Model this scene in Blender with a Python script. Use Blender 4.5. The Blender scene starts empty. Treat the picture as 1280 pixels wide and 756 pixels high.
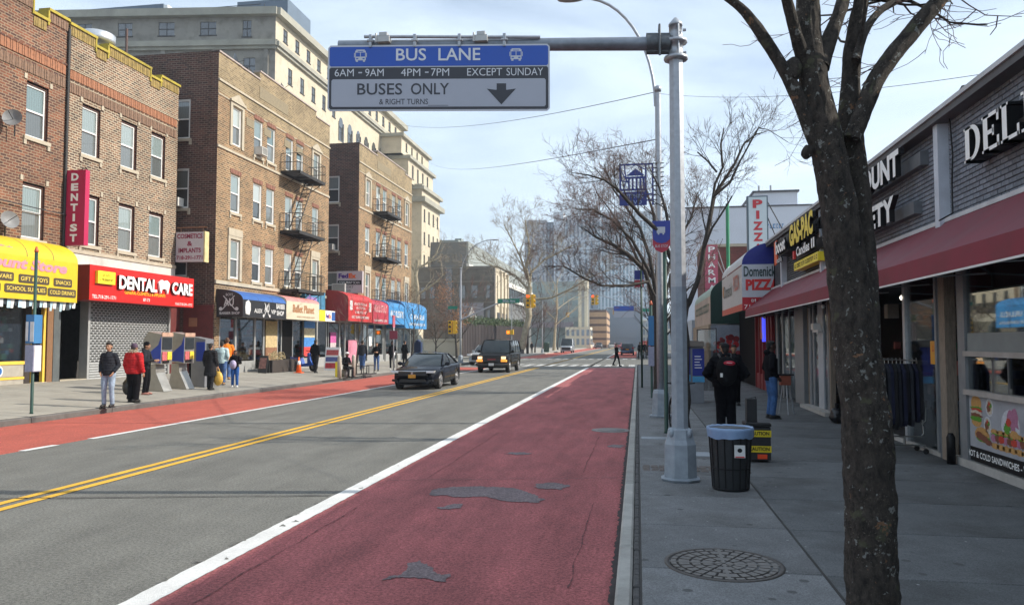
import bpy, bmesh, math, random
from math import sin, cos, pi, radians, sqrt, atan2
from mathutils import Vector, Matrix, noise
random.seed(7)
S = bpy.context.scene
COL = S.collection
# ---------------------------------------------------------------- camera
cd = bpy.data.cameras.new('camera'); cam = bpy.data.objects.new('camera', cd); COL.objects.link(cam)
cd.sensor_width = 36; cd.lens = 27.0; cd.clip_start = .05; cd.clip_end = 6000
PSI = math.atan(157/960); TH = math.atan(49/960)
cam.location = (0, 0, 1.90)
cam.rotation_euler = (pi/2 + TH, 0, PSI)
S.camera = cam
S.view_settings.view_transform = 'Standard'; S.view_settings.look = 'None'
S.view_settings.exposure = 0.75; S.view_settings.gamma = 1.0
S.render.engine = 'CYCLES'
# ---------------------------------------------------------------- sky and sun
SUN = Vector((1.0, .165, .68)).normalized()
W = bpy.data.worlds.new('World'); S.world = W; W.use_nodes = True
nt = W.node_tree; nt.nodes.clear()
def wn(t, **k):
    n = nt.nodes.new(t)
    for a, b in k.items(): setattr(n, a, b)
    return n
out = wn('ShaderNodeOutputWorld'); bg = wn('ShaderNodeBackground'); sky = wn('ShaderNodeTexSky', sky_type='NISHITA')
sky.sun_disc = False; sky.sun_elevation = math.asin(SUN.z); sky.sun_rotation = atan2(SUN.x, SUN.y)
sky.air_density = 1.0; sky.dust_density = 1.5; sky.ozone_density = 1.5; sky.altitude = 20
tc = wn('ShaderNodeTexCoord'); mp = wn('ShaderNodeMapping'); mp.inputs['Scale'].default_value = (1.0, 1.6, 4.5)
mp.inputs['Rotation'].default_value = (0, radians(8), radians(20))
nz = wn('ShaderNodeTexNoise'); nz.inputs['Scale'].default_value = 1.7; nz.inputs['Detail'].default_value = 9; nz.inputs['Roughness'].default_value = .55
nz.inputs['Distortion'].default_value = .5
cr = wn('ShaderNodeValToRGB'); cr.color_ramp.elements[0].position = .34; cr.color_ramp.elements[0].color = (.30, .30, .30, 1)
cr.color_ramp.elements[1].position = .72; cr.color_ramp.elements[1].color = (.95, .95, .95, 1)
mx = wn('ShaderNodeMixRGB'); mx.inputs[2].default_value = (6.6, 7.7, 8.8, 1)
L = nt.links
L.new(tc.outputs['Generated'], mp.inputs['Vector']); L.new(mp.outputs[0], nz.inputs['Vector']); L.new(nz.outputs[0], cr.inputs[0])
L.new(cr.outputs[0], mx.inputs[0]); L.new(sky.outputs[0], mx.inputs[1]); L.new(mx.outputs[0], bg.inputs['Color'])
bg.inputs['Strength'].default_value = .10
L.new(bg.outputs[0], out.inputs[0])
sl = bpy.data.lights.new('sun', 'SUN'); sl.energy = 3.7; sl.angle = radians(.5); sl.color = (1, .93, .82)
so = bpy.data.objects.new('sun', sl); COL.objects.link(so); so.rotation_euler = SUN.to_track_quat('Z', 'Y').to_euler(); so.location = (60, 10, 60)

# ---------------------------------------------------------------- helpers
def tag(o, label=None, cat=None, group=None, kind=None):
    if label: o['label'] = label
    if cat: o['category'] = cat
    if group: o['group'] = group
    if kind: o['kind'] = kind
    return o
def thing(name, label, cat, loc=(0, 0, 0), rz=0, group=None):
    o = bpy.data.objects.new(name, None); COL.objects.link(o); o.empty_display_size = .2
    o.location = loc; o.rotation_euler = (0, 0, rz)
    return tag(o, label, cat, group)
def inv_of(p):
    """world matrix inverse of an object that has no rotation chain beyond its own"""
    m = Matrix.LocRotScale(p.location, p.rotation_euler, p.scale)
    if p.parent: m = inv_of(p.parent).inverted() @ p.matrix_parent_inverse @ m
    return m.inverted()
def copy_tree(o, parent=None):
    c = o.copy(); COL.objects.link(c)
    if parent is not None: c.parent = parent
    for ch in list(o.children): copy_tree(ch, c)
    return c
def put(name, me, parent=None, loc=(0, 0, 0), rz=0, mats=None, world=False):
    o = bpy.data.objects.new(name, me); COL.objects.link(o)
    o.location = loc; o.rotation_euler = (0, 0, rz)
    if parent is not None:
        o.parent = parent
        if world: o.matrix_parent_inverse = inv_of(parent)
    return o
class MB:
    def __init__(s): s.v = []; s.f = []; s.m = []; s.sm = []
    def add(s, vs, fs, mi=0, smooth=False):
        b = len(s.v); s.v += [tuple(v) for v in vs]
        for f in fs: s.f.append([b+i for i in f]); s.m.append(mi); s.sm.append(smooth)
        return s
    def box(s, x0, x1, y0, y1, z0, z1, mi=0):
        if x0 > x1: x0, x1 = x1, x0
        if y0 > y1: y0, y1 = y1, y0
        if z0 > z1: z0, z1 = z1, z0
        v = [(x0,y0,z0),(x1,y0,z0),(x1,y1,z0),(x0,y1,z0),(x0,y0,z1),(x1,y0,z1),(x1,y1,z1),(x0,y1,z1)]
        return s.add(v, [(0,3,2,1),(4,5,6,7),(0,1,5,4),(1,2,6,5),(2,3,7,6),(3,0,4,7)], mi)
    def bevbox(s, x0, x1, y0, y1, z0, z1, b=.01, mi=0):
        # box with chamfered top edges
        v = [(x0,y0,z0),(x1,y0,z0),(x1,y1,z0),(x0,y1,z0),(x0,y0,z1-b),(x1,y0,z1-b),(x1,y1,z1-b),(x0,y1,z1-b),
             (x0+b,y0+b,z1),(x1-b,y0+b,z1),(x1-b,y1-b,z1),(x0+b,y1-b,z1)]
        return s.add(v, [(0,3,2,1),(8,9,10,11),(0,1,5,4),(1,2,6,5),(2,3,7,6),(3,0,4,7),(4,5,9,8),(5,6,10,9),(6,7,11,10),(7,4,8,11)], mi)
    def quad(s, a, b, c, d, mi=0): return s.add([a, b, c, d], [(0,1,2,3)], mi)
    def prism(s, pts, axis, a0, a1, mi=0):
        """extrude a 2D polygon along axis ('x': pts are (y,z); 'y': (x,z); 'z': (x,y))"""
        n = len(pts)
        def P(p, a): return {'x': (a, p[0], p[1]), 'y': (p[0], a, p[1]), 'z': (p[0], p[1], a)}[axis]
        v = [P(p, a0) for p in pts] + [P(p, a1) for p in pts]
        fs = [tuple(range(n)), tuple(range(2*n-1, n-1, -1))] + [(i, i+n, (i+1) % n+n, (i+1) % n) for i in range(n)]
        return s.add(v, fs, mi)
    def tube(s, pts, rad, n=8, mi=0, smooth=True, cap=True):
        pts = [Vector(p) for p in pts]
        if not hasattr(rad, '__len__'): rad = [rad]*len(pts)
        t = (pts[1]-pts[0]).normalized()
        u = t.orthogonal().normalized(); rings = []
        for i, p in enumerate(pts):
            if i == 0: d = pts[1]-pts[0]
            elif i == len(pts)-1: d = pts[-1]-pts[-2]
            else: d = (pts[i+1]-pts[i]).normalized()+(pts[i]-pts[i-1]).normalized()
            if d.length < 1e-9: d = t
            d = d.normalized(); u = (u-d*u.dot(d))
            u = u.normalized() if u.length > 1e-6 else d.orthogonal().normalized()
            w = d.cross(u)
            rings.append([p+(u*cos(2*pi*k/n)+w*sin(2*pi*k/n))*rad[i] for k in range(n)])
        v = [q for r in rings for q in r]; fs = []
        for i in range(len(pts)-1):
            for k in range(n): fs.append((i*n+k, i*n+(k+1) % n, (i+1)*n+(k+1) % n, (i+1)*n+k))
        s.add(v, fs, mi, smooth)
        if cap and n > 2:
            s.add(rings[0], [tuple(range(n-1, -1, -1))], mi); s.add(rings[-1], [tuple(range(n))], mi)
        return s
    def lathe(s, prof, n=16, c=(0, 0, 0), mi=0, smooth=True, rot=0, sx=1, sy=1):
        v = []; fs = []
        for r, z in prof:
            for k in range(n):
                a = 2*pi*k/n+rot; v.append((c[0]+r*cos(a)*sx, c[1]+r*sin(a)*sy, c[2]+z))
        for i in range(len(prof)-1):
            for k in range(n): fs.append((i*n+k, i*n+(k+1) % n, (i+1)*n+(k+1) % n, (i+1)*n+k))
        fs.append(tuple(range(n-1, -1, -1))); m = len(prof)-1
        fs.append(tuple(m*n+k for k in range(n)))
        return s.add(v, fs, mi, smooth)
    def ell(s, c, r, n=10, m=7, mi=0, R=None):
        v = []; fs = []
        for i in range(1, m):
            th = pi*i/m
            for k in range(n):
                a = 2*pi*k/n; q = Vector((r[0]*sin(th)*cos(a), r[1]*sin(th)*sin(a), r[2]*cos(th)))
                if R: q = R @ q
                v.append((c[0]+q.x, c[1]+q.y, c[2]+q.z))
        q = Vector((0, 0, r[2])); q = R @ q if R else q
        v.append((c[0]+q.x, c[1]+q.y, c[2]+q.z)); v.append((c[0]-q.x, c[1]-q.y, c[2]-q.z)); T = len(v)-2
        for i in range(m-2):
            for k in range(n): fs.append((i*n+k, (i+1)*n+k, (i+1)*n+(k+1) % n, i*n+(k+1) % n))
        for k in range(n): fs.append((T, k, (k+1) % n)); fs.append((T+1, (m-2)*n+(k+1) % n, (m-2)*n+k))
        return s.add(v, fs, mi, True)
    def mesh(s, name, mats):
        me = bpy.data.meshes.new(name); me.from_pydata(s.v, [], s.f)
        if not isinstance(mats, (list, tuple)): mats = [mats]
        for m in mats: me.materials.append(m)
        me.polygons.foreach_set('material_index', s.m); me.polygons.foreach_set('use_smooth', s.sm)
        me.update(); return me
    def build(s, name, mats, parent=None, loc=(0, 0, 0), rz=0, world=False):
        return put(name, s.mesh(name, mats), parent, loc, rz, world=world)

# ---------------------------------------------------------------- materials
def hexc(h):
    f = lambda c: (c/12.92 if c <= .04045 else ((c+.055)/1.055)**2.4)
    return tuple(f(int(h[i:i+2], 16)/255) for i in (0, 2, 4))+(1,)
MATS = {}
def mat(name, col, rough=.75, metal=0, var=.18, scale=4, bump=0, bscale=30, spec=.5, emit=0, coat=0, rnd=0, stretch=None, dirt=0):
    if name in MATS: return MATS[name]
    m = bpy.data.materials.new(name); m.use_nodes = True; n = m.node_tree.nodes; l = m.node_tree.links
    b = n['Principled BSDF']; c = tuple(col)+(1,) if len(col) == 3 else col
    b.inputs['Base Color'].default_value = c; b.inputs['Roughness'].default_value = rough; b.inputs['Metallic'].default_value = metal
    b.inputs['Specular IOR Level'].default_value = spec
    if coat: b.inputs['Coat Weight'].default_value = coat; b.inputs['Coat Roughness'].default_value = .03
    if emit: b.inputs['Emission Color'].default_value = c; b.inputs['Emission Strength'].default_value = emit
    t = n.new('ShaderNodeTexCoord'); vec = t.outputs['Object']
    if stretch:
        mm = n.new('ShaderNodeMapping'); mm.inputs['Scale'].default_value = stretch; l.new(vec, mm.inputs[0]); vec = mm.outputs[0]
    last = None
    if var:
        a = n.new('ShaderNodeTexNoise'); a.inputs['Scale'].default_value = scale; a.inputs['Detail'].default_value = 8; a.inputs['Roughness'].default_value = .65
        l.new(vec, a.inputs['Vector'])
        r = n.new('ShaderNodeMapRange'); r.inputs[1].default_value = .3; r.inputs[2].default_value = .7; r.inputs[3].default_value = 1-var; r.inputs[4].default_value = 1+var
        l.new(a.outputs[0], r.inputs[0])
        h = n.new('ShaderNodeHueSaturation'); h.inputs['Color'].default_value = c; l.new(r.outputs[0], h.inputs['Value']); last = h
        l.new(h.outputs[0], b.inputs['Base Color'])
        if rnd:
            oi = n.new('ShaderNodeObjectInfo'); r2 = n.new('ShaderNodeMapRange'); r2.inputs[3].default_value = 1-rnd; r2.inputs[4].default_value = 1+rnd
            l.new(oi.outputs['Random'], r2.inputs[0]); mu = n.new('ShaderNodeMath'); mu.operation = 'MULTIPLY'
            l.new(r.outputs[0], mu.inputs[0]); l.new(r2.outputs[0], mu.inputs[1]); l.new(mu.outputs[0], h.inputs['Value'])
        rr = n.new('ShaderNodeMapRange'); rr.inputs[3].default_value = max(.02, rough-.12); rr.inputs[4].default_value = min(1, rough+.12)
        l.new(a.outputs[0], rr.inputs[0]); l.new(rr.outputs[0], b.inputs['Roughness'])
        if dirt:
            d = n.new('ShaderNodeTexNoise'); d.inputs['Scale'].default_value = .9; d.inputs['Detail'].default_value = 10; l.new(vec, d.inputs['Vector'])
            dr = n.new('ShaderNodeMapRange'); dr.inputs[1].default_value = .5; dr.inputs[2].default_value = .72; dr.inputs[4].default_value = dirt; l.new(d.outputs[0], dr.inputs[0])
            dm = n.new('ShaderNodeMixRGB'); dm.inputs[2].default_value = (c[0]*.35, c[1]*.33, c[2]*.3, 1)
            l.new(dr.outputs[0], dm.inputs[0]); l.new(h.outputs[0], dm.inputs[1]); l.new(dm.outputs[0], b.inputs['Base Color'])
    if bump:
        a2 = n.new('ShaderNodeTexNoise'); a2.inputs['Scale'].default_value = bscale; a2.inputs['Detail'].default_value = 6
        l.new(vec, a2.inputs['Vector']); bp = n.new('ShaderNodeBump'); bp.inputs['Strength'].default_value = bump; bp.inputs['Distance'].default_value = .02
        l.new(a2.outputs[0], bp.inputs['Height']); l.new(bp.outputs[0], b.inputs['Normal'])
    MATS[name] = m; return m
def brick_mat(name, c1, c2, mortar, plane='yz', bw=.215, rh=.075, ms=.012, var=.35, rough=.85, tint=None):
    if name in MATS: return MATS[name]
    m = bpy.data.materials.new(name); m.use_nodes = True; n = m.node_tree.nodes; l = m.node_tree.links; b = n['Principled BSDF']
    g = n.new('ShaderNodeNewGeometry'); sp = n.new('ShaderNodeSeparateXYZ'); l.new(g.outputs['Position'], sp.inputs[0])
    cb = n.new('ShaderNodeCombineXYZ'); l.new(sp.outputs['Y' if plane == 'yz' else 'X'], cb.inputs[0]); l.new(sp.outputs['Z'], cb.inputs[1])
    br = n.new('ShaderNodeTexBrick'); br.inputs['Scale'].default_value = 1; br.inputs['Brick Width'].default_value = bw; br.inputs['Row Height'].default_value = rh
    br.inputs['Mortar Size'].default_value = ms; br.inputs['Mortar Smooth'].default_value = .3; br.inputs['Bias'].default_value = 0
    br.inputs['Color1'].default_value = tuple(c1)+(1,); br.inputs['Color2'].default_value = tuple(c2)+(1,); br.inputs['Mortar'].default_value = tuple(mortar)+(1,)
    l.new(cb.outputs[0], br.inputs['Vector'])
    a = n.new('ShaderNodeTexNoise'); a.inputs['Scale'].default_value = .7; a.inputs['Detail'].default_value = 8; a.inputs['Roughness'].default_value = .7; l.new(g.outputs['Position'], a.inputs['Vector'])
    r = n.new('ShaderNodeMapRange'); r.inputs[1].default_value = .3; r.inputs[2].default_value = .7; r.inputs[3].default_value = 1-var; r.inputs[4].default_value = 1+var*.7; l.new(a.outputs[0], r.inputs[0])
    h = n.new('ShaderNodeHueSaturation'); l.new(br.outputs[0], h.inputs['Color']); l.new(r.outputs[0], h.inputs['Value']); l.new(h.outputs[0], b.inputs['Base Color'])
    bp = n.new('ShaderNodeBump'); bp.invert = True; bp.inputs['Strength'].default_value = .6; bp.inputs['Distance'].default_value = .01
    l.new(br.outputs['Fac'], bp.inputs['Height']); l.new(bp.outputs[0], b.inputs['Normal']); b.inputs['Roughness'].default_value = rough
    MATS[name] = m; return m
def glass_mat(name, tint=(.02, .03, .03), refl=.25, trans=.5, rough=.02):
    m = bpy.data.materials.new(name); m.use_nodes = True; n = m.node_tree.nodes; l = m.node_tree.links
    n.remove(n['Principled BSDF']); o = n['Material Output']
    g = n.new('ShaderNodeBsdfGlossy'); g.inputs['Roughness'].default_value = rough; g.inputs['Color'].default_value = (.85, .9, .92, 1)
    t = n.new('ShaderNodeBsdfTransparent'); t.inputs['Color'].default_value = tuple(trans*x for x in (1, 1, 1))+(1,)
    lw = n.new('ShaderNodeLayerWeight'); lw.inputs[0].default_value = .35
    r = n.new('ShaderNodeMapRange'); r.inputs[3].default_value = refl*.5; r.inputs[4].default_value = min(1, refl*3); l.new(lw.outputs['Fresnel'], r.inputs[0])
    x = n.new('ShaderNodeMixShader'); l.new(r.outputs[0], x.inputs[0]); l.new(t.outputs[0], x.inputs[1]); l.new(g.outputs[0], x.inputs[2]); l.new(x.outputs[0], o.inputs[0])
    return m
def T(s, h, w, o, right, up, m, parent=None, ext=.004, bold=0, name='lettering', shear=0, world=True, align='l'):
    """text as real geometry: o = lower left corner, h = cap height, w = total width (None keeps proportion)"""
    cu = bpy.data.curves.new('t', 'FONT'); cu.body = s; cu.size = 1; cu.extrude = 0; cu.offset = bold; cu.shear = shear; cu.resolution_u = 3
    ob = bpy.data.objects.new('t', cu); me = bpy.data.meshes.new_from_object(ob)
    bpy.data.objects.remove(ob); bpy.data.curves.remove(cu)
    if not len(me.vertices): return None
    xs = [v.co.x for v in me.vertices]; ys = [v.co.y for v in me.vertices]
    x0, x1, y0, y1 = min(xs), max(xs), min(ys), max(ys)
    sy = h/max(.01, (y1-y0)); sx = w/(x1-x0) if w else sy
    R = Vector(right).normalized(); U = Vector(up).normalized(); N = R.cross(U); O = Vector(o)
    vs = []; 
    for v in me.vertices:
        vs.append(O+R*((v.co.x-x0)*sx)+U*((v.co.y-y0)*sy)+N*ext)
    fs = [tuple(p.vertices) for p in me.polygons]
    mb = MB(); mb.add(vs, fs)
    if ext > .008:      # raised letters: add side walls
        from collections import Counter
        ec = Counter()
        for f in fs:
            for i in range(len(f)): ec[(f[i], f[(i+1) % len(f)])] += 1
        nb = len(vs); mb.v += [tuple(v-N*ext) for v in vs]
        for (a, b) in ec:
            if (b, a) not in ec: mb.f.append([a, nb+a, nb+b, b]); mb.m.append(1 if isinstance(m, (list, tuple)) else 0); mb.sm.append(False)
    bpy.data.meshes.remove(me)
    return mb.build(name, m, parent, world=world)
def wall_holes(mb, plane, at, a0, a1, z0, z1, holes, depth=.14, out=1, mi=0, ri=0):
    """wall sheet on plane x=at ('x') or y=at ('y') with rectangular openings and reveals going inward"""
    A = sorted({a0, a1}|{h[0] for h in holes}|{h[1] for h in holes}); Z = sorted({z0, z1}|{h[2] for h in holes}|{h[3] for h in holes})
    A = [a for a in A if a0 <= a <= a1]; Z = [z for z in Z if z0 <= z <= z1]
    P = (lambda a, z, d=0: (at-out*d, a, z)) if plane == 'x' else (lambda a, z, d=0: (a, at-out*d, z))
    for i in range(len(A)-1):
        for j in range(len(Z)-1):
            am, zm = (A[i]+A[i+1])/2, (Z[j]+Z[j+1])/2
            if any(h[0] < am < h[1] and h[2] < zm < h[3] for h in holes): continue
            mb.quad(P(A[i], Z[j]), P(A[i+1], Z[j]), P(A[i+1], Z[j+1]), P(A[i], Z[j+1]), mi)
    for h in holes:
        b0, b1, y0, y1 = h[:4]
        for q in (((b0, y0), (b1, y0)), ((b1, y0), (b1, y1)), ((b1, y1), (b0, y1)), ((b0, y1), (b0, y0))):
            mb.quad(P(*q[0]), P(*q[1]), P(q[1][0], q[1][1], depth), P(q[0][0], q[0][1], depth), ri)
    return mb
# common materials
M = dict(
 asphalt=mat('asphalt', (.135, .135, .118), .9, var=.16, scale=2.2, bump=.5, bscale=160),
 granite=mat('granite', (.30, .29, .27), .8, var=.25, scale=9, bump=.3, bscale=80, rnd=.15),
 white=mat('white_paint', (.72, .72, .70), .6, var=.08),
 black=mat('black_paint', (.009, .009, .010), .5, var=.2, spec=.3),
 dark=mat('dark_interior', (.007, .006, .006), .9, var=.3, spec=.1),
 steel=mat('galvanised_steel', (.36, .38, .41), .45, metal=.55, var=.15, scale=14, bump=.06, bscale=60),
 alu=mat('aluminium_frame', (.42, .42, .41), .45, metal=.4, var=.1),
 iron=mat('black_iron', (.022, .02, .019), .6, var=.3, scale=12),
 green=mat('green_pole_paint', (.018, .06, .045), .45, var=.25),
 rubber=mat('tyre_rubber', (.012, .012, .012), .85, var=.2, scale=20),
 limestone=mat('limestone_trim', (.40, .35, .265), .8, var=.14, scale=3, bump=.1),
 winwhite=mat('white_window_frame', (.66, .65, .62), .5, var=.08, rnd=.06),
 winbrown=mat('brown_window_surround', (.075, .032, .022), .6, var=.25),
 roof=mat('roof_felt', (.06, .058, .055), .9, var=.3),
)
def pane_mat(name, ca, cb_):
    m = bpy.data.materials.new(name); m.use_nodes = True; n = m.node_tree.nodes; l = m.node_tree.links; b = n['Principled BSDF']
    oi = n.new('ShaderNodeObjectInfo'); r = n.new('ShaderNodeValToRGB'); r.color_ramp.elements[0].color = tuple(ca)+(1,); r.color_ramp.elements[1].color = tuple(cb_)+(1,)
    l.new(oi.outputs['Random'], r.inputs[0])
    t = n.new('ShaderNodeTexCoord'); w = n.new('ShaderNodeTexWave'); w.inputs['Scale'].default_value = 3; w.inputs['Distortion'].default_value = 4; w.bands_direction = 'Y'; l.new(t.outputs['Object'], w.inputs[0])
    mr = n.new('ShaderNodeMapRange'); mr.inputs[3].default_value = .85; mr.inputs[4].default_value = 1.08; l.new(w.outputs[1], mr.inputs[0])
    h = n.new('ShaderNodeHueSaturation'); l.new(r.outputs[0], h.inputs['Color']); l.new(mr.outputs[0], h.inputs['Value'])
    l.new(h.outputs[0], b.inputs['Base Color']); b.inputs['Roughness'].default_value = .6
    b.inputs['Coat Weight'].default_value = 1; b.inputs['Coat Roughness'].default_value = .02; b.inputs['Coat IOR'].default_value = 1.9
    return m
M['pane'] = pane_mat('curtained_pane', (.05, .11, .115), (.36, .40, .38))
M['pane_low'] = pane_mat('dark_lower_pane', (.015, .022, .024), (.19, .21, .20))
M['pane_dark'] = pane_mat('dark_pane', (.012, .016, .02), (.05, .06, .07))
M['glass'] = glass_mat('shop_glass', refl=.20, trans=.8)
M['carglass'] = glass_mat('car_glass', refl=.30, trans=.35)

# window kit: local origin at lower centre of opening, +X outward, Y along the wall
WK = {}
def window(parent, base, x, y, z, w, h, rz=0, surround='winbrown', frame='winwhite', rec=.10, sill=True, lintel=None, panes=('pane', 'pane_low'), pediment=False, stone=False):
    key = (round(w, 1), round(h, 1), surround, frame, sill, lintel, panes, pediment, stone, rec)
    w, h = key[0], key[1]
    if key not in WK:
        d = {}
        mb = MB(); t = .05
        mb.box(-rec-.05, -rec+.04, -w/2, -w/2+t, 0, h); mb.box(-rec-.05, -rec+.04, w/2-t, w/2, 0, h)
        mb.box(-rec-.05, -rec+.04, -w/2+t, w/2-t, h-t, h); mb.box(-rec-.05, -rec+.04, -w/2+t, w/2-t, 0, t*.7)
        d['window'] = mb.mesh('window', M[surround])
        mb = MB(); a = w/2-t; f = .055; zm = h*.5
        mb.box(-rec-.03, -rec+.015, -a, -a+f, t*.7, h-t); mb.box(-rec-.03, -rec+.015, a-f, a, t*.7, h-t)
        mb.box(-rec-.03, -rec+.015, -a+f, a-f, h-t-f, h-t); mb.box(-rec-.03, -rec+.015, -a+f, a-f, t*.7, t*.7+f)
        mb.box(-rec-.03, -rec+.02, -a+f, a-f, zm-.03, zm+.03)
        d['frame'] = mb.mesh('frame', M[frame])
        d['up'] = MB().box(-rec-.06, -rec-.02, -a+f, a-f, zm+.03, h-t-f).mesh('pane', M[panes[0]])
        d['lo'] = MB().box(-rec-.08, -rec-.035, -a+f, a-f, t*.7+f, zm-.03).mesh('pane', M[panes[1]])
        if sill: d['sill'] = MB().box(-rec, .07, -w/2-.1, w/2+.1, -.13, 0).box(0, .05, -w/2-.1, -w/2+.02, -.3, -.13).box(0, .05, w/2-.02, w/2+.1, -.3, -.13).mesh('sill', M['limestone'])
        if lintel:
            mb = MB()
            for i in range(int(w/.085)+2): mb.box(.0, .022+.006*(i % 2), -w/2-.06+i*.085, -w/2+.012+i*.085, h+.0, h+.22)
            d['lintel'] = mb.mesh('lintel', M[lintel])
        if stone:
            mb = MB().box(.0, .06, -w/2-.2, -w/2-.002, -.1, h+.15).box(0, .06, w/2+.002, w/2+.2, -.1, h+.15).box(0, .06, -w/2-.002, w/2+.002, h+.002, h+.15)
            if pediment:
                mb.box(0, .13, -w/2-.28, w/2+.28, h+.15, h+.24)
                mb.prism([(-w/2-.28, h+.24), (w/2+.28, h+.24), (0, h+.62)], 'x', 0, .10)
            else: mb.box(0, .08, -w/2-.2, w/2+.2, h+.15, h+.5)
            d['surround'] = mb.mesh('surround', M['limestone'])
        WK[key] = d
    d = WK[key]
    wo = put('window', d['window'], parent, (x-base[0], y-base[1], z-base[2]), rz)
    put('frame', d['frame'], wo); put('pane', d['up'], wo); put('pane', d['lo'], wo)
    for k, nm in (('sill', 'sill'), ('lintel', 'lintel'), ('surround', 'surround')):
        if k in d: put(nm, d[k], wo)
    return wo
def simple_window(parent, base, x, y, z, w, h, rz=0, arch=False, frame=True):
    key = ('s', round(w, 1), round(h, 1), arch, frame)
    w, h = key[1], key[2]
    if key not in WK:
        mb = MB().box(-.3, -.12, -w/2, w/2, 0, h)
        fr = MB().box(-.14, -.08, -.04, .04, 0, h).box(-.14, -.06, -w/2, w/2, h*.48, h*.53)
        fr.box(-.2, .06, -w/2-.12, w/2+.12, -.16, -.0)
        WK[key] = (mb.mesh('window', M['pane_dark']), fr.mesh('frame', M['iron'] if not arch else M['pane_dark']))
    a, b = WK[key]
    wo = put('window', a, parent, (x-base[0], y-base[1], z-base[2]), rz)
    put('frame', b, wo); return wo
def zL(x): return .15+.047*max(0, -14-x)
def disc(mb, c, r, R, U, n=18, mi=0, sx=1, sy=1):
    c = Vector(c); R = Vector(R); U = Vector(U)
    return mb.add([c+R*(r*sx*cos(2*pi*k/n))+U*(r*sy*sin(2*pi*k/n)) for k in range(n)], [tuple(range(n))], mi)
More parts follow.
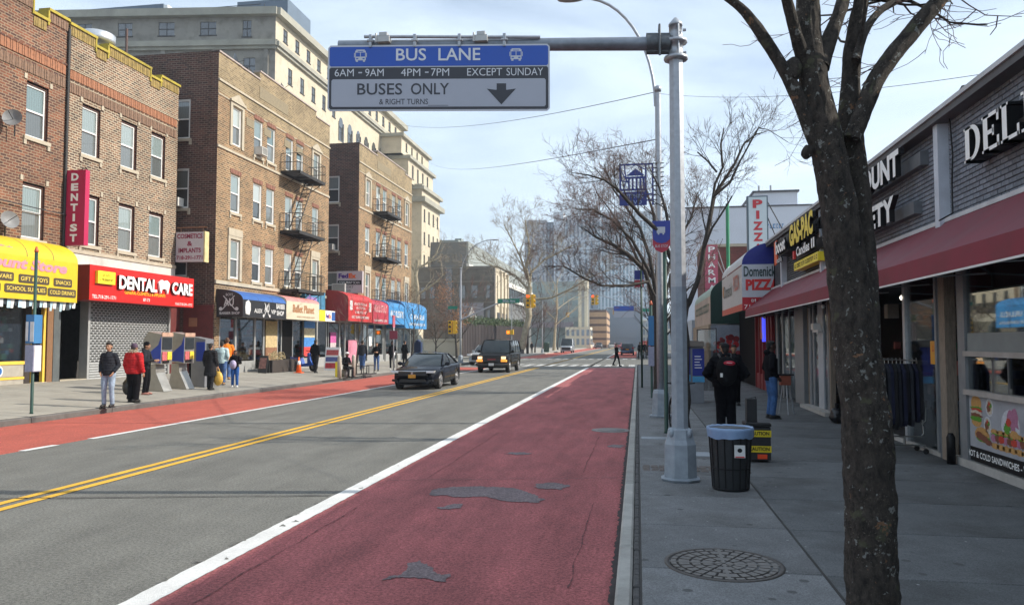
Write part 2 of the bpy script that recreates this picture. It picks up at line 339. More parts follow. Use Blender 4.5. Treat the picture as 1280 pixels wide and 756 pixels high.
TREES = {'near':[[(1.2,4.3,0.12,0.169),(1.21,4.3,0.36,0.152),(1.19,4.3,0.54,0.143),(1.19,4.3,1.01,0.139),(1.18,4.3,1.43,0.139),(1.14,4.3,1.89,0.127),(1.1,4.3,2.27,0.114),(1.06,4.3,2.66,0.11),(0.99,4.3,3.09,0.098),(0.95,4.3,3.31,0.089),(0.93,4.3,3.58,0.077),(0.93,4.3,3.8,0.072),(0.92,4.3,4.16,0.06),(0.91,4.3,4.66,0.038)],[(1.17,4.3,1.89,0.101),(1.19,4.32,2.1,0.081),(1.2,4.34,2.31,0.068),(1.2,4.36,2.53,0.066),(1.18,4.38,2.8,0.071),(1.16,4.4,3.07,0.074),(1.17,4.42,3.3,0.061),(1.2,4.44,3.57,0.055),(1.25,4.46,3.81,0.048),(1.3,4.48,4.09,0.039),(1.35,4.5,4.56,0.026)],[(1.14,4.3,2.98,0.055),(1.21,4.32,3.15,0.055),(1.28,4.34,3.31,0.055),(1.37,4.36,3.44,0.055),(1.46,4.38,3.55,0.055),(1.56,4.39,3.67,0.053),(1.66,4.41,3.79,0.047),(1.81,4.43,4.02,0.034),(2.01,4.45,4.37,0.021)],[(1.0,4.3,2.87,0.051),(0.92,4.28,3.05,0.047),(0.86,4.26,3.21,0.044),(0.77,4.24,3.39,0.038),(0.68,4.21,3.53,0.038),(0.58,4.19,3.67,0.029),(0.45,4.17,3.78,0.025),(0.24,4.15,3.96,0.017)],[(0.98,4.3,3.38,0.064),(1.04,4.35,3.53,0.052),(1.11,4.4,3.7,0.043),(1.16,4.45,3.85,0.044),(1.24,4.5,4.2,0.035)],[(0.91,4.3,3.4,0.051),(0.85,4.22,3.53,0.038),(0.8,4.15,3.66,0.033),(0.76,4.08,3.75,0.028),(0.68,4.0,4.02,0.02)],[(1.17,4.3,3.41,0.03),(1.24,4.38,3.59,0.026),(1.34,4.45,3.73,0.024),(1.46,4.52,3.82,0.022),(1.61,4.6,3.98,0.018)]],'treeA':[[(0.83,15.4,0.14,0.188),(0.82,15.4,0.76,0.173),(0.81,15.4,1.54,0.173),(0.81,15.4,2.32,0.173),(0.8,15.4,2.8,0.157),(0.77,15.4,3.27,0.126)],[(0.79,15.4,2.72,0.126),(0.67,15.25,3.49,0.109),(0.4,15.1,4.06,0.093),(0.06,14.95,4.36,0.077),(-0.15,14.8,4.57,0.069),(-0.39,14.65,4.83,0.053),(-0.61,14.5,4.96,0.045),(-0.9,14.35,5.03,0.03),(-1.19,14.2,5.05,0.015)],[(0.81,15.4,2.32,0.126),(1.01,15.48,2.67,0.118),(1.18,15.56,3.09,0.111),(1.32,15.64,3.76,0.103),(1.44,15.72,4.33,0.096),(1.53,15.8,4.81,0.088),(1.75,15.88,5.16,0.064),(1.97,15.96,5.5,0.056),(2.17,16.04,5.93,0.04),(2.42,16.12,6.13,0.032),(2.64,16.2,6.2,0.016)],[(1.41,15.4,4.28,0.062),(1.53,15.45,5.0,0.055),(1.68,15.5,5.33,0.047),(1.66,15.55,5.82,0.039),(1.73,15.6,6.15,0.024)],[(1.49,15.4,4.74,0.062),(1.81,15.44,5.02,0.054),(2.03,15.48,5.47,0.039),(2.38,15.52,6.1,0.031),(2.57,15.56,6.07,0.016),(2.95,15.6,5.81,0.012)],[(1.3,15.4,3.73,0.062),(1.45,15.3,4.11,0.046),(1.67,15.2,4.45,0.038),(1.81,15.1,4.69,0.03)],[(1.56,15.4,5.23,0.047),(1.41,15.55,5.48,0.039),(1.22,15.7,5.71,0.032)],[(0.8,15.4,3.19,0.094),(0.66,15.53,3.92,0.079),(0.58,15.65,4.55,0.064),(0.46,15.78,5.02,0.04),(0.27,15.9,5.47,0.024)]],'treeC':[[(0.76,29.0,-0.25,0.208),(0.75,29.0,1.22,0.208),(0.73,29.0,2.7,0.208),(0.62,29.0,3.59,0.193)],[(0.68,29.0,3.15,0.148),(0.28,28.6,4.52,0.132),(-0.33,28.2,5.08,0.116),(-0.89,27.8,5.42,0.086),(-1.44,27.4,5.61,0.057),(-1.9,27.0,5.93,0.028)],[(0.68,29.0,3.44,0.119),(0.39,28.58,4.1,0.088),(-0.33,28.17,3.93,0.087),(-1.27,27.75,3.91,0.072),(-1.87,27.33,4.15,0.057),(-2.54,26.92,4.55,0.042),(-3.2,26.5,4.52,0.028)],[(0.68,29.0,3.74,0.148),(0.46,29.0,5.09,0.119),(0.12,29.0,6.15,0.089),(-0.47,29.0,7.08,0.075),(-0.91,29.0,7.7,0.045),(-1.21,29.0,8.63,0.03)],[(0.68,29.0,3.65,0.148),(0.77,29.25,5.42,0.12),(0.66,29.5,6.67,0.091),(0.32,29.75,7.81,0.061),(0.14,30.0,8.8,0.031)],[(0.71,29.0,3.3,0.148),(1.15,29.38,4.67,0.12),(1.62,29.75,5.77,0.091),(2.1,30.12,6.73,0.061),(2.35,30.5,7.73,0.031)],[(0.46,29.0,4.49,0.104),(-0.18,28.25,5.61,0.087),(-0.87,27.5,6.24,0.057),(-1.49,26.75,6.51,0.042),(-1.99,26.0,6.39,0.027)],[(0.63,29.0,4.19,0.104),(0.11,29.5,4.85,0.091),(-0.49,30.0,6.16,0.077),(-1.06,30.5,7.14,0.047),(-1.62,31.0,7.95,0.032)]],'plane1':[[(-15.08,100.0,0.95,0.474),(-14.76,100.0,2.64,0.421),(-14.01,100.0,5.26,0.421),(-14.43,100.0,7.37,0.421),(-14.0,100.0,9.16,0.368)],[(-14.22,100.0,8.43,0.316),(-13.86,100.5,11.11,0.264),(-12.21,101.0,12.73,0.212),(-10.12,101.5,13.82,0.17),(-8.03,102.0,14.91,0.106)],[(-14.0,100.0,9.16,0.315),(-14.39,99.75,11.58,0.262),(-13.93,99.5,14.19,0.209),(-14.31,99.25,16.8,0.125),(-14.49,99.0,18.14,0.083)],[(-14.11,100.0,8.74,0.263),(-15.74,99.5,10.52,0.21),(-17.79,99.0,11.56,0.157),(-19.51,98.5,12.07,0.105),(-20.8,98.0,12.88,0.083)],[(-14.22,100.0,10.01,0.263),(-15.33,100.33,13.25,0.211),(-16.46,100.67,15.45,0.128),(-17.61,101.0,17.68,0.085)],[(-14.01,100.0,7.37,0.263),(-10.96,99.25,7.61,0.208),(-8.29,98.5,8.78,0.185),(-5.68,97.75,10.23,0.122),(-3.42,97.0,10.85,0.08)]],'pale_left':[[(-30.91,105.0,2.13,0.396),(-30.93,105.0,4.95,0.339),(-30.72,105.0,8.35,0.339),(-30.97,105.0,11.19,0.283),(-30.75,105.0,13.47,0.226)],[(-30.95,105.0,8.12,0.226),(-32.7,105.0,6.66,0.182),(-34.23,105.0,5.53,0.148),(-35.4,105.0,4.4,0.091)],[(-30.72,105.0,8.58,0.226),(-29.21,105.0,9.47,0.181),(-27.7,105.0,10.58,0.135),(-26.54,105.0,11.7,0.09)],[(-30.85,105.0,11.19,0.226),(-31.93,105.0,13.15,0.17),(-32.65,105.0,15.22,0.113),(-33.13,105.0,16.61,0.068)],[(-30.74,105.0,12.33,0.226),(-29.58,105.0,12.88,0.169),(-28.07,105.0,14.22,0.113),(-27.26,105.0,16.25,0.068)]]}
# ================================================================ SETTING
def road_mat(name, col, patch=None, stain=.3, gr=(.55, 1.5)):
    m = mat(name, col, .88, var=.12, scale=1.6, bump=.55, bscale=150)
    n = m.node_tree.nodes; l = m.node_tree.links; b = n['Principled BSDF']
    src = b.inputs['Base Color'].links[0].from_socket
    g = n.new('ShaderNodeNewGeometry'); mp_ = n.new('ShaderNodeMapping'); mp_.inputs['Scale'].default_value = (1.1, .22, 1); l.new(g.outputs[0], mp_.inputs[0])
    a = n.new('ShaderNodeTexNoise'); a.inputs['Scale'].default_value = 1.5; a.inputs['Detail'].default_value = 12; a.inputs['Roughness'].default_value = .68; l.new(mp_.outputs[0], a.inputs[0])
    r = n.new('ShaderNodeMapRange'); r.inputs[1].default_value = .35; r.inputs[2].default_value = .7; r.inputs[3].default_value = 1+stain*.4; r.inputs[4].default_value = 1-stain; l.new(a.outputs[0], r.inputs[0])
    h = n.new('ShaderNodeHueSaturation'); l.new(src, h.inputs['Color']); l.new(r.outputs[0], h.inputs['Value'])
    last = h
    f = n.new('ShaderNodeTexNoise'); f.inputs['Scale'].default_value = 36; f.inputs['Detail'].default_value = 7; f.inputs['Roughness'].default_value = .9; l.new(g.outputs[0], f.inputs[0])
    r3 = n.new('ShaderNodeMapRange'); r3.inputs[1].default_value = .425; r3.inputs[2].default_value = .585; r3.inputs[3].default_value = gr[0]; r3.inputs[4].default_value = gr[1]; l.new(f.outputs[0], r3.inputs[0])
    h2 = n.new('ShaderNodeHueSaturation'); l.new(h.outputs[0], h2.inputs['Color']); l.new(r3.outputs[0], h2.inputs['Value']); last = h2
    if patch:
        p = n.new('ShaderNodeTexNoise'); p.inputs['Scale'].default_value = patch[0]; p.inputs['Detail'].default_value = 12; p.inputs['Roughness'].default_value = .75; l.new(g.outputs[0], p.inputs[0])
        r2 = n.new('ShaderNodeMapRange'); r2.inputs[1].default_value = patch[1]; r2.inputs[2].default_value = patch[1]+.02; l.new(p.outputs[0], r2.inputs[0])
        mm = n.new('ShaderNodeMixRGB'); mm.inputs[2].default_value = (.075, .078, .076, 1); l.new(r2.outputs[0], mm.inputs[0]); l.new(h2.outputs[0], mm.inputs[1]); last = mm
    l.new(last.outputs[0], b.inputs['Base Color'])
    return m
st = lambda o: tag(o, kind='structure')
st(MB().box(-2500, 2500, -300, 3500, -.6, -.03).build('ground', mat('far_ground', (.12, .115, .10), .95, var=.3, scale=.05)))
asph = road_mat('road_asphalt', (.148, .146, .130), stain=.25)
st(MB().box(-14.0, -.17, -6, 700, -.03, 0).build('road', asph))
st(MB().box(-400, -14.0, 70, 84, -.03, .002).box(-.17, 400, 62, 80, -.03, .002).build('side_street', asph))
red1 = road_mat('worn_cool_red_bus_lane_paint', (.37, .106, .106), patch=(1.1, .73), stain=.42)  # near lane: cooler, more stained red than the other lanes
red2 = road_mat('warm_red_bus_lane_paint', (.40, .085, .058), patch=(.6, .80), stain=.18)
z1, z2 = .004, .008
st(MB().box(-3.50, -.17, -6, 56.2, 0, z1).build('bus_lane', red1))
st(MB().box(-3.42, -.17, 92, 150, 0, z1).build('bus_lane', red2))
st(MB().box(-14.0, -10.62, -6, 43, 0, z1).build('bus_lane', red2))
st(MB().box(-14.0, -10.62, 50, 56, 0, z1).build('bus_lane', red2))
st(MB().box(-14.0, -10.62, 88, 300, 0, z1).build('bus_lane', red2))
def line(name, x0, x1, y0, y1, m, z=z2, jag=.012, step=.35):
    mb = MB(); n = max(2, int((min(y1, 60)-y0)/step)); ys = [y0+(min(y1, 60)-y0)*i/n for i in range(n+1)]
    if y1 > 60: ys.append(y1)
    L_ = [(x0+random.uniform(-jag, jag), y, z) for y in ys]; R_ = [(x1+random.uniform(-jag, jag), y, z) for y in ys]
    k = len(ys); mb.add(L_+R_, [(i, k+i, k+i+1, i+1) for i in range(k-1)])
    return st(mb.build(name, m))
wpaint = road_mat('worn_white_road_paint', (.66, .66, .64), patch=(2.2, .72), stain=.1, gr=(.9, 1.08))
ypaint = road_mat('yellow_road_paint', (.74, .42, .04), patch=(2.2, .74), stain=.12, gr=(.85, 1.1))
line('gutter', -.225, -.165, -6, 58, mat('dark_gutter_dirt', (.05, .04, .04), .95, var=.4, scale=6), z=.0065, jag=.018, step=.05); line('white_line', -3.72, -3.50, -6, 56, wpaint, jag=.007, step=.1); line('white_line', -3.72, -3.55, 92, 400, wpaint)
line('yellow_line', -7.46, -7.33, -6, 56, ypaint, jag=.006); line('yellow_line', -7.20, -7.07, -6, 56, ypaint, jag=.006)
line('yellow_line', -7.46, -7.33, 88, 400, ypaint); line('yellow_line', -7.20, -7.07, 88, 400, ypaint)
line('white_line', -10.66, -10.5, 13.6, 30, wpaint, jag=.006)
line('white_line', -10.66, -10.5, 11.9, 12.7, wpaint); line('white_line', -10.66, -10.5, 30, 56, wpaint); line('white_line', -10.66, -10.5, 88, 300, wpaint)
mb = MB()
for i in range(15): mb.box(-13.6+i*.92, -13.6+i*.92+.5, 59.2, 64.5, z1, z2)
st(mb.build('crosswalk', road_mat('worn_crosswalk_paint', (.42, .42, .40), patch=(3, .60), stain=.3)))
mb = MB()
for i in range(15): mb.box(-13.6+i*.92, -13.6+i*.92+.5, 83.5, 87, z1, z2)
st(mb.build('crosswalk', road_mat('worn_crosswalk_paint', (.42, .42, .40), patch=(3, .60), stain=.3)))
asph_dark = road_mat('bare_asphalt_patch', (.20, .155, .16))
# worn holes in the red paint, bare patches
def patch(cx, cy, rx, ry, seed, z=.009, m=None, n=120):
    rnd = random.Random(seed); pts = []
    for k in range(n):
        a = 2*pi*k/n; r = 1+.38*noise.noise((cos(a)*1.6+seed, sin(a)*1.6, 0))+.30*noise.noise((cos(a)*4+seed, sin(a)*4, 3))+.16*noise.noise((cos(a)*14+seed, sin(a)*14, 3))+rnd.uniform(-.03, .03)
        pts.append((cx+rx*r*cos(a), cy+ry*r*sin(a), z))
    mb = MB(); mb.add(pts+[(cx, cy, z)], [(k, (k+1) % n, n) for k in range(n)])
    o = mb.build('worn_patch', m or asph_dark); return st(o)
def ragged(pts, seed, z=.0095, m=None):
    v = []; n = len(pts)
    for i in range(n):
        a, b_ = Vector(pts[i]+(0,)), Vector(pts[(i+1) % n]+(0,)); m_ = max(2, int((b_-a).length/.02))
        for k in range(m_):
            q = a.lerp(b_, k/m_); q = q+Vector((noise.noise((q.x*9, q.y*9, seed))*.05+noise.noise((q.x*40, q.y*40, seed))*.025, noise.noise((q.x*9, q.y*9, seed+7))*.06+noise.noise((q.x*40, q.y*40, seed+3))*.03, 0)); v.append((q.x, q.y, z))
    bm = bmesh.new(); vs = [bm.verts.new(q) for q in v]; f = bm.faces.new(vs); bmesh.ops.triangulate(bm, faces=[f]); me = bpy.data.meshes.new('worn_patch'); bm.to_mesh(me); bm.free(); me.materials.append(m or asph_dark); st(put('worn_patch', me))
ragged([(-2.59, 9.38), (-2.59, 9.75), (-2.17, 9.98), (-1.63, 9.96), (-1.36, 9.68), (-1.13, 9.32), (-1.18, 9.08), (-1.57, 9.11), (-1.87, 9.34), (-2.2, 9.24), (-2.37, 9.36), (-2.46, 9.25)], 0)
ragged([(-2.03, 6.0), (-1.93, 6.15), (-1.96, 6.44), (-1.9, 6.55), (-1.79, 6.47), (-1.71, 6.25), (-1.54, 6.19), (-1.52, 6.01), (-1.7, 6.08), (-1.88, 6.07), (-1.98, 5.97)], 1)
ragged([(-2.29, 8.63), (-2.19, 8.78), (-2.04, 8.89), (-2.01, 8.64), (-2.21, 8.56)], 2)
ragged([(-1.4, 10.22), (-1.16, 10.44), (-0.89, 10.25), (-1.0, 9.95), (-1.29, 9.96)], 3)
for i, (y, w, l_) in enumerate(((5.6, .03, .22), (6.15, .045, .12), (6.7, .03, .3), (7.9, .05, .25), (8.6, .025, .12), (10.2, .04, .4), (12.1, .03, .3), (14.5, .05, .4))):
    ragged([(-3.76, y), (-3.76, y+l_), (-3.745+w, y+l_*.7), (-3.745+w*.6, y+l_*.2)], 30+i, .0104, asph)
for i, (x, y) in enumerate(((-3.6, 6.3), (-3.66, 7.5), (-3.62, 7.7), (-3.58, 9.6), (-3.65, 11.4))): ragged([(x, y), (x+.03, y+.09), (x+.05, y+.02)], 50+i, .0104, asph)
# faint darker tyre and sealing marks down the bus lane
for i, (x, y0, y1) in enumerate(((-3.2, 5.2, 8.5), (-.55, 6.0, 9.2), (-2.9, 10.5, 16), (-.8, 11.2, 15.5))):
    mb = MB(); n = 50; pts = [(x+.03*noise.noise((k*.13, i, 0))+.02*k/n, y0+(y1-y0)*k/n) for k in range(n+1)]; v = []
    for k, (a, b_) in enumerate(pts): w = .006*(.3+abs(noise.noise((k*.5, i, 4)))*2); v += [(a-w, b_, .0118), (a+w, b_, .0118)]
    mb.add(v, [(2*k, 2*k+1, 2*k+3, 2*k+2) for k in range(n)]); st(mb.build('seam_crack', mat('dark_seam', (.11, .045, .045), .9)))
for i, p in enumerate([(-1.2, 5.3, .12, .06), (-2.0, 13.0, .18, .15), (-.4, 14.2, .14, .22)]):
    patch(p[0], p[1], p[2], p[3], i+3, z=.009+i*.0004)
# long thin dark line and cracks across the road
dark_line_m = mat('dark_road_line', (.02, .02, .022), .55, var=.2)
mb = MB()
def jagged_line(x0, x1, y0, y1, w, seed):
    n = 40; pts = []
    for i in range(n+1):
        t = i/n; pts.append((x0+(x1-x0)*t, y0+(y1-y0)*t+.05*noise.noise((t*8, seed, 0))+.012*noise.noise((t*50, seed, 0))))
    v = []; f = []
    for i, (x, y) in enumerate(pts):
        ww = w*(.7+.6*abs(noise.noise((i*.7, seed, 5)))); v += [(x, y-ww/2, .0125), (x, y+ww/2, .0125)]
    for i in range(n): f.append((2*i, 2*i+2, 2*i+3, 2*i+1))
    mb.add(v, f)
jagged_line(-10.4, -3.75, 7.7, 9.1, .035, 1); jagged_line(-3.4, -.3, 10.2, 10.9, .015, 2); jagged_line(-3.0, -1.2, 20.9, 20.3, .03, 3); jagged_line(-9.8, -7.6, 16.5, 15.7, .02, 4)
st(mb.build('dark_line_and_crack', dark_line_m))
# round cover in the bus lane
mb = MB(); mb.lathe([(.42, .0045), (.42, .012), (.37, .013)], 28, (-.58, 16.7, 0)); mb.lathe([(.30, .013), (.30, .017)], 24, (-.58, 16.7, 0))
tag(mb.build('manhole_cover', mat('worn_iron_cover', (.20, .18, .17), .6, var=.2)), 'small grey round cover set in the red bus lane near the kerb', 'manhole cover')
# ---- pavements with slabs
def road_mat2(name, col):
    m = mat(name, col, .85, var=.3, scale=1.3, bump=.4, bscale=140, rnd=.12, dirt=.75)
    n = m.node_tree.nodes; l = m.node_tree.links; b = n['Principled BSDF']; src = b.inputs['Base Color'].links[0].from_socket
    g = n.new('ShaderNodeNewGeometry'); f = n.new('ShaderNodeTexNoise'); f.inputs['Scale'].default_value = 90; f.inputs['Detail'].default_value = 5; f.inputs['Roughness'].default_value = .8; l.new(g.outputs[0], f.inputs[0])
    r = n.new('ShaderNodeMapRange'); r.inputs[1].default_value = .41; r.inputs[2].default_value = .60; r.inputs[3].default_value = .68; r.inputs[4].default_value = 1.35; l.new(f.outputs[0], r.inputs[0])
    h = n.new('ShaderNodeHueSaturation'); l.new(src, h.inputs['Color']); l.new(r.outputs[0], h.inputs['Value']); last = h.outputs[0]
    for sc, thr, c_ in ((3.1, .10, (.05, .05, .05, 1)), (4.7, .045, (.42, .43, .42, 1))):   # trodden gum, pale flecks
        v = n.new('ShaderNodeTexVoronoi'); v.inputs['Scale'].default_value = sc; l.new(g.outputs[0], v.inputs['Vector'])
        k = n.new('ShaderNodeMapRange'); k.inputs[1].default_value = thr; k.inputs[2].default_value = thr*1.25; k.inputs[3].default_value = .7; k.inputs[4].default_value = 0; l.new(v.outputs['Distance'], k.inputs[0])
        x = n.new('ShaderNodeMixRGB'); x.inputs[2].default_value = c_; l.new(k.outputs[0], x.inputs[0]); l.new(last, x.inputs[1]); last = x.outputs[0]
    l.new(last, b.inputs['Base Color']); return m
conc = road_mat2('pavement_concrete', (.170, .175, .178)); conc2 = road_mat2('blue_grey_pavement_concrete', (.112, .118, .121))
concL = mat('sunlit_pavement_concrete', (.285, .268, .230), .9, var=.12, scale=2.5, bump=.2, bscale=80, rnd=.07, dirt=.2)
joint = mat('pavement_joint', (.045, .043, .04), .95, var=.3)
pr = st(MB().box(.0, 4.56, -4, 60, -.2, .140).build('pavement', joint))
def slab(par, x0, x1, y0, y1, z, m, tilt=0, g=.007):
    w, h = (x1-x0)/2-g, (y1-y0)/2-g
    mb = MB().bevbox(-w, w, -h, h, -.012, 0, .008)
    o = mb.build('slab', m, par, ((x0+x1)/2, (y0+y1)/2, z+random.uniform(-.001, .0015))); 
    o.rotation_euler = (random.uniform(-.0006, .0006), tilt+random.uniform(-.0008, .0008), 0); return o
ys = [6.17+1.44*i for i in range(-5, 37)]
for i in range(len(ys)-1):
    a, b = ys[i], ys[i+1]
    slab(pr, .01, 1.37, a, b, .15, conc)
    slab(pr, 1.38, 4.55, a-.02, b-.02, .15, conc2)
# kerb of granite/concrete pieces
kb = st(MB().box(-.165, -.0, -6, 60, -.2, .11).build('kerb', joint))
for i in range(22):
    y0 = -5+i*2.95
    if y0 > 57: break
    MB().bevbox(-.172, -.055, y0+.006, min(60, y0+2.944), -.1, .148+random.uniform(-.003, .003), .018).build('kerb_stone', mat('kerb_concrete', (.36, .35, .32), .85, var=.2, scale=5, bump=.3, rnd=.12, dirt=.4), kb)
# cobble strip between kerb and slabs
mb = MB()
y = -4
rr = random.Random(3)
while y < 40:
    l_ = rr.uniform(.09, .2); mb.bevbox(-.048, .004, y, y+l_-.01, .08, .143+rr.uniform(-.008, .006), .012); y += l_
tag(mb.build('cobble', mat('dark_kerb_cobbles', (.075, .072, .07), .9, var=.4, scale=20, bump=.4), kb), kind='stuff')
# broken brick patch in the pavement by the pole
mb = MB()
for i in range(13):
    for j in range(4):
        x = .06+i*.11+rr.uniform(-.01, .01); y = 10.72+j*.12+rr.uniform(-.01, .01)
        mb.bevbox(x, x+.098, y, y+.105, .14, .160+rr.uniform(-.004, .007), .008)
tag(mb.build('paving_brick', mat('old_paving_bricks', (.13, .11, .10), .9, var=.4, scale=12, bump=.3), pr), kind='stuff')
# left pavement (rises gently to the buildings)
pl = st(MB().add([(-14.17, 5, -.2), (-14.17, 70, -.2), (-21.3, 70, -.2), (-21.3, 5, -.2), (-14.17, 5, .139), (-14.17, 70, .139), (-21.3, 70, zL(-21.3)-.011), (-21.3, 5, zL(-21.3)-.011)],
   [(4, 5, 6, 7), (0, 3, 2, 1), (0, 1, 5, 4), (1, 2, 6, 5), (2, 3, 7, 6), (3, 0, 4, 7)]).build('pavement', joint))
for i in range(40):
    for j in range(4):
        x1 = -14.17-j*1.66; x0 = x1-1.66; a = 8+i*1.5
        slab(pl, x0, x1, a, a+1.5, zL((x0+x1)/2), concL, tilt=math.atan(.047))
kl = st(MB().box(-14.16, -14.01, 0, 70, -.2, .02).build('kerb', joint))
for i in range(24):
    y0 = 2+i*2.8
    if 32 < y0 < 36.5: h = .03
    else: h = .15
    MB().bevbox(-14.165, -13.99, y0+.01, y0+2.79, -.1, h, .03).build('kerb_stone', mat('steel_faced_kerb', (.105, .098, .09), .7, var=.25, scale=5, rnd=.12), kl)
# far pavements beyond the crossing
far = mat('far_pavement', (.34, .32, .28), .9, var=.15, scale=.5)
st(MB().box(-60, -14.0, 84, 160, -.1, .15).build('far_pavement', far)); st(MB().box(-40, -14.0, 160, 500, -.1, .15).build('far_pavement', far))
st(MB().box(-.15, 5, 92, 600, -.1, .15).build('far_pavement', conc))
st(MB().box(-80, -21.3, 64, 70, -.1, .15).build('far_pavement', far))
# manhole cover on the pavement
mc = thing('manhole_cover', 'large patterned iron manhole cover in the near pavement slabs', 'manhole cover', (.655, 6.34, .15))
ironw = mat('rusty_cast_iron', (.085, .075, .068), .6, metal=.3, var=.35, scale=25, bump=.2, bscale=90)
MB().lathe([(.46, -.01), (.46, .006), (.425, .007), (.425, -.002)], 48).build('rim', ironw, mc)
mb = MB().lathe([(.42, -.02), (.42, .001)], 48)
mb.build('cover_plate', mat('cast_iron_recess', (.04, .036, .034), .8, var=.3, scale=20), mc)
mb = MB()
for r0, r1, n in ((.37, .41, 30), (.27, .35, 24), (.185, .25, 18), (.09, .165, 12), (.02, .07, 6)):
    for k in range(n):
        a0 = 2*pi*(k+.12)/n; a1 = 2*pi*(k+.88)/n; v = []
        for a in (a0, (a0+a1)/2, a1):
            for r in (r0, r1): v.append((r*cos(a), r*sin(a), .0075))
        v2 = [(x, y, 0) for x, y, z in v]
        mb.add(v+v2, [(0, 1, 3, 2), (2, 3, 5, 4), (0, 6, 7, 1), (4, 5, 11, 10), (1, 7, 9, 3), (3, 9, 11, 5), (0, 2, 8, 6), (2, 4, 10, 8)])
mb.box(-.012, .012, -.42, .42, 0, .009); mb.box(-.42, .42, -.012, .012, 0, .009)
tag(mb.build('raised_pattern', mat('polished_cast_iron', (.16, .145, .13), .45, metal=.4, var=.3, scale=18), mc), kind='stuff')
# light grey access plates further along
for (x, y, w, l_, lab) in ((.95, 12.4, .30, .42, 'pale square access plate in the pavement behind the bin'), (.45, 14.35, .8, .3, 'long steel strip plate set across the pavement by the lamp pole')):
    tag(MB().bevbox(x-w/2, x+w/2, y-l_/2, y+l_/2, .14, .156, .004).build('access_plate', mat('steel_plate', (.30, .33, .36), .5, metal=.4, var=.2, scale=20)), lab, 'access plate')
# ================================================================ LEFT ROW
XR, YR = -20.8, 0
brA = brick_mat('orange_brown_brick', (.20, .070, .034), (.055, .024, .019), (.26, .185, .12), ms=.017, rh=.095, bw=.26)
brB = brick_mat('buff_brown_brick', (.215, .108, .062), (.058, .032, .025), (.40, .345, .245), ms=.019, rh=.095, bw=.26)
brC = brick_mat('tan_apartment_brick', (.265, .138, .066), (.082, .041, .023), (.345, .27, .16), ms=.019, rh=.1, bw=.27)
brCt = brick_mat('pale_tan_brick', (.285, .205, .108), (.14, .093, .047), (.33, .275, .175), ms=.017, rh=.1, bw=.27)
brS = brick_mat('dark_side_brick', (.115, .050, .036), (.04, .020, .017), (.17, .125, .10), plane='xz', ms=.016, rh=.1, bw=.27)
brSol = mat('soldier_brick', (.19, .115, .075), .85, var=.3, scale=8, bump=.3)
brSolR = mat('orange_soldier_brick', (.30, .13, .068), .85, var=.25, scale=8, bump=.3)
ycop = mat('yellow_painted_coping', (.36, .285, .035), .8, var=.3, scale=3, dirt=.4)
ymoss = mat('yellow_stained_soldier_brick', (.27, .19, .06), .85, var=.4, scale=6, bump=.3)
def soldier(mb, x, y0, y1, z0, z1, pitch=.085, mi=0, dep=.03):
    n = int((y1-y0)/pitch)
    for i in range(n): mb.box(x-.02, x+dep+.007*((i*7) % 3), y0+i*pitch, y0+i*pitch+pitch-.014, z0, z1, mi)
wins_store = [(23.62, 9.0), (23.58, 5.46)]
wins_dent = [(26.32, 9.03), (28.56, 9.06), (30.53, 9.09), (26.4, 5.6), (28.53, 5.6), (30.5, 5.58)]
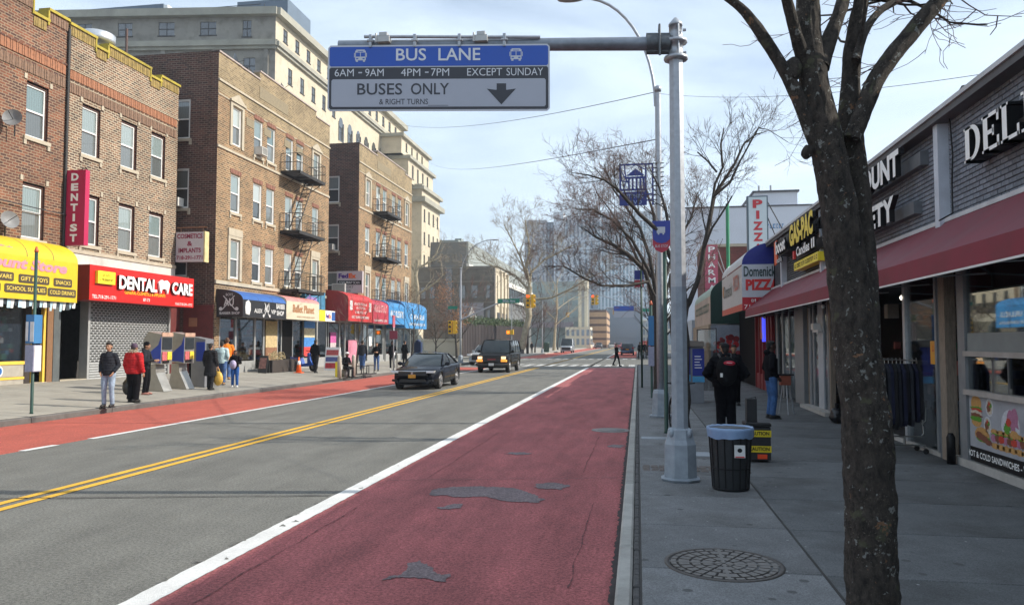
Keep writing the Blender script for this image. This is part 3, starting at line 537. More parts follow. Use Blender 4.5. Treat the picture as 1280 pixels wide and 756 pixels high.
def rowhouse(name, label, base, y0, y1, ztop, m, wins, zlow, notches, gx):
    b = thing(name, label, 'building', base)
    holes = [(y-.5, y+.5, z, z+1.95) for y, z in wins]
    mb = MB(); wall_holes(mb, 'x', XR, y0, y1, zlow, ztop, holes, .16, 1, 0, 1)
    mb.box(XR-14, XR-.3, y0+.02, y1-.02, 4.72, ztop-.9, 2).box(XR-14, XR-4.1, y0+.02, y1-.02, 0, 4.7, 2).box(XR-4.1, XR-.3, y0+.02, y1-.02, 3.62, 4.7, 2)
    mb.quad((XR, y1, zlow), (XR-14, y1, zlow), (XR-14, y1, ztop), (XR, y1, ztop), 0)
    mb.quad((XR, y0, zlow), (XR-14, y0, zlow), (XR-14, y0, ztop), (XR, y0, ztop), 0)
    mb.quad((XR, y0, ztop), (XR, y1, ztop), (XR-.35, y1, ztop), (XR-.35, y0, ztop), 0)
    mb.quad((XR-.35, y0, ztop), (XR-.35, y1, ztop), (XR-.35, y1, ztop-1), (XR-.35, y0, ztop-1), 0)
    mb.build('wall', [m, M['winbrown'], M['roof']], b, world=True)
    # stepped parapet with soldier bricks and coping
    for i, (a, c_, up) in enumerate(notches):
        mb = MB().box(XR-.33, XR-.001, a, c_, ztop, ztop+up)
        mb.build('parapet', m, b, world=True)
        mb = MB(); soldier(mb, XR, a+.01, c_-.01, ztop+up-.38, ztop+up-.06); tag(mb.build('soldier_course', ymoss if name == 'dental_building' or i % 2 else brSol, b, world=True), kind='stuff')
        MB().box(XR-.38, XR+.07, a-.03, c_+.03, ztop+up, ztop+up+.10).build('coping', ycop, b, world=True)
        if i: MB().box(XR-.38, XR+.06, a-.07, a+.0, ztop-.12 if up > 0 else ztop, ztop+max(up, notches[i-1][2])-.002).build('coping', ycop, b, world=True)
    mb = MB(); soldier(mb, XR, y0+.05, y1-.05, ztop-1.62, ztop-1.28); tag(mb.build('soldier_course', brSolR, b, world=True), kind='stuff')
    mb = MB(); soldier(mb, XR, y0+.05, y1-.05, ztop-2.12, ztop-1.76); tag(mb.build('soldier_course', brSol, b, world=True), kind='stuff')
    MB().box(XR, XR+.05, y0, y1, ztop-1.27, ztop-1.2).build('brick_ledge', m, b, world=True)
    for y, z in wins:
        window(b, base, XR, y, z, 1.0, 1.95, frame='winwhite', rec=.12, lintel=None)
        # limestone corner blocks above
        for s_ in (-1, 1): MB().box(XR, XR+.035, y+s_*.58-.06, y+s_*.58+.06, z+1.98, z+2.16).build('corner_block', M['limestone'], b, world=True)
    MB().box(XR-.1, XR+.06, y0, y1, 5.22, 5.36).build('ledge', M['limestone'], b, world=True)
    return b
b1 = rowhouse('store_building', 'orange brown brick building above the yellow store awning at far left', (XR, 21, .4), 12, 24.97, 13.35, brA, wins_store+[(20.9, 9.0), (20.9, 5.46)], 3.2,
   [(12, 23.3, .55), (23.3, 24.0, 0), (24.0, 24.97, .42)], 0)
# raised gable piece at the left edge
MB().prism([(16, 13.9), (22.9, 13.9), (22.3, 14.35), (20.0, 15.1), (18, 15.1)], 'x', XR-.33, XR-.001).build('parapet', brA, b1, world=True)
MB().tube([(XR+.02, 23.0, 13.98), (XR+.02, 22.3, 14.45), (XR+.02, 20.0, 15.2)], .07, 6).build('coping', ycop, b1, world=True)
b2 = rowhouse('dental_building', 'buff brick two storey walk up with yellow coping above the red dental sign', (XR, 28, .4), 25.06, 31.95, 13.3, brB, wins_dent, 4.7,
   [(25.06, 26.45, .40), (26.45, 27.15, .08), (27.15, 29.85, .40), (29.85, 30.6, .08), (30.6, 31.98, .32)], 0)
MB().tube([(XR+.05, 24.98, 4.9), (XR+.05, 24.98, 13.5)], .06, 8).build('downpipe', M['iron'], b1, world=True)
# white plaster band under the first floor and ground floor front of the dentist
MB().box(XR-.2, XR+.02, 25.06, 31.95, 4.69, 5.21).build('white_band', mat('white_plaster', (.52, .51, .47), .8, var=.1, dirt=.5), b2, world=True)
MB().box(XR-2.5, XR-2.4, 25.0, 26.5, .4, 3.6).box(XR-1.5, XR, 25.0, 25.06, .4, 3.5).build('entrance_recess', M['dark'], b2, world=True)
MB().box(XR-2.35, XR-2.3, 25.3, 25.9, .4, 2.9).build('door', mat('brown_door', (.03, .018, .014), .6, var=.2), b2, world=True)
for ya in (26.38, 31.5): MB().box(XR-.3, XR+.06, ya, ya+.12, .38, 3.5).build('shutter_rail', M['alu'], b2, world=True)
# roller shutter: every slat is a piece
sh = put('roller_shutter', MB().box(XR-.08, XR-.05, 26.52, 31.5, .40, 3.5).mesh('roller_shutter', M['dark']), b2, world=True)
slatm = mat('galvanised_shutter', (.38, .385, .38), .5, metal=.25, var=.12, scale=6, rnd=.05)
slots = mat('shutter_slot', (.03, .03, .03), .8)
me1 = MB().prism([(-.05, .0), (.0, .012), (.012, .05), (0, .088), (-.05, .094)], 'y', -2.48, 2.48)
me2 = MB().prism([(-.05, .0), (.0, .012), (.012, .05), (0, .088), (-.05, .094)], 'y', -2.48, 2.48)
for k in range(22):
    me2.box(.001, .0145, -2.4+k*.222, -2.4+k*.222+.145, .024, .070, 1)
me1 = me1.mesh('slat', slatm); me2 = me2.mesh('slat', [slatm, slots])
for i in range(31):
    z = .42+i*.098
    put('slat', me2 if 6 < i else me1, sh, (XR-.0, 29.01+(.055 if i % 2 else -.055), z), world=True)
# --- store ground floor
MB().box(XR-4, XR-.15, 12, 24.9, 3.0, 3.6).box(XR-4, XR-3.8, 12, 25, .3, 3.0).box(XR-4, XR-.2, 12, 25, .30, .36).build('shop_interior', M['dark'], b1, world=True)
ypn = mat('yellow_shop_trim', (.72, .46, .06), .6, var=.1)
MB().box(XR-.05, XR+.03, 12, 23.35, .40, .62, 0).box(XR-.05, XR+.02, 12, 23.35, .72, 1.12).build('stall_riser', mat('grey_stall_riser', (.33, .30, .25), .8, var=.15), b1, world=True)
MB().box(XR-.05, XR+.05, 12, 23.36, .63, .71).box(XR-.05, XR+.05, 12, 23.36, 1.13, 1.24).build('riser_trim', ypn, b1, world=True)
for yy, w in ((22.3, .34),):
    mb = MB(); disc(mb, (XR+.024, yy, .92), .19, (0, -1, 0), (0, 0, 1), 20); mb.build('round_emblem', M['white'], b1, world=True)
    mb = MB(); disc(mb, (XR+.028, yy+.06, .92), .12, (0, -1, 0), (0, 0, 1), 12, sx=.7); mb.build('round_emblem', mat('emblem_blue', (.02, .12, .35), .5), b1, world=True)
put('pane', MB().box(XR-.06, XR-.04, 12, 23.3, 1.24, 3.1).mesh('pane', M['glass']), b1, world=True)
rr = random.Random(5)
mb = MB()
for i in range(60):
    y = rr.uniform(20, 23.2); z = rr.uniform(1.25, 2.7); s_ = rr.uniform(.06, .22)
    mb.box(XR-.6-rr.random(), XR-.3, y, y+s_, z, z+s_*rr.uniform(.6, 1.5), rr.randrange(5))
tag(mb.build('window_goods', [mat('goods_'+n_, c_, .6) for n_, c_ in (('red', (.35, .05, .05)), ('white', (.5, .5, .48)), ('blue', (.08, .2, .35)), ('tan', (.3, .2, .1)), ('green', (.05, .2, .12)))], b1, world=True), kind='stuff')
MB().box(XR-.2, XR+.04, 23.36, 23.6, .38, 3.3).build('dark_pilaster', mat('dark_brown_pilaster', (.035, .025, .02), .7, var=.3), b1, world=True)
wood = mat('brown_timber_door_post', (.20, .10, .045), .7, var=.35, scale=12, stretch=(6, 6, .6))
MB().box(XR-.2, XR+.05, 24.35, 24.62, .38, 3.3).build('timber_post', wood, b1, world=True)
MB().box(XR-.1, XR+.02, 23.68, 23.76, .45, 3.2).box(XR-.1, XR+.02, 24.2, 24.3, .45, 3.2).build('yellow_door_frame', ypn, b1, world=True)
MB().box(XR-.6, XR-.55, 23.76, 24.2, .45, 3.2).build('door', mat('dark_glass_door', (.02, .022, .022), .15), b1, world=True)
MB().box(XR-.05, XR+.04, 24.66, 24.98, .38, 3.3).build('metal_post', mat('grey_metal_post', (.09, .10, .10), .5, var=.2), b1, world=True)
MB().box(XR-.5, XR+.08, 23.6, 24.35, .32, .48).box(XR-.5, XR+.05, 25.02, 26.38, .32, .5).build('door_step', M['limestone'], b1, world=True)

# --- awnings and shop signs -------------------------------------------------
def awning(name, label, x0, x1, y0, y1, z0, z1, m, endm=None, curve=True, group=None, valance=.0, topm=None, split=.6):
    """box awning on a wall x0 projecting to x1, curved top; parts: front, top cloth, end panels"""
    a = thing(name, label, 'awning', (x0, (y0+y1)/2, z0), 0, group)
    d = x1-x0; prof = []
    n = 8 if curve else 1
    zc = z0+(z1-z0)*split
    prof = [(x1, z0), (x1, zc)]+[(x0+d*cos(pi/2*k/n), zc+(z1-zc)*sin(pi/2*k/n)) for k in range(1, n+1)] if curve else [(x1, z0), (x1, zc), (x0, z1)]
    mb = MB().quad((x1, y0, z0), (x1, y1, z0), (x1, y1, zc), (x1, y0, zc)); mb.build('front_panel', m, a, world=True)
    mb = MB(); v = [(p[0], y, p[1]) for y in (y0, y1) for p in prof[1:]]; k = len(prof)-1
    mb.add(v, [(i, i+1, k+i+1, k+i) for i in range(k-1)], 0, True); mb.build('top_cloth', topm or m, a, world=True)
    for y, s_ in ((y0, 1), (y1, -1)):
        pts = [(x0, z0)]+prof
        mb = MB().add([(p[0], y, p[1]) for p in pts], [tuple(range(len(pts)))]); mb.build('end_panel', endm or m, a, world=True)
    ns = max(2, int((y1-y0)/1.1)); mb = MB(); q = prof[1:]
    for i in range(1, ns):
        y = y0+(y1-y0)*i/ns; mb.add([(p[0]+.004, yy, p[1]+.004) for yy in (y-.012, y+.012) for p in q], [(k, k+1, len(q)+k+1, len(q)+k) for k in range(len(q)-1)])
    mb.build('seam', mat('awning_seam', (.05, .05, .05), .8), a, world=True)
    mb = MB()
    for y in [y0+.04+(y1-y0-.08)*i/max(2, int((y1-y0)/1.2)) for i in range(max(2, int((y1-y0)/1.2))+1)]: mb.tube([(x0, y, z0+.02), (x1-.02, y, z0+.02)], .02, 6)
    mb.tube([(x1-.02, y0, z0+.01), (x1-.02, y1, z0+.01)], .02, 6); mb.build('frame_tube', M['alu'], a, world=True)
    return a
def strokes(x, y0, y1, z0, z1, m, par, seed=0, dens=.11, ax='x'):
    """too small to read in the photo: broken strokes the size of its letters"""
    r = random.Random(seed); mb = MB(); a = y0; h = z1-z0
    while a < y1-.03:
        w = min(dens*r.uniform(.6, 1.1), y1-a); t = r.randrange(4)
        def B(p, q, z, zz):
            if ax == 'x': mb.quad((x, p, z), (x, q, z), (x, q, zz), (x, p, zz))
            else: mb.quad((p, x, z), (q, x, z), (q, x, zz), (p, x, zz))
        B(a, a+w*.3, z0, z1)
        if t != 0: B(a, a+w*.85, z1-h*.25, z1)
        if t != 1: B(a, a+w*.85, z0, z0+h*.22)
        if t == 2: B(a+w*.6, a+w*.85, z0, z1)
        a += w+dens*(.2 if r.random() > .15 else .9)
    return tag(mb.build('lettering', m, par, world=True), kind='stuff')
RX, UZ = (0, 1, 0), (0, 0, 1)   # text on walls that face +X reads towards +Y
yel = mat('yellow_awning_vinyl', (.60, .43, .012), .5, var=.12, scale=1.2, dirt=.25, bump=.15, bscale=3); pinkl = mat('pink_letter', (.62, .22, .28), .6, var=0); blk = M['black']; wl = mat('white_letter', (.85, .85, .83), .5, var=0)
a1 = awning('store_awning', 'bright yellow store awning with pink lettering at the far left', XR, -19.6, 14, 24.33, 3.27, 5.38, yel, split=.66)
T('Discount Store', .36, 4.45, (-19.59, 19.35, 4.24), RX, UZ, pinkl, a1, bold=.045, shear=.2)
T('東方', .24, .6, (-19.67, 20.9, 4.72), RX, UZ, pinkl, a1)
ylt = mat('yellow_small_letter', (.80, .60, .10), .6, var=0)
for s_, y0, y1, z in (('HARDWARE', 20.2, 21.45, 3.88), ('GIFT & TOYS', 21.75, 22.95, 3.86), ('SNACKS', 23.25, 24.0, 3.85), ('TOOLS', 20.1, 20.95, 3.52), ('SCHOOL SUPPLIES', 21.2, 22.85, 3.52), ('COLD DRINKS', 23.0, 24.2, 3.5)):
    mb = MB(); mb.prism([(y0-.05, z-.03), (y0, z-.06), (y1, z-.06), (y1+.05, z-.03), (y1+.05, z+.19), (y1, z+.22), (y0, z+.22), (y0-.05, z+.19)], 'x', -19.595, -19.585)
    mb.build('dark_label', mat('dark_label_print', (.06, .04, .02), .6, var=0), a1, world=True); T(s_, .13, (y1-y0)-.06, (-19.583, y0+.03, z+.015), RX, UZ, ylt, a1)
rr = random.Random(9); mb = MB()
for i in range(26):
    y = 20.5+i*.15; w = .14; h = rr.uniform(.18, .34); mb.quad((-19.7, y, 3.27), (-19.7, y+w, 3.27), (-19.72+rr.uniform(-.05, .05), y+w, 3.27-h), (-19.72, y, 3.27-h), i % 3)
tag(mb.build('fringe', [mat('pale_blue_plastic', (.45, .62, .72), .4), M['white'], mat('dark_banner', (.03, .04, .05), .6)], a1, world=True), kind='stuff')
# dental sign
red = mat('red_sign_face', (.56, .015, .011), .35, var=.04); dred = mat('dark_red_sign_return', (.20, .012, .012), .5, var=.1)
dsg = thing('dental_sign', 'long red sign box reading DENTAL CARE over the closed shutter', 'shop sign', (XR, 28.4, 3.4))
MB().box(XR+.02, -19.72, 25.07, 31.72, 3.42, 4.72).build('sign_box', dred, dsg, world=True)
MB().box(-19.72, -19.70, 25.07, 31.72, 3.42, 4.72).build('sign_face', red, dsg, world=True)
bl = [mat('white_raised_letter', (.88, .88, .86), .35, var=0), mat('letter_side', (.03, .02, .02), .5, var=0)]
T('DENTAL', .52, 2.35, (-19.68, 26.55, 3.93), RX, UZ, bl, dsg, ext=.09, bold=.035)
T('CARE', .52, 1.5, (-19.68, 29.95, 3.93), RX, UZ, bl, dsg, ext=.09, bold=.035)
mb = MB(); mb.prism([(29.05, 4.35), (29.25, 4.48), (29.42, 4.42), (29.6, 4.48), (29.8, 4.35), (29.74, 4.15), (29.66, 3.9), (29.58, 4.08), (29.42, 4.12), (29.27, 4.08), (29.2, 3.9), (29.1, 4.1)], 'x', -19.68, -19.6)
mb.build('tooth_emblem', wl, dsg, world=True)
MB().prism([(25.35, 4.05), (26.3, 4.05), (26.3, 4.52), (25.35, 4.52)], 'x', -19.69, -19.58).build('yellow_plate', mat('yellow_plate', (.85, .68, .03), .4, var=0), dsg, world=True)
strokes(-19.575, 25.6, 26.05, 4.33, 4.41, blk, dsg, 1, .05); strokes(-19.575, 25.45, 26.2, 4.16, 4.24, blk, dsg, 2, .05)
yl = mat('yellow_letter', (.85, .62, .02), .5, var=0)
T('GENERAL-COSMETICS & IMPLANTS', .13, 2.6, (-19.69, 27.0, 3.76), RX, UZ, yl, dsg)
T('TEL:718-291-1771', .13, 1.3, (-19.69, 25.2, 3.50), RX, UZ, wl, dsg); T('87-73', .12, .42, (-19.69, 28.15, 3.53), RX, UZ, wl, dsg); T('FAX:718-291-1772', .11, 1.25, (-19.69, 30.35, 3.48), RX, UZ, wl, dsg)
# DENTIST blade sign (faces the camera)
bs = thing('dentist_blade_sign', 'tall narrow crimson sign reading DENTIST down the brick wall', 'shop sign', (-20.3, 25.1, 5.4))
crim = mat('crimson_sign', (.42, .012, .07), .4, var=.05)
MB().box(-20.78, -19.93, 25.0, 25.22, 5.42, 8.2).build('sign_box', crim, bs, world=True)
for i, ch in enumerate('DENTIST'):
    T(ch, .28, .30 if ch != 'I' else .1, (-20.51 if ch != 'I' else -20.41, 24.995, 7.8-i*.375), (1, 0, 0), UZ, wl, bs, bold=.05)
MB().tube([(XR, 25.1, 8.0), (-20.0, 25.1, 8.3), (-19.95, 25.1, 8.2)], .02, 5).build('bracket', M['iron'], bs, world=True)
cs = thing('cosmetics_sign', 'square white projecting sign reading COSMETICS & IMPLANTS in maroon', 'shop sign', (-20, 32, 5.5))
MB().box(-20.74, -19.36, 31.9, 32.2, 5.52, 6.88).build('sign_box', mat('grey_white_sign_face', (.50, .46, .47), .5, var=.06), cs, world=True)
MB().box(-19.36, -19.30, 31.88, 32.22, 5.5, 6.9).build('edge_strip', mat('cream_edge', (.55, .45, .22), .6), cs, world=True)
mar = mat('maroon_letter', (.26, .01, .05), .5, var=0)
for s_, w, x, z in (('COSMETICS', 1.25, -20.68, 6.58), ('&', .26, -20.18, 6.24), ('IMPLANTS', 1.1, -20.6, 5.93), ('718-291-1771', 1.28, -20.69, 5.62)):
    T(s_, .22 if s_ != '718-291-1771' else .18, w, (x, 31.895, z), (1, 0, 0), UZ, mar, cs, bold=.03)
MB().tube([(XR, 32.05, 7.1), (-19.3, 32.05, 7.1)], .025, 6).tube([(-20.6, 32.05, 6.88), (-20.6, 32.05, 7.1)], .015, 5).tube([(-19.5, 32.05, 6.88), (-19.5, 32.05, 7.1)], .015, 5).build('bracket', mat('rusty_bar', (.18, .08, .04), .8, var=.3), cs, world=True)

# --- apartment buildings -----------------------------------------------------
XA = -19.3
def apartment(name, label, y0, y1, ztop, rows, cols, corner, par):
    base = (XA, (y0+y1)/2, .4); b = thing(name, label, 'building', base)
    W_ = [(y, z) for z in rows for y in cols]
    holes = [(y-.45, y+.45, z, z+1.85) for y, z in W_]
    mb = MB(); zs = rows[0]+1.85+.35
    wall_holes(mb, 'x', XA, y0, y1, 3.6, zs, holes, .14, 1, 0, 2)
    mb.quad((XA, y0, zs), (XA, y1, zs), (XA, y1, ztop), (XA, y0, ztop), 1)
    mb.box(XA-18, XA-.3, y0+.3, y1-.3, 3.85, ztop-1, 3).box(XA-18, XA-4.1, y0+.3, y1-.3, .2, 3.84, 3)
    mb.quad((XA, y1, 3.6), (XA-18, y1, 3.6), (XA-18, y1, ztop), (XA, y1, ztop), 4)
    mb.quad((XA, y0, ztop), (XA, y1, ztop), (XA-.35, y1, ztop), (XA-.35, y0, ztop), 1); mb.quad((XA-.35, y0, ztop-1), (XA-.35, y1, ztop-1), (XA-.35, y1, ztop), (XA-.35, y0, ztop), 1)
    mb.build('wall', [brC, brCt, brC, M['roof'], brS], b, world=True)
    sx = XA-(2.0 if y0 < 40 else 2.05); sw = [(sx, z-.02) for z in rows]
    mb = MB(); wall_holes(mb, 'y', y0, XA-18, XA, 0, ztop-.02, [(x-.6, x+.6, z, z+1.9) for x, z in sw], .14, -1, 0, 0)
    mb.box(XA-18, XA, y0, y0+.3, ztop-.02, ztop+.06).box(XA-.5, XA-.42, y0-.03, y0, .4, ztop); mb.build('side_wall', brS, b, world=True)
    for x, z in sw: window(b, base, x, y0, z, 1.2, 1.9, rz=-pi/2, surround='winwhite', frame='winwhite', rec=.08, panes=('pane_low', 'pane_dark'))
    for j, z in enumerate(rows):
        for i, y in enumerate(cols):
            st_ = i in (0, len(cols)-1) and j in (0, len(rows)-1)
            window(b, base, XA, y, z, .9, 1.85, surround='winwhite', rec=.07, stone=st_, pediment=(j == 0), sill=not st_)
    mb = MB()
    for j, z in enumerate(rows):
        for i, y in enumerate(cols):
            if i in (0, len(cols)-1) and j in (0, len(rows)-1): continue
            soldier(mb, XA, y-.5, y+.5, z+1.88, z+2.1, .09)
    tag(mb.build('soldier_course', mat('pink_brick_lintel', (.24, .11, .075), .85, var=.3, scale=8), b, world=True), kind='stuff')
    for z, h, d in ((rows[0]-.45, .12, .06), (rows[-1]-.35, .16, .08), (ztop-1.35, .10, .07), (ztop-2.0, .05, .03)):
        MB().box(XA, XA+d, y0, y1, z, z+h).build('stone_band', M['limestone'], b, world=True)
    for a, c_, up in par:
        if up > 0: MB().box(XA-.33, XA-.001, a, c_, ztop, ztop+up).build('parapet', brCt, b, world=True)
        MB().box(XA-.38, XA+.05, a, c_, ztop+up, ztop+up+.08).build('coping', mat('grey_pink_coping', (.36, .30, .27), .8, var=.2), b, world=True)
    # recessed panels in the parapet field
    L0 = y1-y0
    for f0, f1, zz0, zz1 in ((.30, .55, -.95, -.35), (.20, .26, -2.75, -2.35), (.34, .40, -2.75, -2.35), (.52, .58, -2.75, -2.35), (.64, .70, -2.75, -2.35)):
        MB().box(XA, XA+.018, y0+L0*f0, y0+L0*f1, ztop+zz0, ztop+zz1).build('brick_panel', mat('grey_tan_brick_panel', (.22, .18, .115), .85, var=.2, scale=12, bump=.2), b, world=True)
    return b
colsA = [34.46, 36.65, 38.05, 40.25, 41.6, 43.85]
apA = apartment('apartment_building', 'nearer tan brick apartment building with fire escape above the barber awning', 32.75, 45.9, 15.5, [11.45, 8.15, 4.95], colsA, 0,
    [(32.75, 34.8, 0), (34.8, 36.7, -.02), (36.7, 43.8, .42), (43.8, 45.9, .10)])
colsB = [53.0, 55.3, 56.8, 59.0, 60.5, 62.5]
apB = apartment('apartment_building', 'farther tan brick apartment building with fire escape above the red awnings', 51.2, 64.0, 15.9, [11.75, 8.3, 4.95], colsB, 0,
    [(51.2, 53.2, 0), (53.2, 55, -.02), (55, 62, .35), (62, 64.0, .10)])
# fire escapes
def fire_escape(label, y0, y1, levels):
    t = thing('fire_escape', label, 'fire escape', (XA, (y0+y1)/2, levels[-1]), 0, 'fire escapes on the brick fronts')
    x0, x1 = XA+.02, XA+1.12
    for li, z in enumerate(levels):
        mb = MB()
        n = int((x1-x0)/.07)
        for i in range(n): mb.box(x0+i*.07, x0+i*.07+.035, y0, y1-.9, z-.01, z+.02)
        mb.box(x0, x1, y0, y0+.06, z-.14, z+.03).box(x0, x1, y1-.06, y1, z-.14, z+.03).box(x1-.05, x1, y0, y1, z-.14, z+.03).box(x0, x0+.05, y0, y1, z-.14, z+.03)
        for y in (y0+1.4, y0+2.8, y1-1.2): mb.box(x0, x1, y, y+.05, z-.12, z-.012)
        for y in (y0+.3, (y0+y1)/2, y1-.3): mb.tube([(x1-.05, y, z-.1), (XA, y, z-.8)], .022, 5)
        mb.build('platform', M['iron'], t, world=True)
        mb = MB()
        for zz in (z+.5, z+.98): mb.tube([(x0, y0, zz), (x1, y0, zz), (x1, y1, zz), (x0, y1, zz)], .02, 5)
        k = int((y1-y0)/.17)
        for i in range(k+1): mb.tube([(x1, y0+(y1-y0)*i/k, z), (x1, y0+(y1-y0)*i/k, z+.98)], .010, 4, cap=False)
        for y in (y0, y1):
            for i in range(6): mb.tube([(x0+(x1-x0)*i/6, y, z), (x0+(x1-x0)*i/6, y, z+.98)], .010, 4, cap=False)
        mb.build('railing', M['iron'], t, world=True)
        if li < len(levels)-1:
            zb = levels[li+1]; ya, yb = y1-1.0, y1-3.2; mb = MB()
            for xo in (.35, .85): mb.tube([(x0+xo, ya, z), (x0+xo, yb, zb)], .028, 5)
            for i in range(13):
                f = (i+.5)/13; mb.box(x0+.35, x0+.85, ya+(yb-ya)*f-.07, ya+(yb-ya)*f+.07, z+(zb-z)*f-.01, z+(zb-z)*f+.012)
            mb.build('stair', M['iron'], t, world=True)
    mb = MB()
    for y in (y0+3.0, y0+3.4): mb.tube([(x1-.15, y, levels[-1]-1.6), (x1-.15, y, levels[-1]+1.6)], .018, 5)
    for i in range(10): mb.tube([(x1-.15, y0+3.0, levels[-1]-1.5+i*.3), (x1-.15, y0+3.4, levels[-1]-1.5+i*.3)], .012, 4)
    mb.build('drop_ladder', M['iron'], t, world=True)
    return t
fire_escape('black iron fire escape on the nearer tan apartment building', 39.2, 42.7, [11.25, 7.95, 4.75])
fire_escape('black iron fire escape on the farther tan apartment building', 54.1, 57.6, [11.5, 8.1, 4.75])
# air conditioners
acm = mat('ac_casing', (.55, .54, .50), .6, var=.1)
def ac(label, x, y, z, rz=0, s_=1):
    a = thing('air_conditioner', label, 'air conditioner', (x, y, z), rz, 'window air conditioners')
    MB().box(-.1, .38*s_, -.3*s_, .3*s_, 0, .40*s_).build('casing', acm, a)
    mb = MB()
    for i in range(7): mb.box(.38*s_, .39*s_, -.26*s_, .26*s_, .04+i*.05*s_, .06+i*.05*s_)
    mb.build('grille', M['iron'], a)
ac('pale window air conditioner under the second top floor window of the nearer tan building', XA, 36.65, 11.5)
ac('window air conditioner low on the dark side wall beside the dentist building', XA-2.0, 32.75, 8.2, -pi/2)
ac('large white air conditioner box on the dark side wall above the red awning', XA-1.2, 51.2, 5.3, -pi/2, 1.6)
ac('air conditioner in the middle window of the farther dark side wall', XA-2.05, 51.2, 8.35, -pi/2)
# shop row ground floor under the apartments
def shopfront(par, y0, y1, xw=XA, z1=3.7, seed=0):
    """glazed fronts: alternating frames, doors and panes on plane x=xw"""
    r = random.Random(seed); base = zL(xw)
    put('shop_interior', MB().box(xw-4, xw-3.8, y0, y1, 0, z1).box(xw-4, xw, y0, y1, z1-.02, z1+.02).box(xw-4, xw, y0-.02, y0, 0, z1).box(xw-4, xw, y1, y1+.02, 0, z1).box(xw-4, xw, y0, y1, 0, base+.02).mesh('shop_interior', M['dark']), par, world=True)
    mb = MB(); cols_ = [mat('stock_%s' % n_, c_, .6) for n_, c_ in (('cream', (.42, .38, .28)), ('red', (.36, .05, .05)), ('teal', (.06, .25, .28)), ('grey', (.25, .26, .27)), ('orange', (.5, .22, .05)))]
    for i in range(int((y1-y0)*9)):
        y = r.uniform(y0, y1-.3); z = base+r.uniform(.1, 2.3); mb.box(xw-.5-r.random()*2, xw-.4, y, y+r.uniform(.08, .3), z, z+r.uniform(.08, .4), r.randrange(5))
    tag(mb.build('stock', cols_, par, world=True), kind='stuff')
    y = y0
    while y < y1-.3:
        w = min(r.choice([.95, 1.5, 1.9]), y1-y); door = w < 1.1
        mb = MB()
        mb.box(xw-.05, xw+.03, y, y+.07, base, z1).box(xw-.05, xw+.03, y+w-.07, y+w, base, z1).box(xw-.05, xw+.03, y+.07, y+w-.07, 2.75+base, 2.85+base)
        if not door: mb.box(xw-.05, xw+.03, y+.07, y+w-.07, base, base+.55)
        else: mb.box(xw-.05, xw+.03, y+.07, y+w-.07, base, base+.12).box(xw+.03, xw+.07, y+w-.18, y+w-.15, base+.9, base+1.3)
        f = mb.build('shop_door' if door else 'shop_frame', M['alu'], par, world=True)
        put('pane', MB().box(xw-.02, xw-.01, y+.07, y+w-.07, base+(.12 if door else .55), z1).mesh('pane', M['glass']), f)
        y += w
    MB().box(xw-.3, xw+.05, y0, y1, z1, z1+.1).build('lintel_beam', M['alu'], par, world=True)
shopfront(apA, 33.2, 39.6, seed=2); shopfront(apA, 40.9, 45.8, seed=4)
MB().box(XA-1, XA+.02, 39.7, 40.8, .3, 3.7).build('dark_doorway', M['dark'], apA, world=True)
MB().box(XA-.3, XA+.04, 32.76, 33.15, 0, 3.7).build('corner_pier', brC, apA, world=True)
MB().box(XA-.2, XA-.001, 32.76, 45.9, 3.805, 4.9).build('wall_field', brC, apA, world=True) if 0 else None
shopfront(apB, 51.3, 57, seed=6); shopfront(apB, 57.2, 63.9, seed=8)
# one storey infill between the two apartment buildings
lk = thing('shop_building', 'low shop between the two tan apartment buildings behind the red awning', 'building', (XA, 48.5, .4))
mb = MB().box(XA-8, XA-4.1, 45.95, 51.15, .2, 5.0).box(XA-4.1, XA, 45.95, 51.15, 3.82, 5.0)
mb.build('wall', mat('grey_plaster', (.22, .2, .18), .85, var=.2), lk, world=True); shopfront(lk, 46, 51.1, seed=12)
# gap wall between dentist and apartment
MB().box(XR-.4, XR-.2, 31.96, 32.74, .3, 4).build('gate_panel', mat('oxblood_wall', (.12, .02, .018), .7, var=.3), apA, world=True)
MB().box(XA-1.5, XA-.02, 32.70, 32.745, .3, 3.6).build('painted_wall', mat('oxblood_wall', (.12, .02, .018), .7, var=.3), apA, world=True)
MB().box(XA-1.2, XA-.8, 32.66, 32.70, 2.6, 3.0).build('wall_notice', mat('tan_notice', (.30, .13, .07), .7), apA, world=True)
XF = -17.95
bk = mat('black_awning_vinyl', (.018, .018, .02), .4, var=.1); blu = mat('blue_awning_vinyl', (.025, .10, .33), .5, var=.15, dirt=.3, bump=.15, bscale=3); gy = mat('pale_print', (.55, .55, .54), .6, var=0)
a2 = awning('barber_awning', 'black barber shop awning with a rounded blue top', XA, XF, 32.9, 37.3, 3.05, 4.35, bk, endm=bk, topm=blu, split=.62)
T('ALEX', .2, .8, (XF+.01, 33.95, 3.28), RX, UZ, gy, a2, bold=.02); T('VIP', .2, .5, (XF+.01, 35.65, 3.28), RX, UZ, gy, a2, bold=.02)
T('BARBER', .26, .95, (XF+.01, 36.2, 3.55), RX, UZ, gy, a2, bold=.03); T('SHOP', .24, .8, (XF+.01, 36.25, 3.22), RX, UZ, gy, a2, bold=.03)
T('AU', .36, .5, (XF+.01, 34.95, 3.35), RX, UZ, gy, a2, bold=.02)
mb = MB()
for s_ in (-1, 1):
    mb.quad((XF+.012, 35.2-s_*.28, 3.15), (XF+.012, 35.2-s_*.24, 3.13), (XF+.012, 35.2+s_*.24, 3.78), (XF+.012, 35.2+s_*.20, 3.8))
    disc(mb, (XF+.012, 35.2-s_*.32, 3.16), .08, RX, UZ, 10)
mb.build('scissors_emblem', gy, a2, world=True); mb = MB()
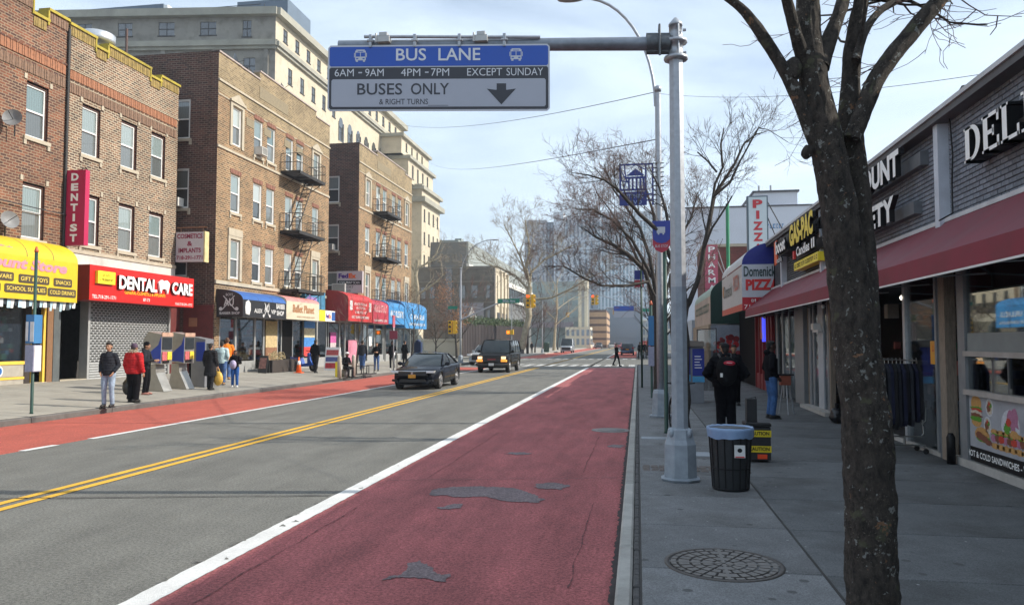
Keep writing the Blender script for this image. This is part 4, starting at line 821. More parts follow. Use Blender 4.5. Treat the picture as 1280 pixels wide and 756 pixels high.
mb.prism([(33.15, 3.2), (33.5, 3.15), (33.62, 3.4), (33.6, 3.7), (33.4, 3.85), (33.15, 3.75), (33.1, 3.5)], 'x', XF+.004, XF+.012)
mb.build('face_emblem', gy, a2, world=True)
EX = (1, 0, 0)
T('AU', .36, .5, (-18.9, 32.89, 3.55), EX, UZ, gy, a2, bold=.02); T('BOYS', .12, .35, (-18.8, 32.89, 4.02), EX, UZ, gy, a2); T('BARBER SHOP', .12, 1.0, (-19.1, 32.89, 3.16), EX, UZ, gy, a2, bold=.02)
mb = MB()
for s_ in (-1, 1):
    mb.quad((-18.65-s_*.34, 32.888, 3.4), (-18.65-s_*.30, 32.888, 3.38), (-18.65+s_*.3, 32.888, 4.02), (-18.65+s_*.26, 32.888, 4.04)); disc(mb, (-18.65-s_*.4, 32.888, 3.42), .09, EX, UZ, 10)
mb.build('scissors_emblem', gy, a2, world=True)
cream = mat('cream_awning_vinyl', (.55, .49, .36), .5, var=.06); pinkt = mat('faded_red_awning_top', (.58, .22, .20), .6, var=.2, scale=6)
a3 = awning('cream_awning', 'cream shop awning with a faded red top right of the barber awning', XA, XF, 37.35, 41.5, 3.08, 4.4, cream, topm=pinkt, split=.72)
T('Ballet Planet', .42, 2.7, (XF+.01, 38.1, 3.45), RX, UZ, mat('bronze_letter', (.38, .16, .06), .5, var=0), a3, bold=.02)
strokes(XF+.01, 38.6, 40.9, 3.2, 3.27, mat('bronze_letter', (.3, .15, .05)), a3, 5, .06)
fs = thing('shop_sign', 'yellow and white strip sign with delivery logo beside the cream awning', 'shop sign', (XF, 42.7, 3.1))
MB().box(XA, XF-.02, 41.55, 43.9, 3.1, 3.72).build('sign_box', wl, fs, world=True); MB().box(XF-.02, XF, 41.55, 42.4, 3.1, 3.72).build('yellow_panel', mat('yellow_plate', (.85, .68, .03), .4, var=0), fs, world=True)
T('Fed', .26, .42, (XF+.0, 42.5, 3.28), RX, UZ, mat('logo_purple', (.08, .02, .22), .5, var=0), fs, bold=.04); T('Ex', .26, .32, (XF+.0, 42.93, 3.28), RX, UZ, mat('logo_orange', (.8, .13, .01), .5, var=0), fs, bold=.04)
MB().box(XF-.02, XF+.001, 43.35, 43.85, 3.15, 3.65).build('blue_panel', blu, fs, world=True)
ps = thing('shop_sign', 'purple lettered sign with blue panel above the strip sign', 'shop sign', (XF, 42.8, 3.9))
MB().box(XA, XA+.3, 41.9, 44.8, 3.85, 4.9).build('sign_box', mat('dusty_blue_sign', (.05, .18, .30), .6, var=.4, scale=3), ps, world=True)
T('dna', .62, 1.5, (XA+.31, 42.1, 4.1), RX, UZ, mat('purple_letter', (.30, .18, .42), .5, var=0), ps, bold=.05)
bf = thing('blade_sign', 'grey white projecting delivery sign board above the red awning', 'shop sign', (-19.8, 51, 5.3))
MB().box(-20.75, -18.87, 50.9, 51.12, 5.28, 6.82).build('sign_box', mat('grey_white_sign_face', (.50, .46, .47)), bf, world=True)
T('Fed', .34, .72, (-20.62, 50.89, 6.32), EX, UZ, mat('logo_purple', (.08, .02, .22)), bf, bold=.05); T('Ex', .34, .55, (-19.87, 50.89, 6.32), EX, UZ, mat('logo_orange', (.8, .13, .01)), bf, bold=.05)
MB().box(-20.68, -18.95, 50.885, 50.895, 5.86, 6.16).build('dark_strip', blk, bf, world=True); T('COPY PRINT SCAN', .17, 1.5, (-20.58, 50.88, 5.92), EX, UZ, wl, bf)
T('PASSPORT', .16, 1.1, (-20.62, 50.89, 5.62), EX, UZ, blk, bf); T('PHOTOS', .16, .9, (-20.62, 50.89, 5.38), EX, UZ, blk, bf)
MB().tube([(XA, 51.05, 7.1), (-20.9, 51.05, 7.1)], .03, 5).build('bracket', M['iron'], bf, world=True)
XQ = -17.8
redv = mat('red_awning_vinyl', (.46, .025, .025), .5, var=.15, dirt=.3, bump=.15, bscale=3); dkr = mat('dark_red_awning_end', (.22, .018, .022), .5, var=.15); crv = mat('crimson_awning_vinyl', (.38, .028, .05), .45, var=.1); sky_ = mat('bright_blue_awning_vinyl', (.04, .22, .48), .5, var=.15, dirt=.3, bump=.15, bscale=3)
a4 = awning('red_awning', 'bright red shop awning with white print and a dark red end', XA, XQ, 45.6, 50.0, 3.2, 5.15, redv, endm=dkr, split=.7)
for z, y0, y1 in ((4.25, 46.6, 48.9), (4.0, 47.0, 48.6), (3.72, 46.8, 48.8), (3.4, 46.2, 49.3)): strokes(XQ+.01, y0, y1, z, z+.16, wl, a4, int(z*10), .12)
MB().box(XQ, XQ+.008, 45.85, 46.3, 3.9, 4.5).box(XQ, XQ+.008, 49.3, 49.75, 3.9, 4.5).build('white_picture', gy, a4, world=True)
a5 = awning('crimson_awning', 'crimson shop awning with pale lettering between red and blue awnings', XA, XQ, 50.1, 53.4, 3.15, 4.95, crv, split=.7)
strokes(XQ+.01, 50.4, 53.1, 3.95, 4.45, mat('pink_print', (.75, .45, .45), .6, var=0), a5, 9, .3); strokes(XQ+.01, 50.4, 53.1, 3.3, 3.45, wl, a5, 19, .12)
a6 = awning('blue_awning', 'bright blue shop awning with faded white print left of the last one', XA, XQ, 53.5, 57.3, 3.2, 5.0, sky_, split=.7, group='blue awnings')
strokes(XQ+.01, 53.9, 57, 3.7, 4.2, wl, a6, 29, .3)
a7 = awning('blue_awning', 'last and largest bright blue awning, next to the bare tree by the crossing', XA, XQ, 57.4, 63.6, 2.95, 5.2, sky_, split=.7, group='blue awnings')
strokes(XQ+.01, 58.9, 62.9, 3.7, 4.1, wl, a7, 39, .4); strokes(XQ+.01, 58.6, 63.1, 3.2, 3.4, wl, a7, 49, .2)
# posters in the shop windows
def poster(label, x, y, z, w, h, cols, rz=0):
    p = thing('poster', label, 'poster', (x, y, z), rz)
    n = len(cols); 
    for i, c_ in enumerate(cols): MB().box(0, .02, -w/2, w/2, h*(n-1-i)/n, h*(n-i)/n).build('poster_band', mat('poster_%02d%02d%02d' % tuple(int(99*q) for q in c_), c_, .6, var=.35, scale=7), p)
    return p
poster('tall blue and red advertising poster between doorways under the cream awning', XA+.1, 43.0, 1.05, 1.5, 2.2, [(.05, .2, .5), (.5, .45, .3), (.05, .2, .5), (.55, .05, .04)])
poster('brown and cream picture panel in the window under the barber awning', XA+.06, 38.3, .9, 1.3, 2.1, [(.45, .35, .15), (.5, .38, .2), (.25, .12, .06)])
poster('white and red sandwich board picture under the red awning', XA+.1, 46.6, .5, .9, 2.0, [(.5, .1, .3), (.6, .5, .5), (.5, .05, .05)])
poster('small notice sheet on the door under the crimson awning', XA+.1, 53.5, 1.6, .5, .7, [(.8, .8, .78)])
poster('pink panel at the foot of the shop under the red awning', XA+.1, 50.0, .4, 1.6, 1.6, [(.62, .22, .3)])
# roof things
v = thing('roof_vent', 'round galvanised ventilator on the dentist building roof', 'roof vent', (-21.9, 27.95, 13.55))
MB().lathe([(.3, -.6), (.3, .45), (.22, .5), (.22, .6), (.62, .62), (.66, .75), (.66, .98), (.6, 1.02)], 20).build('ventilator', mat('bright_galvanised', (.62, .64, .66), .35, metal=.7, var=.1), v)
MB().box(-.35, .35, -.35, .35, -.8, -.1).build('curb', M['steel'], v)
def dish(label, loc, d, r=.3):
    t = thing('satellite_dish', label, 'satellite dish', loc, 0, 'satellite dishes'); mb = MB(); D = Vector(d).normalized(); u = D.orthogonal().normalized(); w = D.cross(u)
    n = 14; vs = []; fs = []
    for k in range(4):
        for i in range(n): q = u*cos(2*pi*i/n)*r*k/3+w*sin(2*pi*i/n)*r*k/3+D*(.12*r*(k/3)**2*3); vs.append(q)
    for k in range(3):
        for i in range(n): fs.append((k*n+i, k*n+(i+1) % n, (k+1)*n+(i+1) % n, (k+1)*n+i))
    mb.add(vs, fs, 0, True); mb.build('reflector', mat('dish_grey', (.20, .20, .20), .5), t)
    MB().tube([(0, 0, -.02), D*.55], .012, 5).tube([(0, 0, 0), -D*.2, -D*.2-Vector((0, 0, .5))], .025, 6).build('arm', M['iron'], t)
dish('grey satellite dish on the left brick wall beside the top window', (XR+.35, 22.2, 9.3), (.45, -.9, .25), .30)
dish('small dark dish low on the left brick wall', (XR+.3, 22.2, 5.9), (.8, -.3, .2), .3)
dish('dark satellite dish on the nearer tan building roof', (XA-.6, 35.2, 15.9), (.7, .4, .3), .45)
dish('pale satellite dish on the roof edge of the nearer tan building', (XA-.6, 40.5, 16.3), (.7, .2, .5), .35)
tag(MB().box(-.5, .1, -.2, .2, 0, .35).build('roof_box', M['iron'], None, (XA-.3, 36, 15.5)), 'dark box on the roof edge beside the dish', 'roof box')
tag(MB().tube([(0, 0, 0), (0, 0, 2.6)], .06, 6).build('roof_pipe', mat('rusty_pipe', (.10, .06, .05), .8), None, (-24.6, 33.4, 14.6)), 'thin dark pipe standing on the roof against the grey court wall', 'pipe')
# ================================================================ COURT AND FAR BUILDINGS
ct = thing('courthouse', 'huge cream stone courthouse with arched windows behind the apartment buildings', 'building', (-48, 120, 0))
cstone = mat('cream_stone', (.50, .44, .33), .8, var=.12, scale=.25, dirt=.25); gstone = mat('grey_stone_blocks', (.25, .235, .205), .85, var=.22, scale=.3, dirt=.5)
XC = -47.5; Y0c, Y1c = 94.4, 151.6
CB = (-48, 120, 0)
CF, CS = [], []
def cwin(y, z, w, h, arch=False): CF.append((y-w/2, y+w/2, z, z+h)); simple_window(ct, CB, XC, y, z, w, h, arch=arch)
def swin(x, z, w, h): CS.append((x-w/2, x+w/2, z, z+h)); SIDE.append(simple_window(ct, CB, x, Y0c, z, w, h, rz=-pi/2))
SIDE = []
mb = MB(); ms = MB()
for (a, b_, d) in ((45.4, 46.4, .9), (41.3, 41.9, .7), (41.9, 42.2, .35), (40.9, 41.3, .4), (27.6, 28.4, .8), (27.2, 27.6, .4)):
    mb.box(XC-1, XC+d, Y0c-d*.5, Y1c, a, b_); ms.box(XC-34.5, XC+d*.4, Y0c-d, Y0c+.2, a+.003, b_-.003)
cm_ = mat('weathered_cornice', (.31, .30, .25), .85, var=.2, scale=.4); mb.build('cornice', cm_, ct, world=True); SIDE.append(ms.build('cornice', cm_, ct, world=True))
for i in range(15): cwin(97.3+i*3.75, 42.9, 1.3, 1.8)
for i in range(5): cwin(98.9+i*3.9, 37.6, 1.3, 2.2)
for i in range(9):
    y = 117.5+i*3.95; cwin(y, 34.6, 1.7, 2.9, True)
    mb = MB(); disc(mb, (XC+.03, y, 37.5), .85, RX, UZ, 16); mb.box(XC, XC+.12, y-1.05, y-.87, 34.4, 37.5).box(XC, XC+.12, y+.87, y+1.05, 34.4, 37.5)
    mb.build('arch_head', M['pane_dark'], ct, world=True)
for z in (30, 24, 18.5, 13, 7.5):
    for i in range(14): cwin(98.9+i*3.9, z, 1.4, 2.3)
for x, z, w, h in ((-82+8.3, 43.0, 2.0, 1.8), (-68.1, 43.0, 2.0, 1.8), (-62.4, 43.0, 2.2, 1.8), (-56.7, 43.0, 2.2, 1.8), (-51.4, 42.7, 1.2, 2.2), (-51.0, 37.6, 1.6, 2.2), (-77, 43, 1.2, 1.8)):
    swin(x, z, w, h)
mb = MB(); wall_holes(mb, 'x', XC, Y0c, Y1c, 0, 45.4, CF, .5); mb.build('wall', cstone, ct, world=True)
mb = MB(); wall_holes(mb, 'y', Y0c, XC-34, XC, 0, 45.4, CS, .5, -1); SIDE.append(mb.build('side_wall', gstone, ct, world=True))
MB().box(XC-33, XC-1, Y0c+3, Y1c, 45.3, 45.4).build('roof', M['roof'], ct, world=True)
for k in range(5): SIDE.append(MB().box(XC-1.5-7*k, XC-.9-7*k, Y0c-.25, Y0c, 0, 41).build('pilaster', gstone, ct, world=True))
TC = Matrix.Translation((XC, Y0c, 0)) @ Matrix.Rotation(radians(7), 4, 'Z') @ Matrix.Translation((-XC, -Y0c, 0)); P_ct = Matrix.Translation(CB)
for o in SIDE:      # the end wall is not square to the street
    A_ = P_ct @ o.matrix_parent_inverse; o.matrix_basis = A_.inverted() @ TC @ A_ @ o.matrix_basis
for bx in ((-82.5, -67.2, 99, 112, 45.4, 50.6), (-58.5, -50.5, 104, 112, 45.4, 52.4)): MB().box(*bx).build('penthouse', mat('slate_blue_metal', (.10, .14, .19), .6, var=.15, scale=1), ct, world=True)
MB().box(-67.15, -66.5, 99, 112, 45.4, 50.4).build('penthouse_end', wl, ct, world=True)
mb = MB()
for zz in (47.2, 48): mb.tube([(-66, 96, zz), (XC-3, 96, zz)], .05, 4)
for i in range(9): mb.tube([(-66+2*i, 96, 46.4), (-66+2*i, 96, 48)], .04, 4)
mb.build('roof_rail', M['iron'], ct, world=True)
# far wing: three stepped tiers
WH = {}
for x, y0, y1, z0, z1 in ((-41.2, 143.3, 157, 0, 32.2), (-42.6, 138.8, 156.5, 32.2, 37.2), (-43.4, 137, 156, 37.2, 41.0)):
    WH[x] = (y0, y1, z0, z1, [])
    MB().box(-60, x+.6, y0-.6, y1+.6, z1-.7, z1-.1).build('cornice', mat('weathered_cornice', (.31, .30, .25)), ct, world=True)
mb = MB().box(-60, -40.3, 142.4, 157.9, 29.0, 30.0).box(-60, -41.0, 142.9, 157.4, 32.2, 32.5); mb.build('cornice', mat('weathered_cornice', (.31, .30, .25)), ct, world=True)
def wwin(x, y, z, w, h): WH[x][4].append((y-w/2, y+w/2, z, z+h)); simple_window(ct, CB, x, y, z, w, h)
for i in range(4):
    for z in (25.5, 21.0, 16.5, 12, 7.5, 3.2): wwin(-41.2, 145.3+i*3.3, z, 1.1, 2.4)
    wwin(-42.6, 141.8+i*3.5, 33.2, 1.1, 2.6); wwin(-43.4, 140.2+i*3.6, 38.2, 1.0, 1.6)
for x, (y0, y1, z0, z1, hs) in WH.items():
    mb = MB(); wall_holes(mb, 'x', x, y0, y1, z0, z1, hs, .5); mb.quad((-60, y0, z0), (x, y0, z0), (x, y0, z1), (-60, y0, z1)).quad((-60, y0, z1), (x, y0, z1), (x, y1, z1), (-60, y1, z1)).quad((-60, y1, z0), (x, y1, z0), (x, y1, z1), (-60, y1, z1)); mb.build('wing_wall', cstone, ct, world=True)
mb = MB().box(-41.2, -39.9, 147, 152, 6.1, 7.1); mb.build('balcony', cstone, ct, world=True)
# stone terrace and steps in front
tr = thing('stone_steps', 'cream stone terrace wall and steps below the courthouse wing', 'steps', (-35, 130, 0))
for i in range(10): MB().box(-40.5, -34-i*.5, 118, 141, .15+i*.3, .45+i*.3).build('step', cstone, tr, world=True)
MB().prism([(112, .15), (116, .15), (116, 5.8), (112, 4.6)], 'x', -41, -33).build('ramp_wall', cstone, tr, world=True)
tag(MB().box(-36, -22, 92, 100, .15, 2.0).box(-36.1, -21.9, 91.9, 100.1, 2.0, 2.25).build('garden_wall', cstone), 'low cream garden wall beyond the crossing at left', 'wall')
# grey modern building
gb = thing('grey_building', 'long grey flat roofed building with a white window band beyond the fence', 'building', (-36, 180, 0))
greyw = mat('grey_cladding', (.13, .135, .135), .8, var=.15, scale=.3); gtile = mat('greenish_metal_roof', (.26, .285, .27), .6, var=.12, scale=.5)
MB().box(-48, -33.8, 150, 245, 0, 16.2).build('wall', greyw, gb, world=True)
MB().box(-48, -33.4, 150, 245, 17.5, 22.0).build('upper_wall', gtile, gb, world=True)
MB().quad((-48, 149.98, 10), (-33.8, 149.98, 10), (-33.8, 149.98, 21.9), (-48, 149.98, 21.9)).build('end_wall', greyw, gb, world=True)
MB().box(-48, -33.2, 150, 245, 16.2, 17.5).box(-33.8, -33.2, 150, 245, 12.4, 13.2).build('white_band', mat('white_cladding', (.68, .68, .64), .6), gb, world=True)
for i in range(22): MB().box(-33.8, -33.6, 152+i*4.2, 155+i*4.2, 13.4, 16.0).build('window', M['pane_dark'], gb, world=True)
MB().box(-46, -39, 165, 180, 22, 24.4).box(-41, -39.5, 170, 172, 24.4, 25.4).build('penthouse', gtile, gb, world=True)
sb = thing('stone_building', 'low weathered stone building with tall pale windows behind the fence', 'building', (-28, 135, 0))
rst = mat('weathered_stone', (.125, .118, .105), .9, var=.3, scale=.35, dirt=.5)
MB().box(-38, -24.3, 130, 131, 0, 15.0).build('end_wall', rst, sb, world=True); MB().box(-33, -31.8, 129.9, 130, 2, 15).build('dark_strip', M['pane_dark'], sb, world=True)
for zz in (4.2, 8.6, 12.2, 14.6): MB().box(-38, -24.2, 129.85, 130, zz, zz+.22).build('stone_ledge', mat('dark_stone_ledge', (.17, .16, .14), .85, var=.2), sb, world=True)
for xx in (-30.6, -28.4, -26.2):
    for zz in (5.2, 9.4): MB().box(xx, xx+1.1, 129.9, 130.1, zz, zz+2.2).build('window', M['pane_dark'], sb, world=True)
for xx in (-37.5, -35.8): MB().box(xx, xx+.9, 129.9, 130.1, 9.4, 11.4).build('window', M['pane_dark'], sb, world=True)
for k in range(9): MB().box(-47.5+k*1.55, -46.5+k*1.55, 149.9, 150.1, 17.8, 19.4).build('window', M['pane_dark'], gb, world=True)
MB().box(-38, -24.3, 131, 143, 0, 14.8).build('wall', cstone, sb, world=True)
for i in range(3):
    MB().box(-24.3, -24.1, 132.3+i*3.6, 134.3+i*3.6, 1, 7).build('window', M['pane_dark'], sb, world=True); MB().box(-24.3, -24.1, 132.3+i*3.6, 134.3+i*3.6, 8.2, 13.5).build('window', mat('pale_blind', (.5, .45, .34), .7), sb, world=True)
    MB().box(-24.3, -23.9, 134.8+i*3.6, 135.3+i*3.6, 0, 14.5).build('pilaster', cstone, sb, world=True)
sg = thing('hanging_banner', 'grey banner with a pale triangle on the weathered stone building', 'banner', (-27, 129.8, 5))
MB().box(-30.2, -26.2, 129.6, 129.75, 4.7, 8.6).build('cloth', mat('banner_grey', (.22, .22, .25), .8), sg, world=True)
mb = MB(); mb.add([(-29.3, 129.58, 5.6), (-27.1, 129.58, 5.6), (-28.2, 129.58, 7.9)], [(0, 1, 2)]); mb.build('triangle_print', wl, sg, world=True)
# dark board fence and hedge
fn = thing('board_fence', 'tall dark brown board fence beyond the crossing at left', 'fence', (-18.5, 95, 0))
fm = mat('dark_brown_boards', (.040, .030, .030), .85, var=.3, scale=3, rnd=.15)
me = MB().box(-.03, .03, -.21, .21, 0, 3.9).mesh('board', fm)
for i in range(46):
    t = i/45; put('board', me, fn, (-20.2+3.6*t, 88+24*t-.0, .12+.02*(i % 2)), -math.atan2(3.6, 24), world=True)
# the hedge: many small leaves
def leaves(mb, cx, cy, cz, rx, ry, rz_, n, s_, rnd_):
    for i in range(n):
        while 1:
            p = Vector((rnd_.uniform(-1, 1), rnd_.uniform(-1, 1), rnd_.uniform(-1, 1)))
            if p.length < 1: break
        c_ = Vector((cx+p.x*rx, cy+p.y*ry, cz+p.z*rz_)); u = Vector((rnd_.gauss(0, 1), rnd_.gauss(0, 1), rnd_.gauss(0, 1))).normalized(); w = u.orthogonal().normalized()
        mb.add([c_-u*s_, c_+w*s_*.5, c_+u*s_, c_-w*s_*.5], [(0, 1, 2, 3)])
rr = random.Random(11); mb = MB()
for i in range(30): leaves(mb, -20.3+3.4*i/30, 90+.8*i, 4.3+rr.uniform(-.1, .4), .9, .9, .6, 70, .16, rr)
tag(mb.build('hedge', mat('dark_ivy_leaf', (.045, .07, .025), .8, var=.4, scale=1)), 'dark green ivy growing along the top of the board fence', 'hedge')
# towers far down the road
def tower(name, label, x0, x1, y0, y1, z, wallm, panem, nx, nz, z0=0, fin=.55, vz=(.22, .9), parent=None):
    b = parent or thing(name, label, 'building', ((x0+x1)/2, y0, 0))
    MB().box(x0, x1, y0, y1, z0, z).build('wall', wallm, b, world=True)
    mb = MB(); dx = (x1-x0)/nx; dz = (z-z0-1)/nz
    for i in range(nx):
        for j in range(nz): mb.box(x0+dx*(i+.5-fin/2), x0+dx*(i+.5+fin/2), y0-.12, y0, z0+.5+dz*j+dz*vz[0], z0+.5+dz*j+dz*vz[1])
    ny = max(3, int((y1-y0)/dx))
    if ny*nz < 3000:
        for i in range(ny):
            for j in range(nz):
                for xs, s_ in ((x1, 1), (x0, -1)): mb.box(xs, xs+s_*.12, y0+(y1-y0)*(i+.5-fin/2)/ny, y0+(y1-y0)*(i+.5+fin/2)/ny, z0+.5+dz*j+dz*vz[0], z0+.5+dz*j+dz*vz[1])
    tag(mb.build('window_panes', panem, b, world=True), kind='stuff'); return b
pw = mat('far_grey_cladding', (.46, .48, .52), .7, var=.08, scale=.1); pl_ = mat('far_white_cladding', (.66, .70, .75), .7, var=.06, scale=.1); pg = mat('far_blue_glass', (.27, .33, .39), .15, var=.3, scale=.3); pg2 = mat('far_green_glass', (.26, .34, .33), .15, var=.35, scale=.2)
tower('office_tower', 'leftmost grey concrete tower slab at the end of the road', -44, -35.4, 300, 318, 50.0, pw, pg, 4, 14, fin=.25)
tower('office_tower', 'dark narrow stair tower between the pale towers', -35.2, -32.6, 301, 318, 49.2, mat('far_dark', (.12, .14, .17), .6), pg, 2, 14)
t3 = tower('office_tower', 'pale tower with tall top windows in the middle of the far cluster', -32.4, -14, 300, 322, 42, pl_, pg, 8, 12, fin=.35)
mb = MB().box(-32.4, -28.5, 300, 322, 42, 53).box(-28.3, -14, 302, 322, 42, 51.5); mb.build('upper_wall', pl_, t3, world=True)
mb = MB()
for i in range(9): mb.box(-27.8+i*1.5, -27.0+i*1.5, 301.7, 302, 43, 50)
mb.build('tall_window_band', pg, t3, world=True)
tower('office_tower', 'wide flat pale building behind the far towers', -24, 8, 345, 365, 60, mat('far_pale', (.46, .50, .54), .7, var=.05), pg, 20, 12, fin=.3)
tower('office_tower', 'glass tower with white vertical stripes at the far right of the cluster', -14.5, 3.5, 285, 340, 47, mat('far_white_stripe', (.62, .68, .74), .5, var=.04), mat('far_stripe_glass', (.27, .36, .43), .12, var=.35, scale=.25), 14, 9, z0=10, fin=.55, vz=(.05, .97))
tower('glass_hall', 'low green glass hall behind the bare trees at the end', -40, -18.5, 255, 280, 22, mat('far_green_frame', (.28, .33, .32), .5), pg2, 11, 5, fin=.85)
tower('office_block', 'blue grey windowless slab under the striped glass tower', -10.2, 1.5, 270, 284, 13.5, mat('far_slate', (.20, .24, .30), .6, var=.05), mat('far_slate', (.20, .24, .30)), 1, 1)
tower('office_block', 'brown and tan banded office block beside the grey slab', -14.9, -9.4, 235, 262, 11.6, mat('far_brown', (.10, .06, .05), .8), mat('far_tan_band', (.42, .28, .17), .7), 1, 5, fin=1.0)
tower('stone_block', 'tall thin cream stone slab in front of the brown block', -17.1, -14.4, 225, 232, 20, mat('far_cream', (.66, .60, .46), .8), mat('far_grey_panel', (.3, .31, .3), .8), 1, 1, fin=.3)
tower('low_building', 'low cream building left of the end of the road', -20.0, -13.0, 215, 224, 6.0, mat('far_cream', (.66, .60, .46)), pg, 5, 2)
tower('low_building', 'low pale shop building with a red base at the road end', -4.5, 5.5, 290, 300, 7.5, mat('far_pale_wall', (.62, .60, .54), .8), pg, 8, 2)
tag(MB().box(-4.6, 5.6, 289.6, 289.9, .1, 2.2).build('red_hoarding', mat('far_red', (.60, .05, .03), .6)), 'red painted hoarding at the end of the road', 'hoarding')
tower('low_building', 'long low dull building closing the view at the road end', -22, -5, 420, 440, 9, mat('far_dull', (.28, .27, .26), .8), pg, 14, 2)
tower('row_building', 'far row of pale buildings on the right side of the road', 6, 20, 170, 260, 8, mat('far_pale_wall', (.62, .60, .54)), pg, 6, 2)
tag(MB().box(-40, -21, 253, 254, 6.6, 8.4).build('mauve_fascia', mat('mauve_fascia', (.30, .26, .29), .7), None), 'mauve grey fascia across the glass hall', 'fascia')
# ================================================================ RIGHT SIDE FAR
wb = thing('white_building', 'large windowless white block rising behind the pizza sign', 'building', (12, 92, 0))
ww = mat('pale_lilac_render', (.60, .62, .68), .85, var=.05, scale=.3)
MB().box(5.6, 40, 90, 120, 0, 17.2).box(13.3, 18, 90.5, 100, 17.2, 18.9).build('wall', ww, wb, world=True)
MB().box(13.1, 18.2, 90.3, 100.2, 18.9, 19.1).box(5.5, 40, 89.9, 90.1, 17.2, 17.35).build('parapet_cap', mat('dark_cap', (.05, .05, .06), .7), wb, world=True)
strokes(89.97, 14.6, 16.4, 14.7, 15.2, mat('blue_banner_print', (.08, .25, .5), .6), wb, 3, .3, ax='y')
for x in (13.9, 15.2): MB().tube([(x, 91, 18.9), (x, 91, 19.8)], .12, 6).build('roof_pipe', M['steel'], wb, world=True)
rb = thing('red_brick_building', 'dark red brick building behind the awnings on the right', 'building', (8, 58, 0))
MB().box(4.62, 20, 55, 61, 0, 8.5).build('wall', brick_mat('oxblood_brick', (.17, .035, .03), (.10, .025, .022), (.14, .06, .05), plane='xz'), rb, world=True)
MB().box(4.55, 20.1, 54.9, 61.1, 8.5, 8.7).build('coping', M['limestone'], rb, world=True)
gp = tag(MB().tube([(4.55, 40, 5.5), (4.55, 40, 8.9)], .09, 8).build('green_post', mat('green_post_paint', (.02, .22, .10), .5)), 'green post standing up between the pharmacy and pizza signs', 'post')
# ================================================================ RIGHT SHOP ROW
XS = 4.55
rs = thing('shop_row', 'low grey brick shop row under the long maroon awning on the right', 'building', (XS, 15, .15))
gbm = mat('dark_grey_painted_brick', (.185, .205, .240), .75, var=.2, scale=7, bump=.35, bscale=60, rnd=.22)
gmort = mat('grey_mortar', (.055, .060, .070), .9, var=.2)
mb = MB().box(XS+.05, 16, -8, 27.2, 3.55, 5.1).box(XS+3.2, 16, -8, 27.2, 0, 3.55).box(XS+.05, XS+3.2, -8.2, -8, 0, 5.1).box(XS+.05, XS+3.2, 27.0, 27.2, 0, 5.1)
mb.box(XS+.1, XS+3.2, -8, 27.2, 3.0, 3.55)
mb.build('wall', gmort, rs, world=True)
# grey bricks of the two near sign panels: the nearest 300 are separate pieces
BW, BH = .205, .0725
me = MB().bevbox(0, .022, -(BW-.014)/2, (BW-.014)/2, 0, 0, .004)
bv = MB(); w_ = (BW-.014)/2; h_ = BH-.013
bv.add([(0, -w_, 0), (0, w_, 0), (0, w_, h_), (0, -w_, h_), (-.018, -w_, 0), (-.018, w_, 0), (-.018, w_, h_), (-.018, -w_, h_), (-.022, -w_+.004, .004), (-.022, w_-.004, .004), (-.022, w_-.004, h_-.004), (-.022, -w_+.004, h_-.004)],
   [(8, 11, 10, 9), (4, 8, 9, 5), (5, 9, 10, 6), (6, 10, 11, 7), (7, 11, 8, 4), (0, 4, 5, 1), (1, 5, 6, 2), (2, 6, 7, 3), (3, 7, 4, 0)])
bme = bv.mesh('brick', gbm)
cells = []
for (ya, yb) in ((8.2, 12.17), (12.36, 19.62)):
    r_ = 0; z = 3.72
    while z < 5.12:
        y = ya+(BW/2 if r_ % 2 else 0)-BW/2
        while y < yb:
            a, b_ = max(y, ya), min(y+BW, yb)
            if b_-a > .04: cells.append((y+BW/2, z, a, b_))
            y += BW
        z += BH; r_ += 1
cells.sort(key=lambda c_: (abs(c_[0]-10.9) > 1.25, c_[0]))
rr = random.Random(2); cnt = 0; mb = MB()
for (yc, z, a, b_) in cells:
    full = b_-a > BW-.01
    if full and cnt < 298 and yc > 9.5:
        put('brick', bme, rs, (XS+.05-rs.location.x+rr.uniform(-.002, .002), yc-rs.location.y, z-rs.location.z)); cnt += 1
    else: mb.add([(XS+.05+v[0], min(max(yc+v[1], a+.004), b_-.004), z+v[2]) for v in bv.v], bv.f)
tag(mb.build('brick_field', mat('dark_grey_brick_field', (.185, .205, .240), .75, var=.3, scale=4, bump=.35, bscale=60), rs, world=True), kind='stuff')
greyt = mat('grey_white_trim', (.52, .54, .56), .6, var=.12, dirt=.3)
for y in (12.22, 19.68, 24.9): MB().box(XS-.12, XS+.06, y-.04, y+.13, 3.6, 5.14).build('pilaster', mat('pale_pilaster', (.52, .56, .62), .6, var=.12, dirt=.3), rs, world=True)
MB().box(XS-.22, XS+.25, -8, 27.3, 5.245, 5.31).build('coping', greyt, rs, world=True)
MB().box(XS-.19, XS+.2, -8, 27.3, 5.145, 5.24).build('fascia', mat('dark_fascia', (.10, .10, .105), .7), rs, world=True)
MB().box(XS-.06, XS+.06, -8, 27.2, 3.66, 3.72).build('ledge', greyt, rs, world=True)
mb = MB()
for i in range(22): mb.prism([(XS+.06, 3.72+i*.065), (XS+.02, 3.725+i*.065), (XS+.055, 3.78+i*.065)], 'y', 19.9, 24.8)
tag(mb.build('corrugated_cladding', mat('dark_corrugated_metal', (.10, .105, .11), .5, var=.15), rs, world=True), kind='stuff')
mb = MB().tube([(XS-.03, 11.95, 5.2), (XS-.02, 11.9, 4.6), (XS-.03, 11.93, 4.2), (XS-.05, 11.88, 3.75), (XS-.3, 11.7, 3.62)], .012, 5)
mb.tube([(XS-.1, 11.6, 5.32), (XS-.1, 11.3, 5.42), (XS-.1, 11.0, 5.34), (XS-.1, 10.6, 5.33)], .012, 5); mb.build('loose_cable', blk, rs, world=True)
